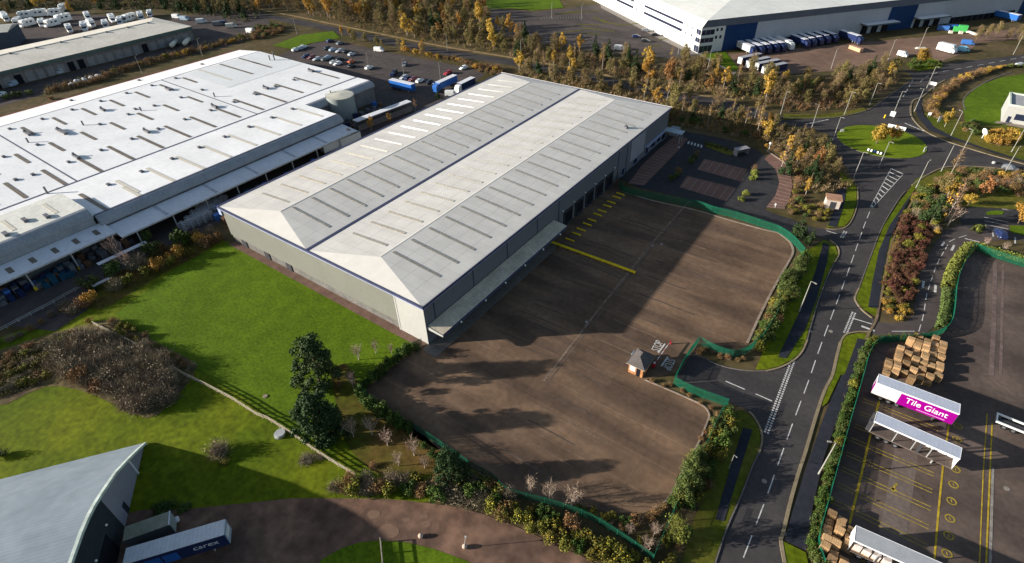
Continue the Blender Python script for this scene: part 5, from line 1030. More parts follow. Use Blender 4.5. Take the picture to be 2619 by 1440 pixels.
# white sacks by the unit yard
it = []
for i, q in enumerate(((545, 650), (585, 625), (640, 615), (700, 600), (745, 585))):
    b = MB()
    for k in range(4): b.ball((rng.uniform(-.8, .8), rng.uniform(-.6, .6), .6+rng.random()*.6), .9, .75)
    o = simple('bulk_bag', b, paint('white'), P(K(0, 0, *q)), 0, None, None); it.append((o, 'heaped white bulk bag'))
name_all(it, 'along the bank behind the works roof', 'bulk bag', 'white bulk bags')

# ------------------------------------------------------------------ wheel guides, barrier rail, gate barrier
g0 = None; it = []
gm = MB().tube((-1.3, 0, .14), (1.3, 0, .14), .22, .22, 8).box(-1.35, -1.15, -.12, .12, 0, .12).box(1.15, 1.35, -.12, .12, 0, .12).mesh('wheel_guide', m_yellow)
for a in ((1330, 497), (1268, 552), (1180, 636), (1112, 695), (1028, 778), (950, 838), (860, 928), (783, 997), (684, 1086), (605, 1155), (498, 1253)):
    p = P(Z6(*a)); o = bpy.data.objects.new('wheel_guide', gm); COL.objects.link(o); o.location = (p.x, p.y, .06); it.append((o, 'short yellow wheel guide'))
it.sort(key=lambda t: t[0].location.y)
for i, (o, l) in enumerate(it): tag(o, f'short yellow wheel guide before the docks, {["nearest", "second nearest", "third nearest", "fourth nearest", "fifth nearest", "sixth nearest", "seventh nearest", "eighth nearest", "ninth nearest", "tenth nearest", "farthest"][i]} of the row', 'wheel guide', 'yellow wheel guides before the docks')
o = empty('barrier_rail', (13.6, 46.3, .06), 0, 'long yellow barrier rail across the shaded brown yard', 'barrier')
MB().box(-12.1, 12.1, -.36, .36, .42, .66).build('rail', m_yellow, o)
for i in range(9): MB().box(-11.9+i*2.97, -11.7+i*2.97, -.11, .11, 0, .41).build('post', m_yellow, o)
o = empty('gate_barrier', (42.1, 20.4, .06), math.atan2(8, .2), 'red and white raised arm barrier beside the gatehouse', 'barrier')
MB().box(-.35, .35, -.3, .3, 0, 1.1).build('cabinet', paint('red'), o); MB().ball((0, 0, 1.25), .22).build('lamp', m_lamp, o)
for i in range(8): MB().box(.4+i*.95, 1.35+i*.95, -.06, .06, .95, 1.1).build('arm', paint('red') if i in (0, 7) else (paint('white') if i % 2 else mat('pink_band', (.55, .28, .26)) if 'pink_band' not in bpy.data.materials else bpy.data.materials['pink_band']), o)
MB().box(7.9, 8.1, -.1, .1, 0, .94).build('rest_post', paint('red'), o)

# ------------------------------------------------------------------ fences
m_green = mat('green_palisade', (.010, .105, .060), rough=.5, sc=.5, var=.15); m_postg = mat('green_post', (.012, .10, .055), rough=.5, var=.1)
m_wood = mat('weathered_timber', (.36, .31, .22), sc=1.5, var=.25)
m_green_shaded = mat('shaded_green_palisade', (.008, .055, .034), rough=.5, sc=.5, var=.2)  # same green palisade with the shade of the hedge painted into its colour
def palisade(pts, label, h=2.3, group=None, m_green=m_green):
    pts = smooth([Vector((p[0], p[1], 0)) for p in pts], 3); b = MB(); c0 = pts[0]; o = empty('palisade_fence', (c0.x, c0.y, .05), 0, label, 'fence', group)
    M = Matrix.Translation((-c0.x, -c0.y, 0)); b.M = M
    for p, a in walk(pts, .155): b.obox((p.x, p.y, .06), .075, .025, h-.06, a)
    b.build('pale', m_green, o); r = MB(M)
    q = [(p.x, p.y) for p in pts]
    for z in (.45, h-.45): r.strip(q, .06, z, z+.06)
    r.build('rail', m_postg, o)
    pm = MB().box(-.05, .05, -.05, .05, 0, h).mesh('post', m_postg)
    for p, a in walk(pts, 3.0 if len(pts) < 80 else 3.4)[:98]:
        k = bpy.data.objects.new('post', pm); COL.objects.link(k); k.parent = o; k.location = (p.x-c0.x, p.y-c0.y, 0); k.rotation_euler = (0, 0, a)
    return o
F1 = [Vector((.6, 88.5, 0))]+kk(2, 1, [(860, 35), (1100, 92), (1420, 152), (1530, 190), (1700, 232)])+kk(3, 1, [(0, 312), (90, 345), (180, 405), (240, 468), (275, 510)])
palisade(F1, 'green palisade fence curving round the far side of the yard')
palisade(kk(3, 1, [(275, 510), (240, 620), (160, 780), (60, 1000), (-20, 1130)])+kk(2, 1, [(1870, 1190), (1790, 1255), (1690, 1285), (1560, 1250), (1450, 1192), (1420, 1185)]), 'green palisade fence behind the roadside shrubs up to the gate')
palisade(kk(2, 1, [(1420, 1190), (1340, 1300)])+kk(2, 2, [(1245, 62)]), 'green palisade sliding gate beside the gatehouse', 2.2)
palisade(kk(2, 2, [(1247, 72), (1380, 140), (1645, 238)]), 'short straight green palisade fence by the gate road', 2.3)
palisade(kk(2, 2, [(1645, 240), (1600, 300), (1480, 560), (1350, 830), (1240, 1050), (1090, 1400)]), 'green palisade fence hidden along the roadside hedge')
palisade(kk(2, 2, [(1088, 1402), (850, 1235), (620, 1095), (340, 990), (0, 900)])+kk(1, 2, [(1800, 790), (1640, 705), (1480, 590), (1250, 440), (1000, 310), (830, 160), (790, 130)]), 'shaded green palisade fence along the bottom edge of the brown yard', 2.1, None, m_green_shaded)
palisade(kk(1, 2, [(785, 125)])+vv([(905, 986), (965, 935), (1030, 884), (1062, 868)]), 'shaded green palisade fence between lawn and yard', 2.0, None, m_green_shaded)
palisade(kk(3, 2, [(420, 1440), (375, 1270), (440, 1010), (580, 500), (715, 30)])+kk(3, 1, [(760, 1290), (830, 1185), (960, 1168), (1150, 1155), (1330, 1100), (1390, 1000), (1412, 800), (1440, 680), (1500, 560), (1555, 470)]), 'green palisade fence round the trailer yard along the road', 2.0)
palisade(kk(3, 1, [(1555, 472), (1700, 525), (1947, 605), (2250, 700)]), 'green palisade fence across the top of the trailer yard', 2.2)
def rail_fence(pts, label, h=1.25, step=2.2, name='rail_fence', m=m_wood):
    c0 = Vector((pts[0][0], pts[0][1], 0)); pts = [Vector((p[0], p[1], 0)) for p in pts]; o = empty(name, (c0.x, c0.y, .04), 0, label, 'fence')
    r = MB(Matrix.Translation((-c0.x, -c0.y, 0))); q = [(p.x, p.y) for p in pts]
    for z in (.35, .75, h-.14): r.strip(q, .09, z, z+.14)
    r.build('rail', m, o); pm = MB().box(-.08, .08, -.08, .08, 0, h).mesh('post', m)
    for p, a in walk(pts, step)[:98]:
        k = bpy.data.objects.new('post', pm); COL.objects.link(k); k.parent = o; k.location = (p.x-c0.x, p.y-c0.y, 0); k.rotation_euler = (0, 0, a)
rail_fence(kk(0, 1, [(715, 1040), (1000, 1180), (1400, 1425)])+kk(0, 2, [(1560, 85), (1760, 190), (1947, 310)])+kk(1, 2, [(110, 340), (300, 460), (480, 590), (640, 690), (770, 765)]), 'weathered timber post and rail fence across the grass')
rail_fence(kk(1, 2, [(960, 1262), (975, 1420), (990, 1560)]), 'short timber rail fence on the bottom grass island', 1.4, 1.8)
rail_fence(kk(0, 1, [(-40, 1110), (150, 1010), (400, 880), (610, 760)]), 'low pale steel crash barrier along the works yard', .9, 2.5, 'crash_barrier', m_galv)
A = P(K(0, 1, 765, 625)); B = P(K(0, 1, 1125, 455))
o = empty('flat_roof_shelter', (A+B)/2, math.atan2((B-A).y, (B-A).x), 'long low white roofed shelter behind the hedge by the works', 'shelter'); Ls = (B-A).length
MB().box(-Ls/2, Ls/2, -.7, .7, 1.9, 2.05).build('roof', m_facl, o)
for i in range(6): MB().box(-Ls/2+.2+i*(Ls-.5)/5, -Ls/2+.3+i*(Ls-.5)/5, -.6, -.5, 0, 1.9).build('post', m_steel, o)
A = P(K(0, 1, 725, 785)); B = P(K(0, 1, 850, 725)); o = empty('flat_roof_shelter', (A+B)/2, math.atan2((B-A).y, (B-A).x), 'short low grey roofed shelter left of the long white one', 'shelter'); Ls = (B-A).length
MB().box(-Ls/2, Ls/2, -.5, .5, 1.7, 1.85).build('roof', m_galv, o); MB().box(-Ls/2, -Ls/2+.1, -.4, .4, 0, 1.7).box(Ls/2-.1, Ls/2, -.4, .4, 0, 1.7).build('post', m_steel, o)

# ------------------------------------------------------------------ street lamps
m_col = mat('lamp_column', (.27, .26, .235), rough=.5, var=.1)
def lamp_proto(h=8.6):
    o = empty('street_lamp'); MB().tube((0, 0, 0), (0, 0, 1.2), .16, .14, 8).tube((0, 0, 1.2), (0, 0, h), .12, .08, 8).build('column', m_col, o)
    MB().tube((0, 0, h), (.8, 0, h+.12), .05, .04, 6).build('arm', m_col, o); MB().box(.7, 1.3, -.13, .13, h+.06, h+.18).build('lamp_head', m_col, o); return o
lp = lamp_proto(); first = True
LAMPS = [((3, 0), (110, 862), 'on the verge of the west road, leftmost there', 0), ((3, 0), (590, 868), 'on the west verge below the yellow tree', 0), ((3, 0), (345, 965), 'on the near side of the west road', 2), ((3, 0), (780, 795), 'at the foot of the shrub mass by the north road', 0), ((3, 0), (960, 862), 'on the splitter island above the roundabout', 0), ((3, 0), (1118, 842), 'on the kerb right of the roundabout approach', 2), ((3, 0), (1212, 665), 'by the pale road sign on the north road', 0), ((3, 0), (500, 1068), 'at the left end of the roundabout lawn', 0), ((3, 0), (660, 1345), 'where the main road leaves the roundabout', 0), ((3, 0), (850, 1265), 'at the near kerb of the roundabout island', 0), ((3, 0), (1130, 1420), 'on the grass right of the hatched markings', 1), ((3, 0), (1320, 1295), 'on the verge right of the roundabout', 1), ((3, 0), (1395, 1025), 'on the far footway right of the roundabout', 3), ((3, 0), (1465, 1175), 'beside the east road, left of the bare verge', 3), ((3, 0), (1850, 1150), 'among the golden bushes at the right edge', 2), ((3, 0), (1795, 1312), 'beside the grey car on the east road', 1), ((3, 0), (1865, 412), 'on the upper road at the right edge', 2), ((3, 0), (490, 520), 'in the truck yard near the shrub mass', 1), ((3, 0), (920, 450), 'in the truck yard left of the golden tree', 1), ((3, 0), (1160, 352), 'in the truck yard by the pale beams', 1), ((2, 0), (95, 440), 'among the trees left of the big car park', 1), ((2, 0), (327, 138), 'in the big car park beside the green corner', 1), ((2, 0), (550, 150), 'in the middle of the big car park', 1), ((2, 0), (1280, 412), 'before the white centre corner', 1), ((2, 0), (1505, 525), 'beside the askew navy trailers', 1), ((1, 0), (1460, 392), 'on the verge above the works car park', 2), ((1, 0), (325, 262), 'beside the road at the end of the works', 2), ((1, 0), (870, 535), 'in the works car park by the white car', 1), ((1, 0), (1135, 595), 'at the near row of the works car park', 1), ((1, 0), (1408, 620), 'at the right part of the works car park', 1), ((0, 0), (1530, 425), 'beside the tankers at the trade units', 1), ((0, 0), (1075, 558), 'behind the works roof by the bank', 1), ((3, 1), (250, 938), 'leaning over the footpath beside the yard hedge', 0), ((3, 2), (395, 748), 'beside the trailer yard hedge on the main road', 2), ((3, 2), (-280, 705), 'short one on the footpath by the roadside hedge', 0)]
for (c, r), q, wh_, dirn in LAMPS:
    o = lp if first else copy_tree(lp); first = False; p = P(K(c, r, *q)); o.location = (p.x, p.y, .05); o.rotation_euler = (0, 0, (-.4, 1.2, 3.6, 2.6)[dirn]); tag(o, 'grey street lamp '+wh_, 'street lamp', 'grey street lamps')
    if 'short' in wh_: o.scale = (.5, .5, .45)
# ------------------------------------------------------------------ signs and small roadside things
def sign(p, rz, wd, ht, z0, label, face=None, name='road_sign', mid=None):
    o = empty(name, (p.x, p.y, .05), rz, label, 'sign'); MB().box(-wd/2, wd/2, -.04, .04, z0, z0+ht).build('panel', face or paint('white'), o)
    for x in (-wd*.35, wd*.35): MB().tube((x, .08, 0), (x, .08, z0+ht), .05, .05, 6).build('post', m_galv, o)
    return o
sign(P(K(3, 0, 975, 990)), -.15, 5.6, 1.3, .7, 'long white direction sign board behind the roundabout lawn')
o = sign(P(K(3, 0, 815, 1160)), -.25, 5.0, .9, .3, 'black and white chevron board on the roundabout lawn', paint('black'))
for i in range(5): MB().box(-2.3+i*.98, -1.8+i*.98, -.06, -.042, .35, 1.15).build('chevron', paint('white') if i != 2 else paint('bright blue'), o)
sign(P(K(3, 0, 1245, 668)), -.2, 2.4, 1.2, 1.4, 'pale road sign on two posts by the north road')
sign(P(K(3, 0, 945, 890)), 0, 1.6, 1.8, .6, 'white keep left sign on the splitter island')
sign(P(K(3, 0, 1190, 1150)), 1.2, 1.4, 1.4, .5, 'white sign at the right end of the roundabout lawn')
sign(P(K(3, 0, 1300, 925)), 1.0, 1.6, 1.8, .5, 'white sign board beside the orange tree')
sign(P(K(3, 0, 1225, 885)), .2, 1.0, 1.0, .8, 'small white sign left of the orange tree')
sign(P(K(3, 0, 570, 1000)), .6, 1.2, .9, .3, 'pale sign on the upper left rim of the roundabout lawn')
simple('bollard', MB().tube((0, 0, 0), (0, 0, 1.1), .25, .2, 10).ball((0, 0, 1.1), .2), m_yellow, P(K(3, 0, 893, 890)), 0, 'yellow bollard on the splitter island', 'bollard')
o = simple('satellite_dish', MB().tube((0, 0, 0), (0, 0, 2.2), .12, .12, 8).tube((-.15, 0, 2.4), (.15, 0, 2.5), 1.25, 1.1, 18), paint('white'), P(K(3, 0, 1628, 1045)), .6, 'white round dish on a pole near the office lawn', 'dish')
simple('boulder', MB().ball((0, 0, .35), .55, .5, 0, 9, 6), m_cladw, P(K(3, 0, 1715, 1235)), 0, 'pale boulder on the kerb of the east road', 'boulder')
simple('lamp_globe', MB().tube((0, 0, 0), (0, 0, 1.8), .07, .07, 6).ball((0, 0, 2.1), .45), paint('white'), P(Z1(1622, 450)), 0, 'white globe lamp on the car park edge', 'lamp')
simple('lamp_globe', MB().tube((0, 0, 0), (0, 0, .8), .07, .07, 6).ball((0, 0, 1.0), .3), paint('white'), P(Z1(1690, 1110)), 0, 'small white globe lamp on the litter corner', 'lamp')
o = simple('cycle_shelter', MB().box(-2.4, 2.4, -1.1, 1.1, 2.2, 2.35).box(-2.3, -2.2, -1, 1, 0, 2.2).box(2.2, 2.3, -1, 1, 0, 2.2).box(-2.2, 2.2, .95, 1.05, .3, 2.0), mat('shelter_sheet', (.26, .25, .26), var=.2), P(Z1(1300, 510)), .95, 'pale roofed cycle shelter at the car park end', 'shelter')
simple('boulder', MB().ball((0, 0, .2), .5, .3), m_cladw, P(Z1(600, 435)), .2, 'pale rubble lump beside the parking bays', 'boulder')
simple('inspection_cover', MB().tube((0, 0, 0), (0, 0, .12), .45, .45, 16), m_edge, P(K(1, 2, 85, 160)), 0, 'pale inspection cover in the lawn by the fence', 'cover')
for o in COL.objects:
    if o.get('category') in ('cover',): o.location.z = .04
simple('tyre_pile', MB().tube((0, 0, 0), (0, 0, .4), 1.0, 1.0, 14).tube((.2, .1, .4), (.2, .1, .8), .9, .9, 14), m_galv, P(K(1, 2, 195, 450)), 0, 'grey drum shaped cover lying below the fence', 'drum')

# ------------------------------------------------------------------ vegetation
def leafm(name, col, isl=.30, obj=.26, hue=.014, rough=.75):
    return mat(name, col, rough=rough, var=.12, sc=.6, isl=isl, obj=obj, hue=hue, spec=.15)
L_gold = leafm('golden_leaf', (.38, .225, .04)); L_orange = leafm('russet_leaf', (.30, .15, .05)); L_green = leafm('evergreen_leaf', (.030, .052, .016)); L_olive = leafm('olive_leaf', (.155, .122, .042))
L_twig = leafm('brown_twig', (.235, .158, .088), .35); L_pink = leafm('pinkish_twig', (.31, .215, .160), .3); L_grey = leafm('grey_twig', (.215, .170, .112), .45); L_mar = leafm('maroon_leaf', (.105, .042, .028), .4)
L_gorse = leafm('gorse_leaf', (.115, .11, .018), .7); L_hedge = leafm('hedge_leaf', (.05, .085, .015), .5); L_lime = leafm('lime_hedge_leaf', (.17, .19, .035), .3); L_mid = leafm('mid_green_leaf', (.075, .10, .025), .45); L_yel = leafm('yellow_leaf', (.40, .30, .03), .4)
m_bark = mat('bark', (.15, .115, .085), sc=2, var=.3); m_birch = mat('birch_bark', (.48, .40, .34), sc=2.5, var=.25)
R1 = random.Random(5)
leaf_rust = leafm('rust_leaf', (.20, .115, .045), .5)
def rdir():
    while True:
        v = Vector((R1.uniform(-1, 1), R1.uniform(-1, 1), R1.uniform(-1, 1)))
        if .05 < v.length < 1: return v.normalized()
def quad(b, p, nrm, s, asp=1.0, m=0):
    t = nrm.orthogonal().normalized(); t.rotate(Matrix.Rotation(R1.uniform(0, 6.28), 3, nrm)); u = nrm.cross(t)
    t = t*s*.5*asp; u = u*s*.5
    b.add([p-t-u*.6, p+t*.2-u, p+t+u*.5, p-t*.3+u], [(0, 1, 2, 3)], m)
def blade(b, p, d, L, wd, m=0):
    s = d.cross(rdir()); s = s.normalized()*wd if s.length > .01 else Vector((wd, 0, 0))
    b.add([p-s, p+s, p+d*L], [(0, 1, 2)], m)
def cloud(b, clumps, n, size, m=0):
    tot = sum(r**2 for c, r in clumps); 
    for c, r in clumps:
        for _ in range(int(n*r*r/tot)):
            d = rdir(); k = R1.random()**.45
            p = Vector(c)+d*r*k
            quad(b, p, (d+rdir()*.8).normalized(), size*R1.uniform(.65, 1.35), 1.3, m)
def crown_clumps(h0, h1, r, n, shape='round'):
    out = []
    for i in range(n):
        t = (i+R1.random())/n; z = h0+(h1-h0)*t
        if shape == 'cone': rr = r*(1.05-t)
        elif shape == 'column': rr = r*math.sin(math.pi*(.12+.80*t))**.8
        else: rr = r*math.sin(math.pi*(.10+.84*t))**.7
        a = R1.uniform(0, 6.28); q = rr*R1.uniform(.25, .85)
        out.append((Vector((q*math.cos(a), q*math.sin(a), z)), max(.35, rr*R1.uniform(.35, .6))))
    return out
def limbs(b, h, r0, n, spread, up=1.0, m=0, twigs=None, tn=0, tw=.03, tl=.9, start=.25):
    """trunk with limbs; twig blades go into mesh twigs"""
    pts = [Vector((0, 0, 0))]; x = y = 0
    for i in range(1, 5): x += R1.uniform(-.06, .06)*h*.3; y += R1.uniform(-.06, .06)*h*.3; pts.append(Vector((x, y, h*i/4)))
    for i in range(4): b.tube(pts[i], pts[i+1], r0*(1-i*.24), r0*(1-(i+1)*.24)+.01, 5, m, False)
    for i in range(n):
        t = start+(1-start)*(i+R1.random())/n; k = min(3, int(t*4)); p = pts[k].lerp(pts[k+1], t*4-k); a = i*2.4+R1.uniform(-.4, .4)
        L = spread*(1.15-t*.75)*R1.uniform(.8, 1.25); d = Vector((math.cos(a), math.sin(a), up*R1.uniform(.7, 1.3))).normalized(); q = p+d*L
        b.tube(p, q, r0*.38*(1.1-t), .015, 4, m, False)
        if twigs:
            for _ in range(tn):
                s = R1.random()**.7; o = p.lerp(q, s); dd = (d*.7+rdir()*.9+Vector((0, 0, .35))).normalized(); ll = tl*R1.uniform(.5, 1.3); blade(twigs, o, dd, ll, tw)
                for _ in range(2): blade(twigs, o+dd*ll*R1.uniform(.3, .9), (dd+rdir()*.8).normalized(), ll*.6, tw*.8)
def proto_tree(kind):
    """returns (crown mesh, trunk mesh)"""
    c, t = MB(), MB()
    if kind in ('golden', 'russet'):
        limbs(t, 8.0, .13, 8, 1.7, 1.1); cloud(c, crown_clumps(2.2, 9.0, 2.3, 16, 'column'), 1300, .29); ms = [L_gold if kind == 'golden' else L_orange]
    elif kind == 'oakgold':
        limbs(t, 5.0, .22, 9, 2.8, .8); cloud(c, crown_clumps(2.2, 7.2, 3.3, 22), 2300, .30); ms = [L_gold]
    elif kind == 'brown':
        limbs(t, 7.5, .16, 15, 2.6, 1.0, 0, c, 26, .04, 1.0, .12); ms = [L_twig, L_olive]; cloud(c, crown_clumps(1.8, 8.2, 2.6, 15), 900, .21, 1)
    elif kind == 'birch':
        limbs(t, 9.0, .10, 13, 1.5, 1.8, 0, c, 16, .028, .9, .3); ms = [L_twig, L_gold]; cloud(c, crown_clumps(3.5, 9.0, 1.6, 9, 'column'), 70, .28, 1)
    elif kind == 'olive':
        limbs(t, 6.5, .15, 9, 2.2, 1.0, 0, c, 9, .03, .9, .25); cloud(c, crown_clumps(1.2, 8.0, 2.7, 19), 1900, .25, 1); ms = [L_twig, L_olive]
    elif kind == 'evergreen':
        limbs(t, 8.5, .18, 9, 1.8, .5); cloud(c, crown_clumps(1.4, 9.4, 2.7, 24, 'cone'), 2600, .28); ms = [L_green]
    elif kind == 'pine':
        limbs(t, 9.0, .22, 10, 2.2, .5); cloud(c, [(Vector((math.cos(i*2.4)*q*R1.uniform(.75, 1.1), math.sin(i*2.4)*q*R1.uniform(.75, 1.1), 0.7+i*.20)), 1.0*R1.uniform(.4, 1.2)) for i in range(44) for q in (2.5*math.sin(math.pi*(.36+.57*i/44))**.75*R1.uniform(.55, 1.2),)], 7500, .22); ms = [L_green]
    elif kind == 'sapling':
        limbs(t, 2.6, .10, 12, 2.6, 2.2, 0, c, 15, .020, .75, .18); ms = [L_pink]
    elif kind == 'willow':
        limbs(t, 5.0, .12, 16, 2.2, 1.8, 0, c, 26, .035, .9, .1); ms = [L_lime]; cloud(c, crown_clumps(1.2, 5.6, 2.1, 14), 500, .22)
    elif kind == 'bushy':
        limbs(t, 4.2, .14, 9, 1.6, 1.0); cloud(c, crown_clumps(.7, 5.2, 2.3, 22), 3400, .16); cloud(c, crown_clumps(.8, 5.0, 2.4, 9), 420, .13, 1); ms = [L_mid, L_gorse]
    return c.mesh('crown', ms), t.mesh('trunk', m_birch if kind in ('birch', 'sapling', 'golden') else m_bark)
PT = {}
for kd, nv in (('golden', 5), ('russet', 3), ('oakgold', 2), ('brown', 6), ('birch', 5), ('olive', 4), ('evergreen', 4), ('pine', 2), ('sapling', 4), ('willow', 1), ('bushy', 4)): PT[kd] = [proto_tree(kd) for _ in range(nv)]
TNAME = {'golden': ('golden_birch', 'slim golden tree'), 'russet': ('russet_tree', 'russet orange tree'), 'oakgold': ('golden_tree', 'broad golden round tree'), 'brown': ('bare_tree', 'brown twiggy tree'), 'birch': ('bare_birch', 'thin bare birch'), 'olive': ('olive_tree', 'olive thinning tree'), 'evergreen': ('evergreen_tree', 'dark evergreen tree'), 'pine': ('pine_tree', 'dark green pine'), 'sapling': ('bare_sapling', 'pink bare sapling'), 'willow': ('bushy_tree', 'pale lime bushy tree'), 'bushy': ('evergreen_bush', 'mid green bushy evergreen')}
def tree(kd, p, s=1.0, sz=None):
    cm_, tm = R1.choice(PT[kd]); o = empty(TNAME[kd][0], (p[0], p[1], .02), R1.uniform(0, 6.28)); o.scale = (s, s, sz or s)
    for n_, me in (('trunk', tm), ('crown', cm_)):
        k = bpy.data.objects.new(n_, me); COL.objects.link(k); k.parent = o
    return o
def scatter(poly, gap, avoid=()):
    xs = [p[0] for p in poly]; ys = [p[1] for p in poly]; pts = []; fails = 0
    while fails < 400:
        p = (R1.uniform(min(xs), max(xs)), R1.uniform(min(ys), max(ys)))
        if inside(p, poly) and all((p[0]-q[0])**2+(p[1]-q[1])**2 > gap*gap for q in pts) and inview((p[0], p[1], 2), 40): pts.append(p); fails = 0
        else: fails += 1
    return pts
def belt(poly, wts, gap, smin, smax, where, group):
    it = []
    for p in scatter(poly, gap):
        kd = R1.choices(list(wts), list(wts.values()))[0]; s = R1.uniform(smin, smax); it.append((tree(kd, p, s, s*R1.uniform(.9, 1.2)), TNAME[kd][1]))
    name_all(it, where, 'tree', group, 6)
def undergrowth(poly, n, h, mats, label, sz=.27):
    b = MB(); xs = [p[0] for p in poly]; ys = [p[1] for p in poly]; c0 = poly[0]; k = 0
    n = int(n*.6); h *= .8
    while k < n:
        p = Vector((R1.uniform(min(xs), max(xs)), R1.uniform(min(ys), max(ys)), 0))
        if not inside(p, poly): continue
        k += 1; q = Vector((p.x-c0.x, p.y-c0.y, 0)); hh = h*R1.uniform(.3, 1.2); m = R1.randrange(len(mats)); r = R1.uniform(.5, 1.1)
        for _ in range(24): d = rdir(); quad(b, q+Vector((d.x*r, d.y*r, hh*(.15+.85*abs(d.z)*R1.random()**.5))), (d+Vector((0, 0, .6))).normalized(), sz*R1.uniform(.5, 1.3), 1.3, m)
        for _ in range(5): blade(b, q+Vector((R1.uniform(-.4, .4), R1.uniform(-.4, .4), 0)), (Vector((0, 0, 1))+rdir()*.4).normalized(), hh*1.6, .05, m)
    o = b.build('undergrowth', mats); o.location = (c0.x, c0.y, .03); return tag(o, label, kind='stuff')
UG = [L_twig, L_olive, L_twig, leaf_rust]
def ugb(c, r, pts, n, h, label, m=None): undergrowth(kk(c, r, pts), n, h, m or UG, label)
ugb(1, 0, [(480, 135), (700, 190), (1080, 272), (1060, 180), (1050, 60), (700, -60), (480, -20)], 700, 3.0, 'brown undergrowth of the wood above the works car park')
ugb(1, 0, [(1080, 272), (1400, 335), (1940, 425), (2050, 300), (1770, 190), (1730, 30), (1500, -40), (1050, 20)], 900, 3.0, 'olive undergrowth by the big car park corner')
ugb(2, 0, [(0, 425), (400, 495), (700, 552), (1100, 655), (1180, 600), (1130, 510), (800, 430), (400, 370), (100, 300)], 800, 2.6, 'mixed undergrowth in the strip below the big car park')
ugb(2, 0, [(1150, 665), (1700, 740), (1947, 795), (1947, 640), (1820, 600), (1680, 585), (1450, 470), (1230, 450), (1170, 560)], 700, 2.6, 'brown undergrowth below the white centre lawn')
ugb(3, 0, [(0, 800), (130, 845), (300, 840), (480, 830), (600, 825), (700, 795), (850, 720), (1000, 620), (960, 540), (850, 520), (500, 600), (250, 640), (0, 600)], 700, 2.6, 'tawny undergrowth between truck yard and roundabout')
ugb(2, 0, [(40, 545), (400, 560), (700, 635), (1200, 755), (1550, 830), (1947, 905), (1947, 1075), (1650, 1020), (1240, 935), (1210, 850), (800, 740), (500, 670), (40, 570)], 800, 2.4, 'olive undergrowth behind the grey warehouse')
ugb(3, 0, [(-250, 905), (0, 935), (170, 970), (320, 990), (470, 1080), (540, 1180), (600, 1330), (620, 1420), (420, 1480), (250, 1400), (180, 1250), (30, 1080), (-150, 1010)], 600, 2.0, 'tawny undergrowth between small car park and roundabout')
ugb(1, 0, [(-100, -30), (0, 40), (450, 125), (480, 0), (200, -60)], 400, 3.0, 'brown undergrowth at the top edge left of the wood')
ugb(0, 0, [(-100, 120), (350, 75), (700, 75), (1000, 80), (1230, 70), (1350, 105), (1600, 125), (1850, 175), (1980, 120), (1900, 40), (1700, 0), (1200, -30), (300, -20), (-100, 30)], 2600, 3.0, 'dark undergrowth along the top left edge', [L_green, L_twig, L_hedge])
undergrowth(kk(0, 1, [(-40, 1300), (200, 1220), (420, 1120), (640, 1060), (560, 1160), (400, 1270), (400, 1420), (200, 1510), (-40, 1600)]), 700, .8, [L_olive, L_twig, L_gorse, L_olive], 'olive bramble cover at the left edge of the grass', .22)
ugb(0, 0, [(340, 720), (640, 650), (960, 540), (1330, 440), (1750, 330), (1950, 290), (1947, 250), (1750, 290), (1330, 400), (960, 500), (640, 600), (340, 670)], 1300, 2.2, 'brown undergrowth on the bank between works and trade units')
T1a = kk(1, 0, [(480, 135), (700, 185), (1080, 268), (1060, 180), (1050, 60), (700, -40), (480, 0)])
belt(T1a, {'brown': 6, 'olive': 3, 'golden': 1.2, 'oakgold': .8}, 7.5, .95, 1.5, 'in the wood above the works car park', 'trees in the wood above the works car park')
belt(kk(1, 0, [(0, 40), (450, 125), (450, 0), (200, -40), (-100, -30)])+kk(0, 0, [(1300, 40), (1500, 90), (1850, 120)]), {'brown': 4, 'olive': 3, 'golden': 3}, 8, .8, 1.2, 'at the top edge left of the wood', 'trees at the top left of the wood')
belt(kk(1, 0, [(1100, 272), (1400, 333), (1940, 425)])+kk(2, 0, [(200, 455), (150, 330), (0, 260)])+kk(1, 0, [(1770, 190), (1730, 30), (1500, -40), (1100, 20)]), {'brown': 4, 'olive': 4, 'golden': 2, 'evergreen': 1, 'russet': .6}, 7.2, .85, 1.25, 'between the road and the big car park corner', 'trees by the big car park corner')
belt(kk(2, 0, [(200, 458), (400, 495), (700, 552), (1100, 640), (1180, 600), (1130, 510), (800, 430), (400, 370), (180, 320)]), {'brown': 3, 'olive': 2, 'golden': 1.4, 'evergreen': 3, 'russet': .6, 'birch': 2}, 6.8, .65, 1.15, 'in the strip below the big car park', 'trees in the strip below the big car park')
belt(kk(2, 0, [(1190, 690), (1700, 735), (1947, 790), (1947, 640), (1820, 600), (1680, 580), (1450, 470), (1230, 450), (1200, 560)]), {'brown': 3, 'olive': 3, 'golden': 1.2, 'russet': 1, 'birch': 2, 'evergreen': 1}, 6.6, .6, 1.2, 'in the corner below the white centre lawn', 'trees below the white centre lawn')
belt(kk(3, 0, [(0, 700), (130, 800), (300, 800), (480, 800), (600, 820), (700, 790), (850, 720), (1000, 620), (960, 540), (850, 520), (500, 600), (250, 640), (0, 620)]), {'brown': 4, 'olive': 5, 'golden': 1.5, 'evergreen': 1.2}, 5.3, .5, .95, 'in the mass between truck yard and roundabout', 'trees between truck yard and roundabout')
belt(kk(2, 0, [(60, 505), (400, 555), (700, 620), (1200, 745), (1550, 815), (1900, 890), (1900, 1060), (1650, 1010), (1240, 905), (1215, 830), (800, 730), (500, 660), (60, 550)]), {'birch': 5, 'brown': 3, 'olive': 3, 'golden': .8, 'evergreen': .7}, 5.6, .55, 1.1, 'in the belt behind the grey warehouse', 'trees in the belt behind the grey warehouse')
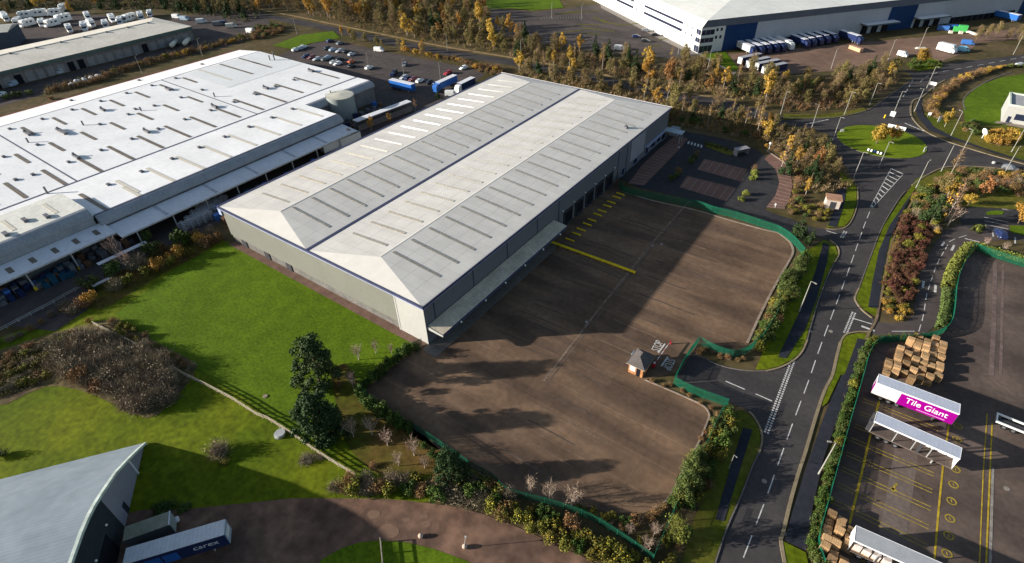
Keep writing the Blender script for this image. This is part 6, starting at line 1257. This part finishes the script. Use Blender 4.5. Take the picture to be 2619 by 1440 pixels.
belt(kk(1, 0, [(650, 262), (1000, 350), (1300, 408), (1300, 440), (1000, 380), (700, 310)]), {'olive': 3, 'golden': 2, 'brown': 2}, 6, .5, .8, 'on the verge above the works car park', 'trees on the verge above the works car park')
belt(kk(3, 0, [(40, 960), (170, 985), (320, 1010), (430, 1110), (490, 1210), (530, 1330), (540, 1416), (420, 1416), (250, 1300), (180, 1180), (60, 1050)])+[], {'olive': 4, 'brown': 3, 'golden': 2, 'birch': 3, 'russet': .7, 'evergreen': 1.3}, 5.0, .45, .8, 'between the small car park and roundabout', 'trees between car park and roundabout')
belt(kk(3, 0, [(-250, 900), (60, 950), (60, 1100), (-120, 1000)]), {'golden': 4, 'olive': 3, 'birch': 3}, 4.6, .6, .9, 'at the bend above the small car park', 'trees at the bend above the car park')
belt(kk(0, 0, [(-100, 120), (350, 75), (700, 75), (1000, 80), (1230, 70), (1350, 105), (1600, 125), (1850, 175), (1980, 120), (1900, 40), (1700, 0), (1200, -30), (300, -20), (-100, 30)]), {'brown': 4, 'evergreen': 4, 'golden': 1.2, 'olive': 2}, 9, .8, 1.25, 'in the dark wood along the top left edge', 'trees along the top left edge')
belt(kk(3, 0, [(1570, 330), (1700, 300), (1990, 350), (2000, 280), (1700, 270), (1580, 300)]), {'brown': 4, 'golden': 1, 'olive': 2}, 6, .7, 1.0, 'in the bushes at the upper right road', 'trees at the upper right road')
# single trees with a place of their own
for kd, q, s, lab in (('oakgold', K(3, 0, 830, 1085), .95, 'broad golden tree on the roundabout lawn, left of the pair'), ('oakgold', K(3, 0, 945, 1070), .75, 'smaller golden tree on the roundabout lawn, right of the pair'), ('oakgold', K(3, 0, 1160, 480), .9, 'round golden tree on the grass at the truck yard entrance'), ('golden', K(3, 0, 1345, 960), .75, 'orange gold tree beside the white sign, right of the roundabout'),
                      ('pine', V(806, 966), 1.2, 'tall dark pine on the lawn, upper of the pair'), ('pine', V(808, 1090), 1.08, 'broad dark pine by the rail fence, lower of the pair'), ('pine', V(842, 1096), .78, 'dark pine close against the lower broad pine'), ('pine', V(1133, 1205), .72, 'dark pine bush at the bottom left yard fence'), ('pine', V(1165, 1210), .5, 'small dark pine right of the yard fence pine'),
                      ('willow', K(2, 2, 1240, 1250), 1.0, 'pale lime bushy tree in the bottom hedge corner'), ('golden', K(1, 0, 1210, 285), 1.1, 'bright golden tree above the works car park road'), ('golden', K(1, 0, 1700, 230), 1.75, 'tallest golden tree beside the big car park'), ('golden', K(1, 0, 1840, 230), .9, 'slim golden tree right of the tallest golden tree'), ('golden', K(2, 0, 340, 490), .8, 'golden tree by the strip road, left of two'), ('golden', K(2, 0, 460, 505), 1.1, 'bright golden tree by the strip road, right of two'),
                      ('golden', K(2, 0, 1050, 640), 1.25, 'tall orange gold tree where the strip narrows'), ('evergreen', K(2, 0, 950, 580), 1.25, 'large dark evergreen left of the orange gold tree'), ('evergreen', K(2, 0, 220, 570), .8, 'lone evergreen over the warehouse roof edge'), ('golden', K(0, 0, 550, 110), 1.0, 'golden tree behind the motorhomes'), ('golden', K(1, 0, 885, 985), .62, 'small golden tree beside the covered store'), ('russet', K(1, 0, 735, 1080), .62, 'small russet tree at the white long trailer'), ('russet', K(1, 0, 1025, 935), .5, 'small russet tree right of the golden one at the store'), ('birch', K(1, 0, 1220, 850), .6, 'thin bare birch at the roof edge of the warehouse'), ('evergreen', K(1, 0, 1390, 750), .45, 'small green tree at the roof edge by the lorries'),
                      ('evergreen', K(3, 1, 1230, 290), 1.0, 'tall mid green conifer in the roadside strip on the right'), ('olive', K(3, 1, 1330, 60), .8, 'olive tree above the maroon shrubs'), ('birch', K(3, 1, 1350, 250), 1.25, 'tall leaning bare birch by the small right car park'), ('sapling', K(3, 1, 1370, 290), 1.7, 'spreading bare tree below the tall bare birch'), ('oakgold', K(3, 1, 1900, 270), .8, 'bright yellow round tree at the right edge'), ('oakgold', Z5(540, 690), .5, 'golden tree by the dark right car park'), ('russet', Z5(700, 590), .75, 'russet tree at the top of the right car park'), ('golden', Z5(280, 600), .6, 'small orange tree in the right roadside strip'), ('birch', K(3, 0, 1390, 1320), .9, 'bare tree on the verge below the roundabout'),
                      ('evergreen', K(3, 1, 230, 400), .85, 'dark green conifer overhanging the palisade at the access road'), ('evergreen', K(3, 1, 320, 440), .55, 'smaller green conifer beside the access road junction'), ('evergreen', K(3, 1, 150, -90), .8, 'dark evergreen among the trees beside the small car park'), ('evergreen', K(3, 1, 340, -60), .9, 'dark evergreen above the brick substation'),
                      ('birch', K(3, 1, 110, -120), 1.0, 'tall pale trunked bare birch by the car park curve'), ('golden', K(3, 1, 300, 50), .6, 'orange tree left of the brick substation')):
    o = tree(kd, P(q), s*1.22 if kd == 'pine' else s, s); tag(o, lab, 'tree')
it = []
for q, s in ((K(1, 1, 920, 1250), .75), (K(1, 1, 1040, 1255), .6), (K(1, 1, 790, 1300), .9), (K(1, 2, 750, 95), .95), (K(1, 2, 750, 465), 1.05), (K(1, 2, 890, 450), 1.0), (K(1, 2, 1010, 530), .9), (K(1, 2, 1210, 605), 1.0), (K(1, 2, 1095, 685), .75), (K(1, 2, 1290, 700), .7)):
    it.append((tree('sapling', P(q), s*1.15), 'pink bare sapling'))
name_all(it, 'planted between lawn and yard fence', 'tree', 'bare saplings by the yard fence')
it = []
for q, s in ((K(2, 2, 165, 890), .9), (K(2, 2, 310, 945), .95), (K(2, 2, 480, 985), 1.1), (K(2, 2, 910, 1200), .6), (K(2, 2, 1095, 1215), .7), (K(2, 2, 1040, 1330), .75)):
    it.append((tree('sapling', P(q), s*1.15), 'pink bare sapling'))
name_all(it, 'against the bottom yard fence', 'tree', 'bare saplings at the bottom yard fence')
it = [(tree('sapling', P(Z5(*q)), .7), 'small bare sapling') for q in ((735, 1185), (965, 1245))]
name_all(it, 'beside the trailer yard top fence', 'tree', 'saplings at the trailer yard top')

name_all([(tree('bushy', P(K(*q)), s), 'mid green bushy evergreen') for q, s in (((2, 2, 1380, 740), .85), ((2, 2, 1330, 850), .9), ((2, 2, 1420, 660), .75), ((2, 2, 1290, 940), .8), ((2, 2, 1450, 780), .7), ((2, 2, 1390, 880), .75))], 'in the footpath hedge below the gate', 'tree', 'evergreens in the hedge below the gate')
name_all([(tree('bushy', P(K(*q)), s), 'mid green bushy evergreen') for q, s in (((3, 1, 110, 830), .8), ((3, 1, 160, 740), .9), ((3, 1, 190, 850), .75), ((3, 1, 220, 700), .8), ((3, 1, 90, 940), .7), ((3, 1, 250, 620), .7))], 'in the footpath hedge above the gate', 'tree', 'evergreens in the hedge above the gate')
# shrubs
def proto_shrub(kind):
    b = MB(); n = 9; cl = []
    for i in range(n):
        a = R1.uniform(0, 6.28); q = R1.uniform(.2, .75); cl.append((Vector((q*math.cos(a), q*math.sin(a), R1.uniform(.35, .8))), R1.uniform(.35, .55)))
    tw = lambda k, wd, L: [blade(b, Vector((R1.gauss(0, .28), R1.gauss(0, .28), R1.uniform(0, .35))), (rdir()+Vector((0, 0, .75))).normalized(), L*R1.uniform(.6, 1.2), wd, 0) for _ in range(k)]
    if kind == 'scrub': tw(760, .012, .95); cloud(b, cl, 260, .07, 1); ms = [L_grey, L_grey]
    elif kind == 'brown': tw(360, .015, .85); cloud(b, cl, 620, .085, 1); ms = [L_twig, leaf_rust]
    elif kind == 'gorse': tw(30, .02, .7); cloud(b, cl, 900, .105, 1); cloud(b, cl, 170, .085, 2); ms = [L_twig, L_gorse, L_yel]
    elif kind == 'maroon': tw(80, .02, .7); cloud(b, cl, 1000, .10, 1); cloud(b, cl, 90, .09, 2); ms = [L_twig, L_mar, L_gorse]
    elif kind == 'hedge': tw(30, .02, .7); cloud(b, cl, 1150, .105, 1); cloud(b, cl, 110, .09, 2); ms = [L_twig, L_hedge, L_gorse]
    elif kind == 'green': tw(30, .02, .7); cloud(b, cl, 1150, .105, 1); ms = [L_twig, L_mid]
    elif kind == 'lime': tw(30, .02, .7); cloud(b, cl, 1100, .105, 1); ms = [L_twig, L_lime]
    elif kind == 'yellow': tw(60, .02, .7); cloud(b, cl, 900, .11, 1); ms = [L_twig, L_gold]
    return b.mesh('shrub', ms)
PS = {k: [proto_shrub(k) for _ in range(n)] for k, n in (('scrub', 4), ('brown', 4), ('gorse', 4), ('maroon', 3), ('hedge', 3), ('green', 3), ('lime', 2), ('yellow', 3))}
SNAME = {'scrub': ('scrub_bush', 'bare grey scrub'), 'brown': ('brown_shrub', 'rusty twiggy shrub'), 'gorse': ('gorse_bush', 'yellow flecked gorse'), 'maroon': ('maroon_shrub', 'dark maroon shrub'), 'hedge': ('hedge_shrub', 'dark green shrub'), 'green': ('green_shrub', 'mid green shrub'), 'lime': ('lime_shrub', 'lime green shrub'), 'yellow': ('yellow_shrub', 'golden yellow shrub')}
def shrub(kd, p, r, h=None):
    o = bpy.data.objects.new(SNAME[kd][0], R1.choice(PS[kd])); COL.objects.link(o); o.location = (p[0], p[1], .04); o.rotation_euler = (0, 0, R1.uniform(0, 6.28)); h = h or r*1.1
    o.scale = (r*R1.uniform(.92, 1.1), r*R1.uniform(.92, 1.1), h); return o
def thicket(poly, wts, gap, r0, r1, where, group, hs=1.1, most=6):
    it = []
    for p in scatter(poly, gap):
        kd = R1.choices(list(wts), list(wts.values()))[0]; r = R1.uniform(r0, r1); it.append((shrub(kd, p, r, r*hs*R1.uniform(.85, 1.2)), SNAME[kd][1]))
    name_all(it, where, 'shrub', group, most)
def hedgerow(pts, wts, step, r, where, group, jit=.5, hs=1.1):
    it = []
    for p, a in walk(smooth([Vector((q[0], q[1], 0)) for q in pts]), step):
        kd = R1.choices(list(wts), list(wts.values()))[0]; rr = r*R1.uniform(.8, 1.25); q = p+Vector((R1.uniform(-jit, jit), R1.uniform(-jit, jit), 0))
        if inview(q, 80): it.append((shrub(kd, q, rr, rr*hs), SNAME[kd][1]))
    name_all(it, where, 'shrub', group, 6)
# bank of gorse between the bottom fence and the dirt road
thicket(kk(2, 2, [(-120, 930), (0, 960), (220, 1040), (500, 1150), (750, 1270), (1060, 1420), (1120, 1500), (800, 1500), (560, 1370), (300, 1250), (100, 1150), (-120, 1080)]), {'gorse': 8, 'hedge': 1.5, 'brown': .8}, 1.5, 1.1, 1.6, 'on the bank above the dirt road', 'gorse bank by the dirt road', 1.15)
thicket(kk(1, 2, [(600, 830), (620, 900), (900, 915), (1300, 930), (1500, 980), (1700, 1010), (1900, 1090), (1947, 1000), (1900, 860), (1700, 800), (1480, 790), (1380, 790), (1100, 810), (950, 790), (720, 790)]), {'scrub': 5, 'brown': 3, 'gorse': 1.5, 'hedge': 2}, 1.6, 1.4, 2.0, 'in the thicket above the dirt road', 'thicket above the dirt road', 1.2)
hedgerow(kk(2, 2, [(560, 1020), (700, 1075), (900, 1110), (1100, 1060), (1180, 1010)]), {'hedge': 4, 'brown': 4, 'gorse': 1}, 1.7, 1.0, 'at the bottom corner of the yard', 'shrubs at the bottom yard corner')
thicket(kk(2, 2, [(760, 1110), (950, 1130), (1130, 1110), (1150, 1250), (1110, 1330), (1000, 1290), (850, 1180)]), {'brown': 4, 'scrub': 1, 'gorse': 1}, 1.9, .7, 1.1, 'in the fenced bottom corner', 'shrubs in the fenced bottom corner')
thicket(kk(2, 2, [(1160, 1280), (1300, 1240), (1360, 1120), (1300, 1416), (1250, 1500), (1130, 1480)]), {'gorse': 5, 'hedge': 3, 'brown': 1}, 1.7, 1.0, 1.4, 'at the bottom end of the roadside hedge', 'shrubs at the bottom of the roadside hedge')
thicket(kk(2, 2, [(1220, 1010), (1380, 1060), (1480, 900), (1540, 760), (1640, 560), (1690, 380), (1660, 310), (1600, 330), (1520, 560), (1440, 640), (1330, 800), (1260, 920)]), {'hedge': 5, 'gorse': 3.5, 'green': 3, 'brown': .7}, 1.6, 1.1, 1.6, 'in the footpath hedge below the gate', 'roadside hedge below the gate', 1.35)
thicket(kk(3, 1, [(-70, 1240), (0, 1180), (60, 1080), (140, 900), (230, 720), (310, 560), (290, 530), (240, 590), (160, 700), (60, 870), (0, 960), (-60, 1100)]), {'hedge': 3, 'green': 5, 'gorse': 2, 'yellow': .4, 'olive' if False else 'brown': .6}, 1.6, 1.1, 1.6, 'in the footpath hedge above the gate', 'roadside hedge above the gate', 1.35)
hedgerow(kk(2, 1, [(1480, 1225), (1600, 1275), (1690, 1300), (1800, 1270)]), {'brown': 5, 'gorse': 1}, 1.6, .7, 'at the fence foot beside the gate', 'shrubs beside the gate')
hedgerow(kk(2, 2, [(1080, 60), (1240, 100), (1400, 180), (1560, 260), (1540, 330), (1460, 500), (1380, 660), (1300, 800)]), {'brown': 6}, 1.9, .55, 'along the yard edge below the gatehouse', 'brown shrubs along the yard edge')
o = shrub('brown', P(K(2, 1, 1440, 1250)), 1.2, 1.6); tag(o, 'rust brown round shrub at the gate corner', 'shrub')
# hedge beside the trailer yard
hedgerow(kk(3, 2, [(385, 1440), (345, 1270), (400, 1010), (540, 500), (680, 20)])+kk(3, 1, [(730, 1280), (800, 1160)]), {'hedge': 5, 'green': 3, 'gorse': 1.5}, 1.0, .95, 'in the hedge along the trailer yard and road', 'hedge along the trailer yard', .25, 1.5)
hedgerow(kk(3, 1, [(880, 1140), (1050, 1140), (1200, 1120)]), {'gorse': 3, 'green': 3}, 1.2, .8, 'in the hedge across the trailer yard corner', 'hedge at the trailer yard corner', .25)
def clipped(pts, wd, h, m, label, n):
    pts = smooth([Vector((p[0], p[1], 0)) for p in pts]); c0 = pts[0]; b = MB(); L = sum((q-p).length for p, q in zip(pts, pts[1:])); W_ = walk(pts, L/n)
    for p, a in W_:
        nx = Vector((-math.sin(a), math.cos(a), 0)); t = R1.uniform(-math.pi*.1, math.pi*1.1); k = Vector((0, 0, 0)); side = math.cos(t); up = max(0, math.sin(t))
        ps = p-c0+nx*wd*.5*side*R1.uniform(.85, 1.05)+Vector((0, 0, h*(.05+.95*(up**.6 if R1.random() < .7 else R1.random()))))
        quad(b, ps, (nx*side+Vector((0, 0, up+.2))+rdir()*.6).normalized(), .34*R1.uniform(.7, 1.3), 1.2)
    o = b.build('clipped_hedge', m); o.location = (c0.x, c0.y, .05); return tag(o, label, 'hedge')
clipped(kk(3, 1, [(1535, 455), (1440, 560), (1385, 680), (1365, 770)]), 2.6, 1.8, L_lime, 'thick lime green clipped hedge bending round the trailer yard corner', 2600)
clipped(kk(3, 1, [(1362, 790), (1345, 950), (1310, 1080)]), 2.0, 1.6, L_mid, 'duller green clipped hedge continuing down from the lime one', 1800)
clipped(kk(3, 1, [(1555, 450), (1650, 470), (1780, 510), (1950, 560)]), 1.6, 1.3, L_lime, 'low lime hedge along the top fence of the trailer yard', 1500)
# maroon shrubbery and the strip above it
thicket(kk(3, 1, [(1060, 200), (1180, 210), (1230, 330), (1200, 480), (1150, 640), (1110, 800), (1060, 890), (960, 860), (920, 740), (950, 540), (1000, 330)]), {'maroon': 9, 'brown': 1.2, 'gorse': .8}, 1.75, 1.1, 1.6, 'in the dark bed beside the main road', 'maroon shrubs beside the main road', 1.0)
thicket(kk(3, 1, [(880, 860), (900, 700), (930, 760), (960, 880), (1060, 900), (1090, 960), (1000, 1000), (880, 960)]), {'gorse': 6, 'yellow': 1, 'brown': 1}, 1.6, .9, 1.2, 'at the lower tip of the maroon bed', 'shrubs at the tip of the maroon bed', .9)
hedgerow(kk(3, 1, [(1040, 260), (970, 430), (920, 600), (890, 720)]), {'gorse': 4, 'brown': 3}, 1.6, .65, 'along the footpath side of the maroon bed', 'shrubs along the maroon bed', .2, .8)
thicket(kk(3, 1, [(1080, 180), (1130, 60), (1250, 0), (1420, -40), (1450, 30), (1330, 200), (1300, 360), (1240, 340)]), {'green': 3, 'brown': 4, 'gorse': 2, 'yellow': .7, 'scrub': 1}, 1.9, 1.1, 1.8, 'in the roadside strip above the maroon bed', 'shrubs above the maroon bed', 1.3)
o = shrub('yellow', P(K(3, 1, 1280, 345)), 1.1, 1.3); tag(o, 'bright yellow shrub at the corner of the site road', 'shrub')
thicket(kk(3, 0, [(1250, 1390), (1400, 1310), (1700, 1310), (1947, 1340), (2100, 1440), (1900, 1480), (1500, 1460)]), {'brown': 5, 'green': 2, 'scrub': 2, 'yellow': .6}, 2.6, 1.2, 2.0, 'on the rough bank below the east road', 'shrubs below the east road')
thicket([P(Z5(*q)) for q in ((850, 330), (1222, 400), (1222, 520), (950, 470))], {'brown': 5, 'scrub': 2}, 2.3, 1.0, 1.6, 'above the green lawn patch at the right edge', 'shrubs above the lawn patch')
sheet('grass_verge', [P(Z5(*q)) for q in ((890, 540), (960, 520), (1180, 590), (1190, 650), (1100, 660), (920, 610))], .13, m_lawn); sheet('grass_verge', [P(Z5(*q)) for q in ((750, 770), (870, 750), (980, 760), (960, 800), (780, 805))], .13, m_lawn); sheet('grass_verge', [P(Z5(*q)) for q in ((1045, 930), (1400, 940), (1400, 1090), (1050, 1010))], .13, m_lawn)
sheet('car_park', [P(Z5(*q)) for q in ((560, 640), (830, 620), (1050, 760), (1240, 690), (1240, 930), (1040, 900), (700, 1000), (470, 930), (430, 800))], .065, m_carpark)
clipped([P(Z5(620, 1010)), P(Z5(660, 985)), P(Z5(690, 1000))], 2.0, 1.6, L_lime, 'small lime green bush by the right car park bays', 400)
# low hedges right of the roundabout
hedgerow(kk(3, 0, [(1250, 830), (1290, 760), (1380, 680), (1500, 600), (1620, 560), (1730, 530)]), {'brown': 6, 'yellow': 2.2}, 1.7, 1.9, 'in the russet hedge right of the roundabout road', 'russet hedge right of the roundabout', .9, .9)
hedgerow(kk(3, 0, [(1230, 820), (1270, 880), (1330, 900)]), {'brown': 5}, 1.6, 1.7, 'at the near end of the russet hedge', 'near end of the russet hedge', .5)
thicket(kk(3, 0, [(1650, 1060), (1720, 1000), (1850, 1010), (1900, 1060), (1850, 1110), (1720, 1110)]), {'yellow': 6}, 2.1, 1.4, 2.0, 'in the golden clump near the right edge', 'golden clump near the right edge', 1.2)
hedgerow(kk(3, 0, [(1750, 520), (1850, 505), (1947, 510)]), {'green': 2, 'yellow': 2}, 2.0, 1.2, 'on the verge beside the upper right road', 'shrubs by the upper right road')
thicket(kk(3, 0, [(1480, 930), (1560, 920), (1600, 960), (1560, 1020), (1470, 1000)]), {'brown': 3, 'green': 2}, 2.2, 1.1, 1.6, 'on the verge below the office lawn', 'shrubs below the office lawn')
thicket(kk(3, 0, [(1060, 490), (1130, 445), (1200, 470), (1320, 475), (1310, 500), (1100, 520)]), {'green': 3, 'hedge': 2}, 2.6, .9, 1.4, 'on the truck yard entrance island', 'shrubs on the entrance island')
# small beds in the car park
for q, kd, r, h, lab in (((735, 600), 'green', 1.5, 1.5, 'dark green bush in the upper left car park bed'), ((780, 560), 'green', 1.4, 1.6, 'green bush behind the upper left bed bush'), ((800, 520), 'brown', 1.2, 1.8, 'brown shrub at the head of the upper left bed'), ((520, 800), 'green', 1.5, 1.5, 'dark green bush in the lower left car park bed'), ((575, 760), 'green', 1.4, 1.5, 'green bush behind the lower left bed bush'), ((600, 720), 'brown', 1.4, 2.2, 'russet shrub at the head of the lower left bed'), ((1440, 800), 'lime', 1.5, 1.7, 'lime bush at the foot of the upper right bed'), ((1450, 740), 'lime', 1.7, 2.0, 'large lime bush in the upper right bed'), ((1450, 690), 'brown', 1.0, 2.2, 'brown twiggy shrub at the head of the upper right bed'), ((1300, 1030), 'lime', 1.4, 1.5, 'lime bush at the foot of the lower right bed'), ((1360, 970), 'lime', 1.5, 1.7, 'lime bush in the lower right bed')):
    tag(shrub(kd, P(Z1(*q)), r*.85, h*.85), lab, 'shrub')
thicket([P(Z1(*q)) for q in ((1800, 1130), (1850, 1050), (1900, 850), (2000, 950), (2150, 1080), (2300, 1150), (2250, 1290), (2000, 1230), (1850, 1180))], {'brown': 5, 'gorse': 3, 'green': 1, 'yellow': .8}, 1.9, .8, 1.3, 'in the litter strewn corner by the substation', 'shrubs by the substation')
thicket([P(Z1(*q)) for q in ((1560, 420), (1650, 440), (1850, 560), (1950, 700), (1960, 860), (1900, 800), (1880, 680), (1750, 540))], {'gorse': 2, 'brown': 3, 'yellow': 1}, 2.2, .9, 1.4, 'along the car park curve', 'shrubs along the car park curve')
hedgerow([P(Z1(910, 400)), P(Z1(1050, 430)), P(Z1(1180, 480))], {'green': 4}, 1.8, .8, 'on the thin island of the car park', 'shrubs on the car park island', .3)
# left: hedge between works and lawn
for q, kd, r, h, lab in (((690, 760), 'green', 2.4, 2.6, 'broad green shrub by the short grey shelter'), ((695, 870), 'yellow', 1.9, 2.4, 'golden brown round shrub at the left end of the hedge'), ((880, 650), 'green', 2.6, 3.0, 'dark green shrub at the end of the white shelter'), ((890, 760), 'scrub', 2.2, 2.6, 'grey twiggy shrub in the middle of the hedge'), ((980, 720), 'gorse', 1.8, 2.0, 'yellowish shrub below the white shelter'), ((1050, 600), 'scrub', 2.8, 3.4, 'purple grey bare bush before the white shelter'), ((1110, 660), 'gorse', 1.9, 2.0, 'yellow green shrub left of the golden shrubs'), ((1210, 610), 'yellow', 2.0, 2.6, 'golden shrub, left of the two in the hedge'), ((1170, 510), 'green', 2.2, 3.4, 'tall green shrub behind the golden shrubs'), ((1230, 480), 'brown', 2.0, 2.8, 'brown shrub behind the golden pair'), ((1345, 540), 'yellow', 2.3, 3.0, 'bright golden shrub, right of the two in the hedge'), ((1300, 580), 'gorse', 1.6, 1.8, 'small yellow green shrub between the golden pair'), ((1390, 430), 'hedge', 2.6, 3.4, 'dark green bush below the pale stillages'), ((1450, 520), 'gorse', 1.8, 2.0, 'olive shrub at the lawn edge of the hedge'), ((1510, 420), 'yellow', 1.8, 2.4, 'dull golden shrub near the warehouse corner'), ((1560, 440), 'brown', 2.2, 2.4, 'rust shrub near the warehouse corner'), ((1640, 400), 'brown', 2.2, 2.2, 'rust shrub nearest the warehouse corner'), ((1590, 360), 'scrub', 2.0, 2.2, 'bare scrub behind the rust shrubs'), ((1480, 380), 'brown', 2.0, 2.4, 'brown shrub under the pale stillages'), ((1120, 400), 'green', 1.6, 2.6, 'slim green shrub by the blue drum yard'), ((640, 900), 'brown', 2.0, 2.0, 'dark rust shrub below the golden brown one'), ((560, 940), 'scrub', 2.2, 2.0, 'dark bare scrub above the fence end'), ((500, 900), 'scrub', 2.0, 1.6, 'low dark scrub left of the fence end'), ((680, 1010), 'yellow', .9, .9, 'small yellow shrub at the fence end')):
    tag(shrub(kd, P(K(0, 1, *q)), r*1.02, h*1.1), lab, 'shrub')
tag(tree('sapling', P(K(0, 1, 920, 560)), 1.9), 'tall pinkish bare tree before the works lean-to', 'tree')
tag(tree('sapling', P(K(0, 1, 990, 620)), 1.5), 'pinkish bare tree left of the long white shelter', 'tree')
hedgerow(kk(0, 1, [(0, 1180), (200, 1090), (420, 960), (560, 900)]), {'hedge': 2, 'scrub': 4, 'brown': 2}, 2.1, 1.0, 'along the works yard barrier on the left', 'scrub along the works barrier')
# scrub mass, lower left
thicket(kk(0, 1, [(840, 1000), (960, 1040), (1150, 1160), (1350, 1290), (1490, 1340), (1440, 1390), (1300, 1360), (1100, 1230), (900, 1110), (800, 1040)]), {'brown': 6, 'gorse': 2, 'scrub': 2}, 1.7, .9, 1.3, 'along the fence at the lawn edge', 'shrubs along the lawn fence')
thicket(kk(0, 1, [(450, 1230), (640, 1130), (860, 1150), (1130, 1260), (1320, 1390), (1330, 1480), (1290, 1600), (1150, 1700), (950, 1660), (760, 1560), (520, 1440), (420, 1330)]), {'scrub': 9, 'brown': .8}, 2.1, 1.9, 2.8, 'in the grey brown scrub mass on the left', 'grey scrub mass on the left', 1.15)
thicket(kk(0, 1, [(-40, 1300), (200, 1220), (420, 1120), (640, 1060), (560, 1160), (400, 1270), (400, 1420), (200, 1510), (-40, 1600)]), {'gorse': 3, 'brown': 5, 'scrub': 1.5}, 1.9, 1.0, 1.5, 'in the bramble patch at the left edge', 'bramble patch at the left edge', .75)
for q, kd, r, h, lab in ((K(0, 2, 1660, 590), 'scrub', 2.6, 3.0, 'round grey bare bush alone on the grass'), (K(0, 2, 1700, 660), 'gorse', 1.2, .7, 'low yellow tuft at the foot of the round bare bush'), (K(0, 2, 15, 610), 'green', 1.6, 1.4, 'dark green bush at the left edge of the grass'), (K(1, 2, 400, 640), 'scrub', 1.9, 1.0, 'low spreading bare shrub below the rail fence'), (K(1, 2, 500, 620), 'scrub', 1.0, .8, 'small bare shrub right of the spreading one'), (K(1, 2, 900, 690), 'brown', 1.0, .9, 'small rust shrub near the fence end'), (K(1, 1, 1215, 1230), 'green', 1.6, 1.8, 'grey green shrub at the warehouse corner'), (K(1, 2, 460, -40), 'green', .9, .8, 'small dull shrub beside the upper pine'), (K(1, 2, 640, 80), 'brown', 1.0, .9, 'rust shrub right of the upper pine'), (K(0, 2, 1240, 1020), 'hedge', 2.2, 1.0, 'low dark bush in the vaulted shed shadow'), (K(0, 2, 1400, 1010), 'hedge', 1.6, .8, 'smaller low dark bush in the shed shadow')):
    tag(shrub(kd, P(q), r*.85, h*.85), lab, 'shrub')
hedgerow(kk(1, 2, [(800, 150), (900, 240), (1040, 350), (1220, 450)]), {'hedge': 6}, 1.3, 1.3, 'in the dark row along the lower lawn fence', 'dark row along the lower lawn fence', .3, 1.7)
hedgerow(vv([(915, 982), (965, 940), (1025, 890)]), {'hedge': 6}, 1.2, 1.1, 'in the dark row between lawn and yard', 'dark row between lawn and yard', .2, 2.1)
hedgerow(kk(1, 2, [(1290, 560), (1400, 660), (1560, 760)]), {'hedge': 5, 'green': 2}, 1.8, 1.0, 'around the bottom left pine', 'shrubs around the bottom pine')
# banks by the works and the trade units
hedgerow(kk(0, 0, [(380, 700), (500, 670), (640, 640), (780, 600), (860, 560), (960, 530), (1060, 500), (1200, 460), (1330, 430), (1460, 400), (1600, 360), (1750, 320), (1850, 290)]), {'brown': 6, 'yellow': 2.2, 'gorse': 2}, 3.2, 2.0, 'on the bank between works and trade units', 'bank between works and trade units', 1.2)
thicket(kk(1, 0, [(0, 230), (150, 200), (230, 210), (200, 260), (0, 300)]), {'brown': 4, 'green': 2}, 3.4, 1.6, 2.4, 'beside the road at the end of the works', 'shrubs at the end of the works')
hedgerow(kk(1, 0, [(1130, 385), (1300, 420), (1480, 455), (1600, 480)]), {'yellow': 4, 'brown': 4}, 2.8, 1.7, 'on the verge above the works car park', 'shrubs on the verge above the works car park')
thicket(kk(1, 0, [(1620, 480), (1750, 500), (1900, 540), (1850, 580), (1700, 540)]), {'brown': 4, 'yellow': 1}, 3.0, 1.4, 2.0, 'at the right corner of the works car park', 'shrubs at the works car park corner')
for q, r in (((60, 745), 2.0), ((140, 730), 2.2), ((230, 710), 1.8), ((390, 750), 1.5)):
    tag(shrub('green' if r > 1.6 else 'brown', P(K(0, 0, *q)), r, r), f'shrub by the works left eave, {"widest" if r == 2.2 else "leftmost" if r == 2.0 else "third along" if r == 1.8 else "smallest and brown"}', 'shrub')
thicket(kk(2, 0, [(1215, 900), (1400, 960), (1700, 1020), (1947, 1080), (1947, 1040), (1650, 990), (1240, 880)]), {'brown': 5, 'hedge': 3}, 3.6, 1.2, 1.9, 'on the dark bank behind the small car park', 'shrubs on the bank behind the car park')
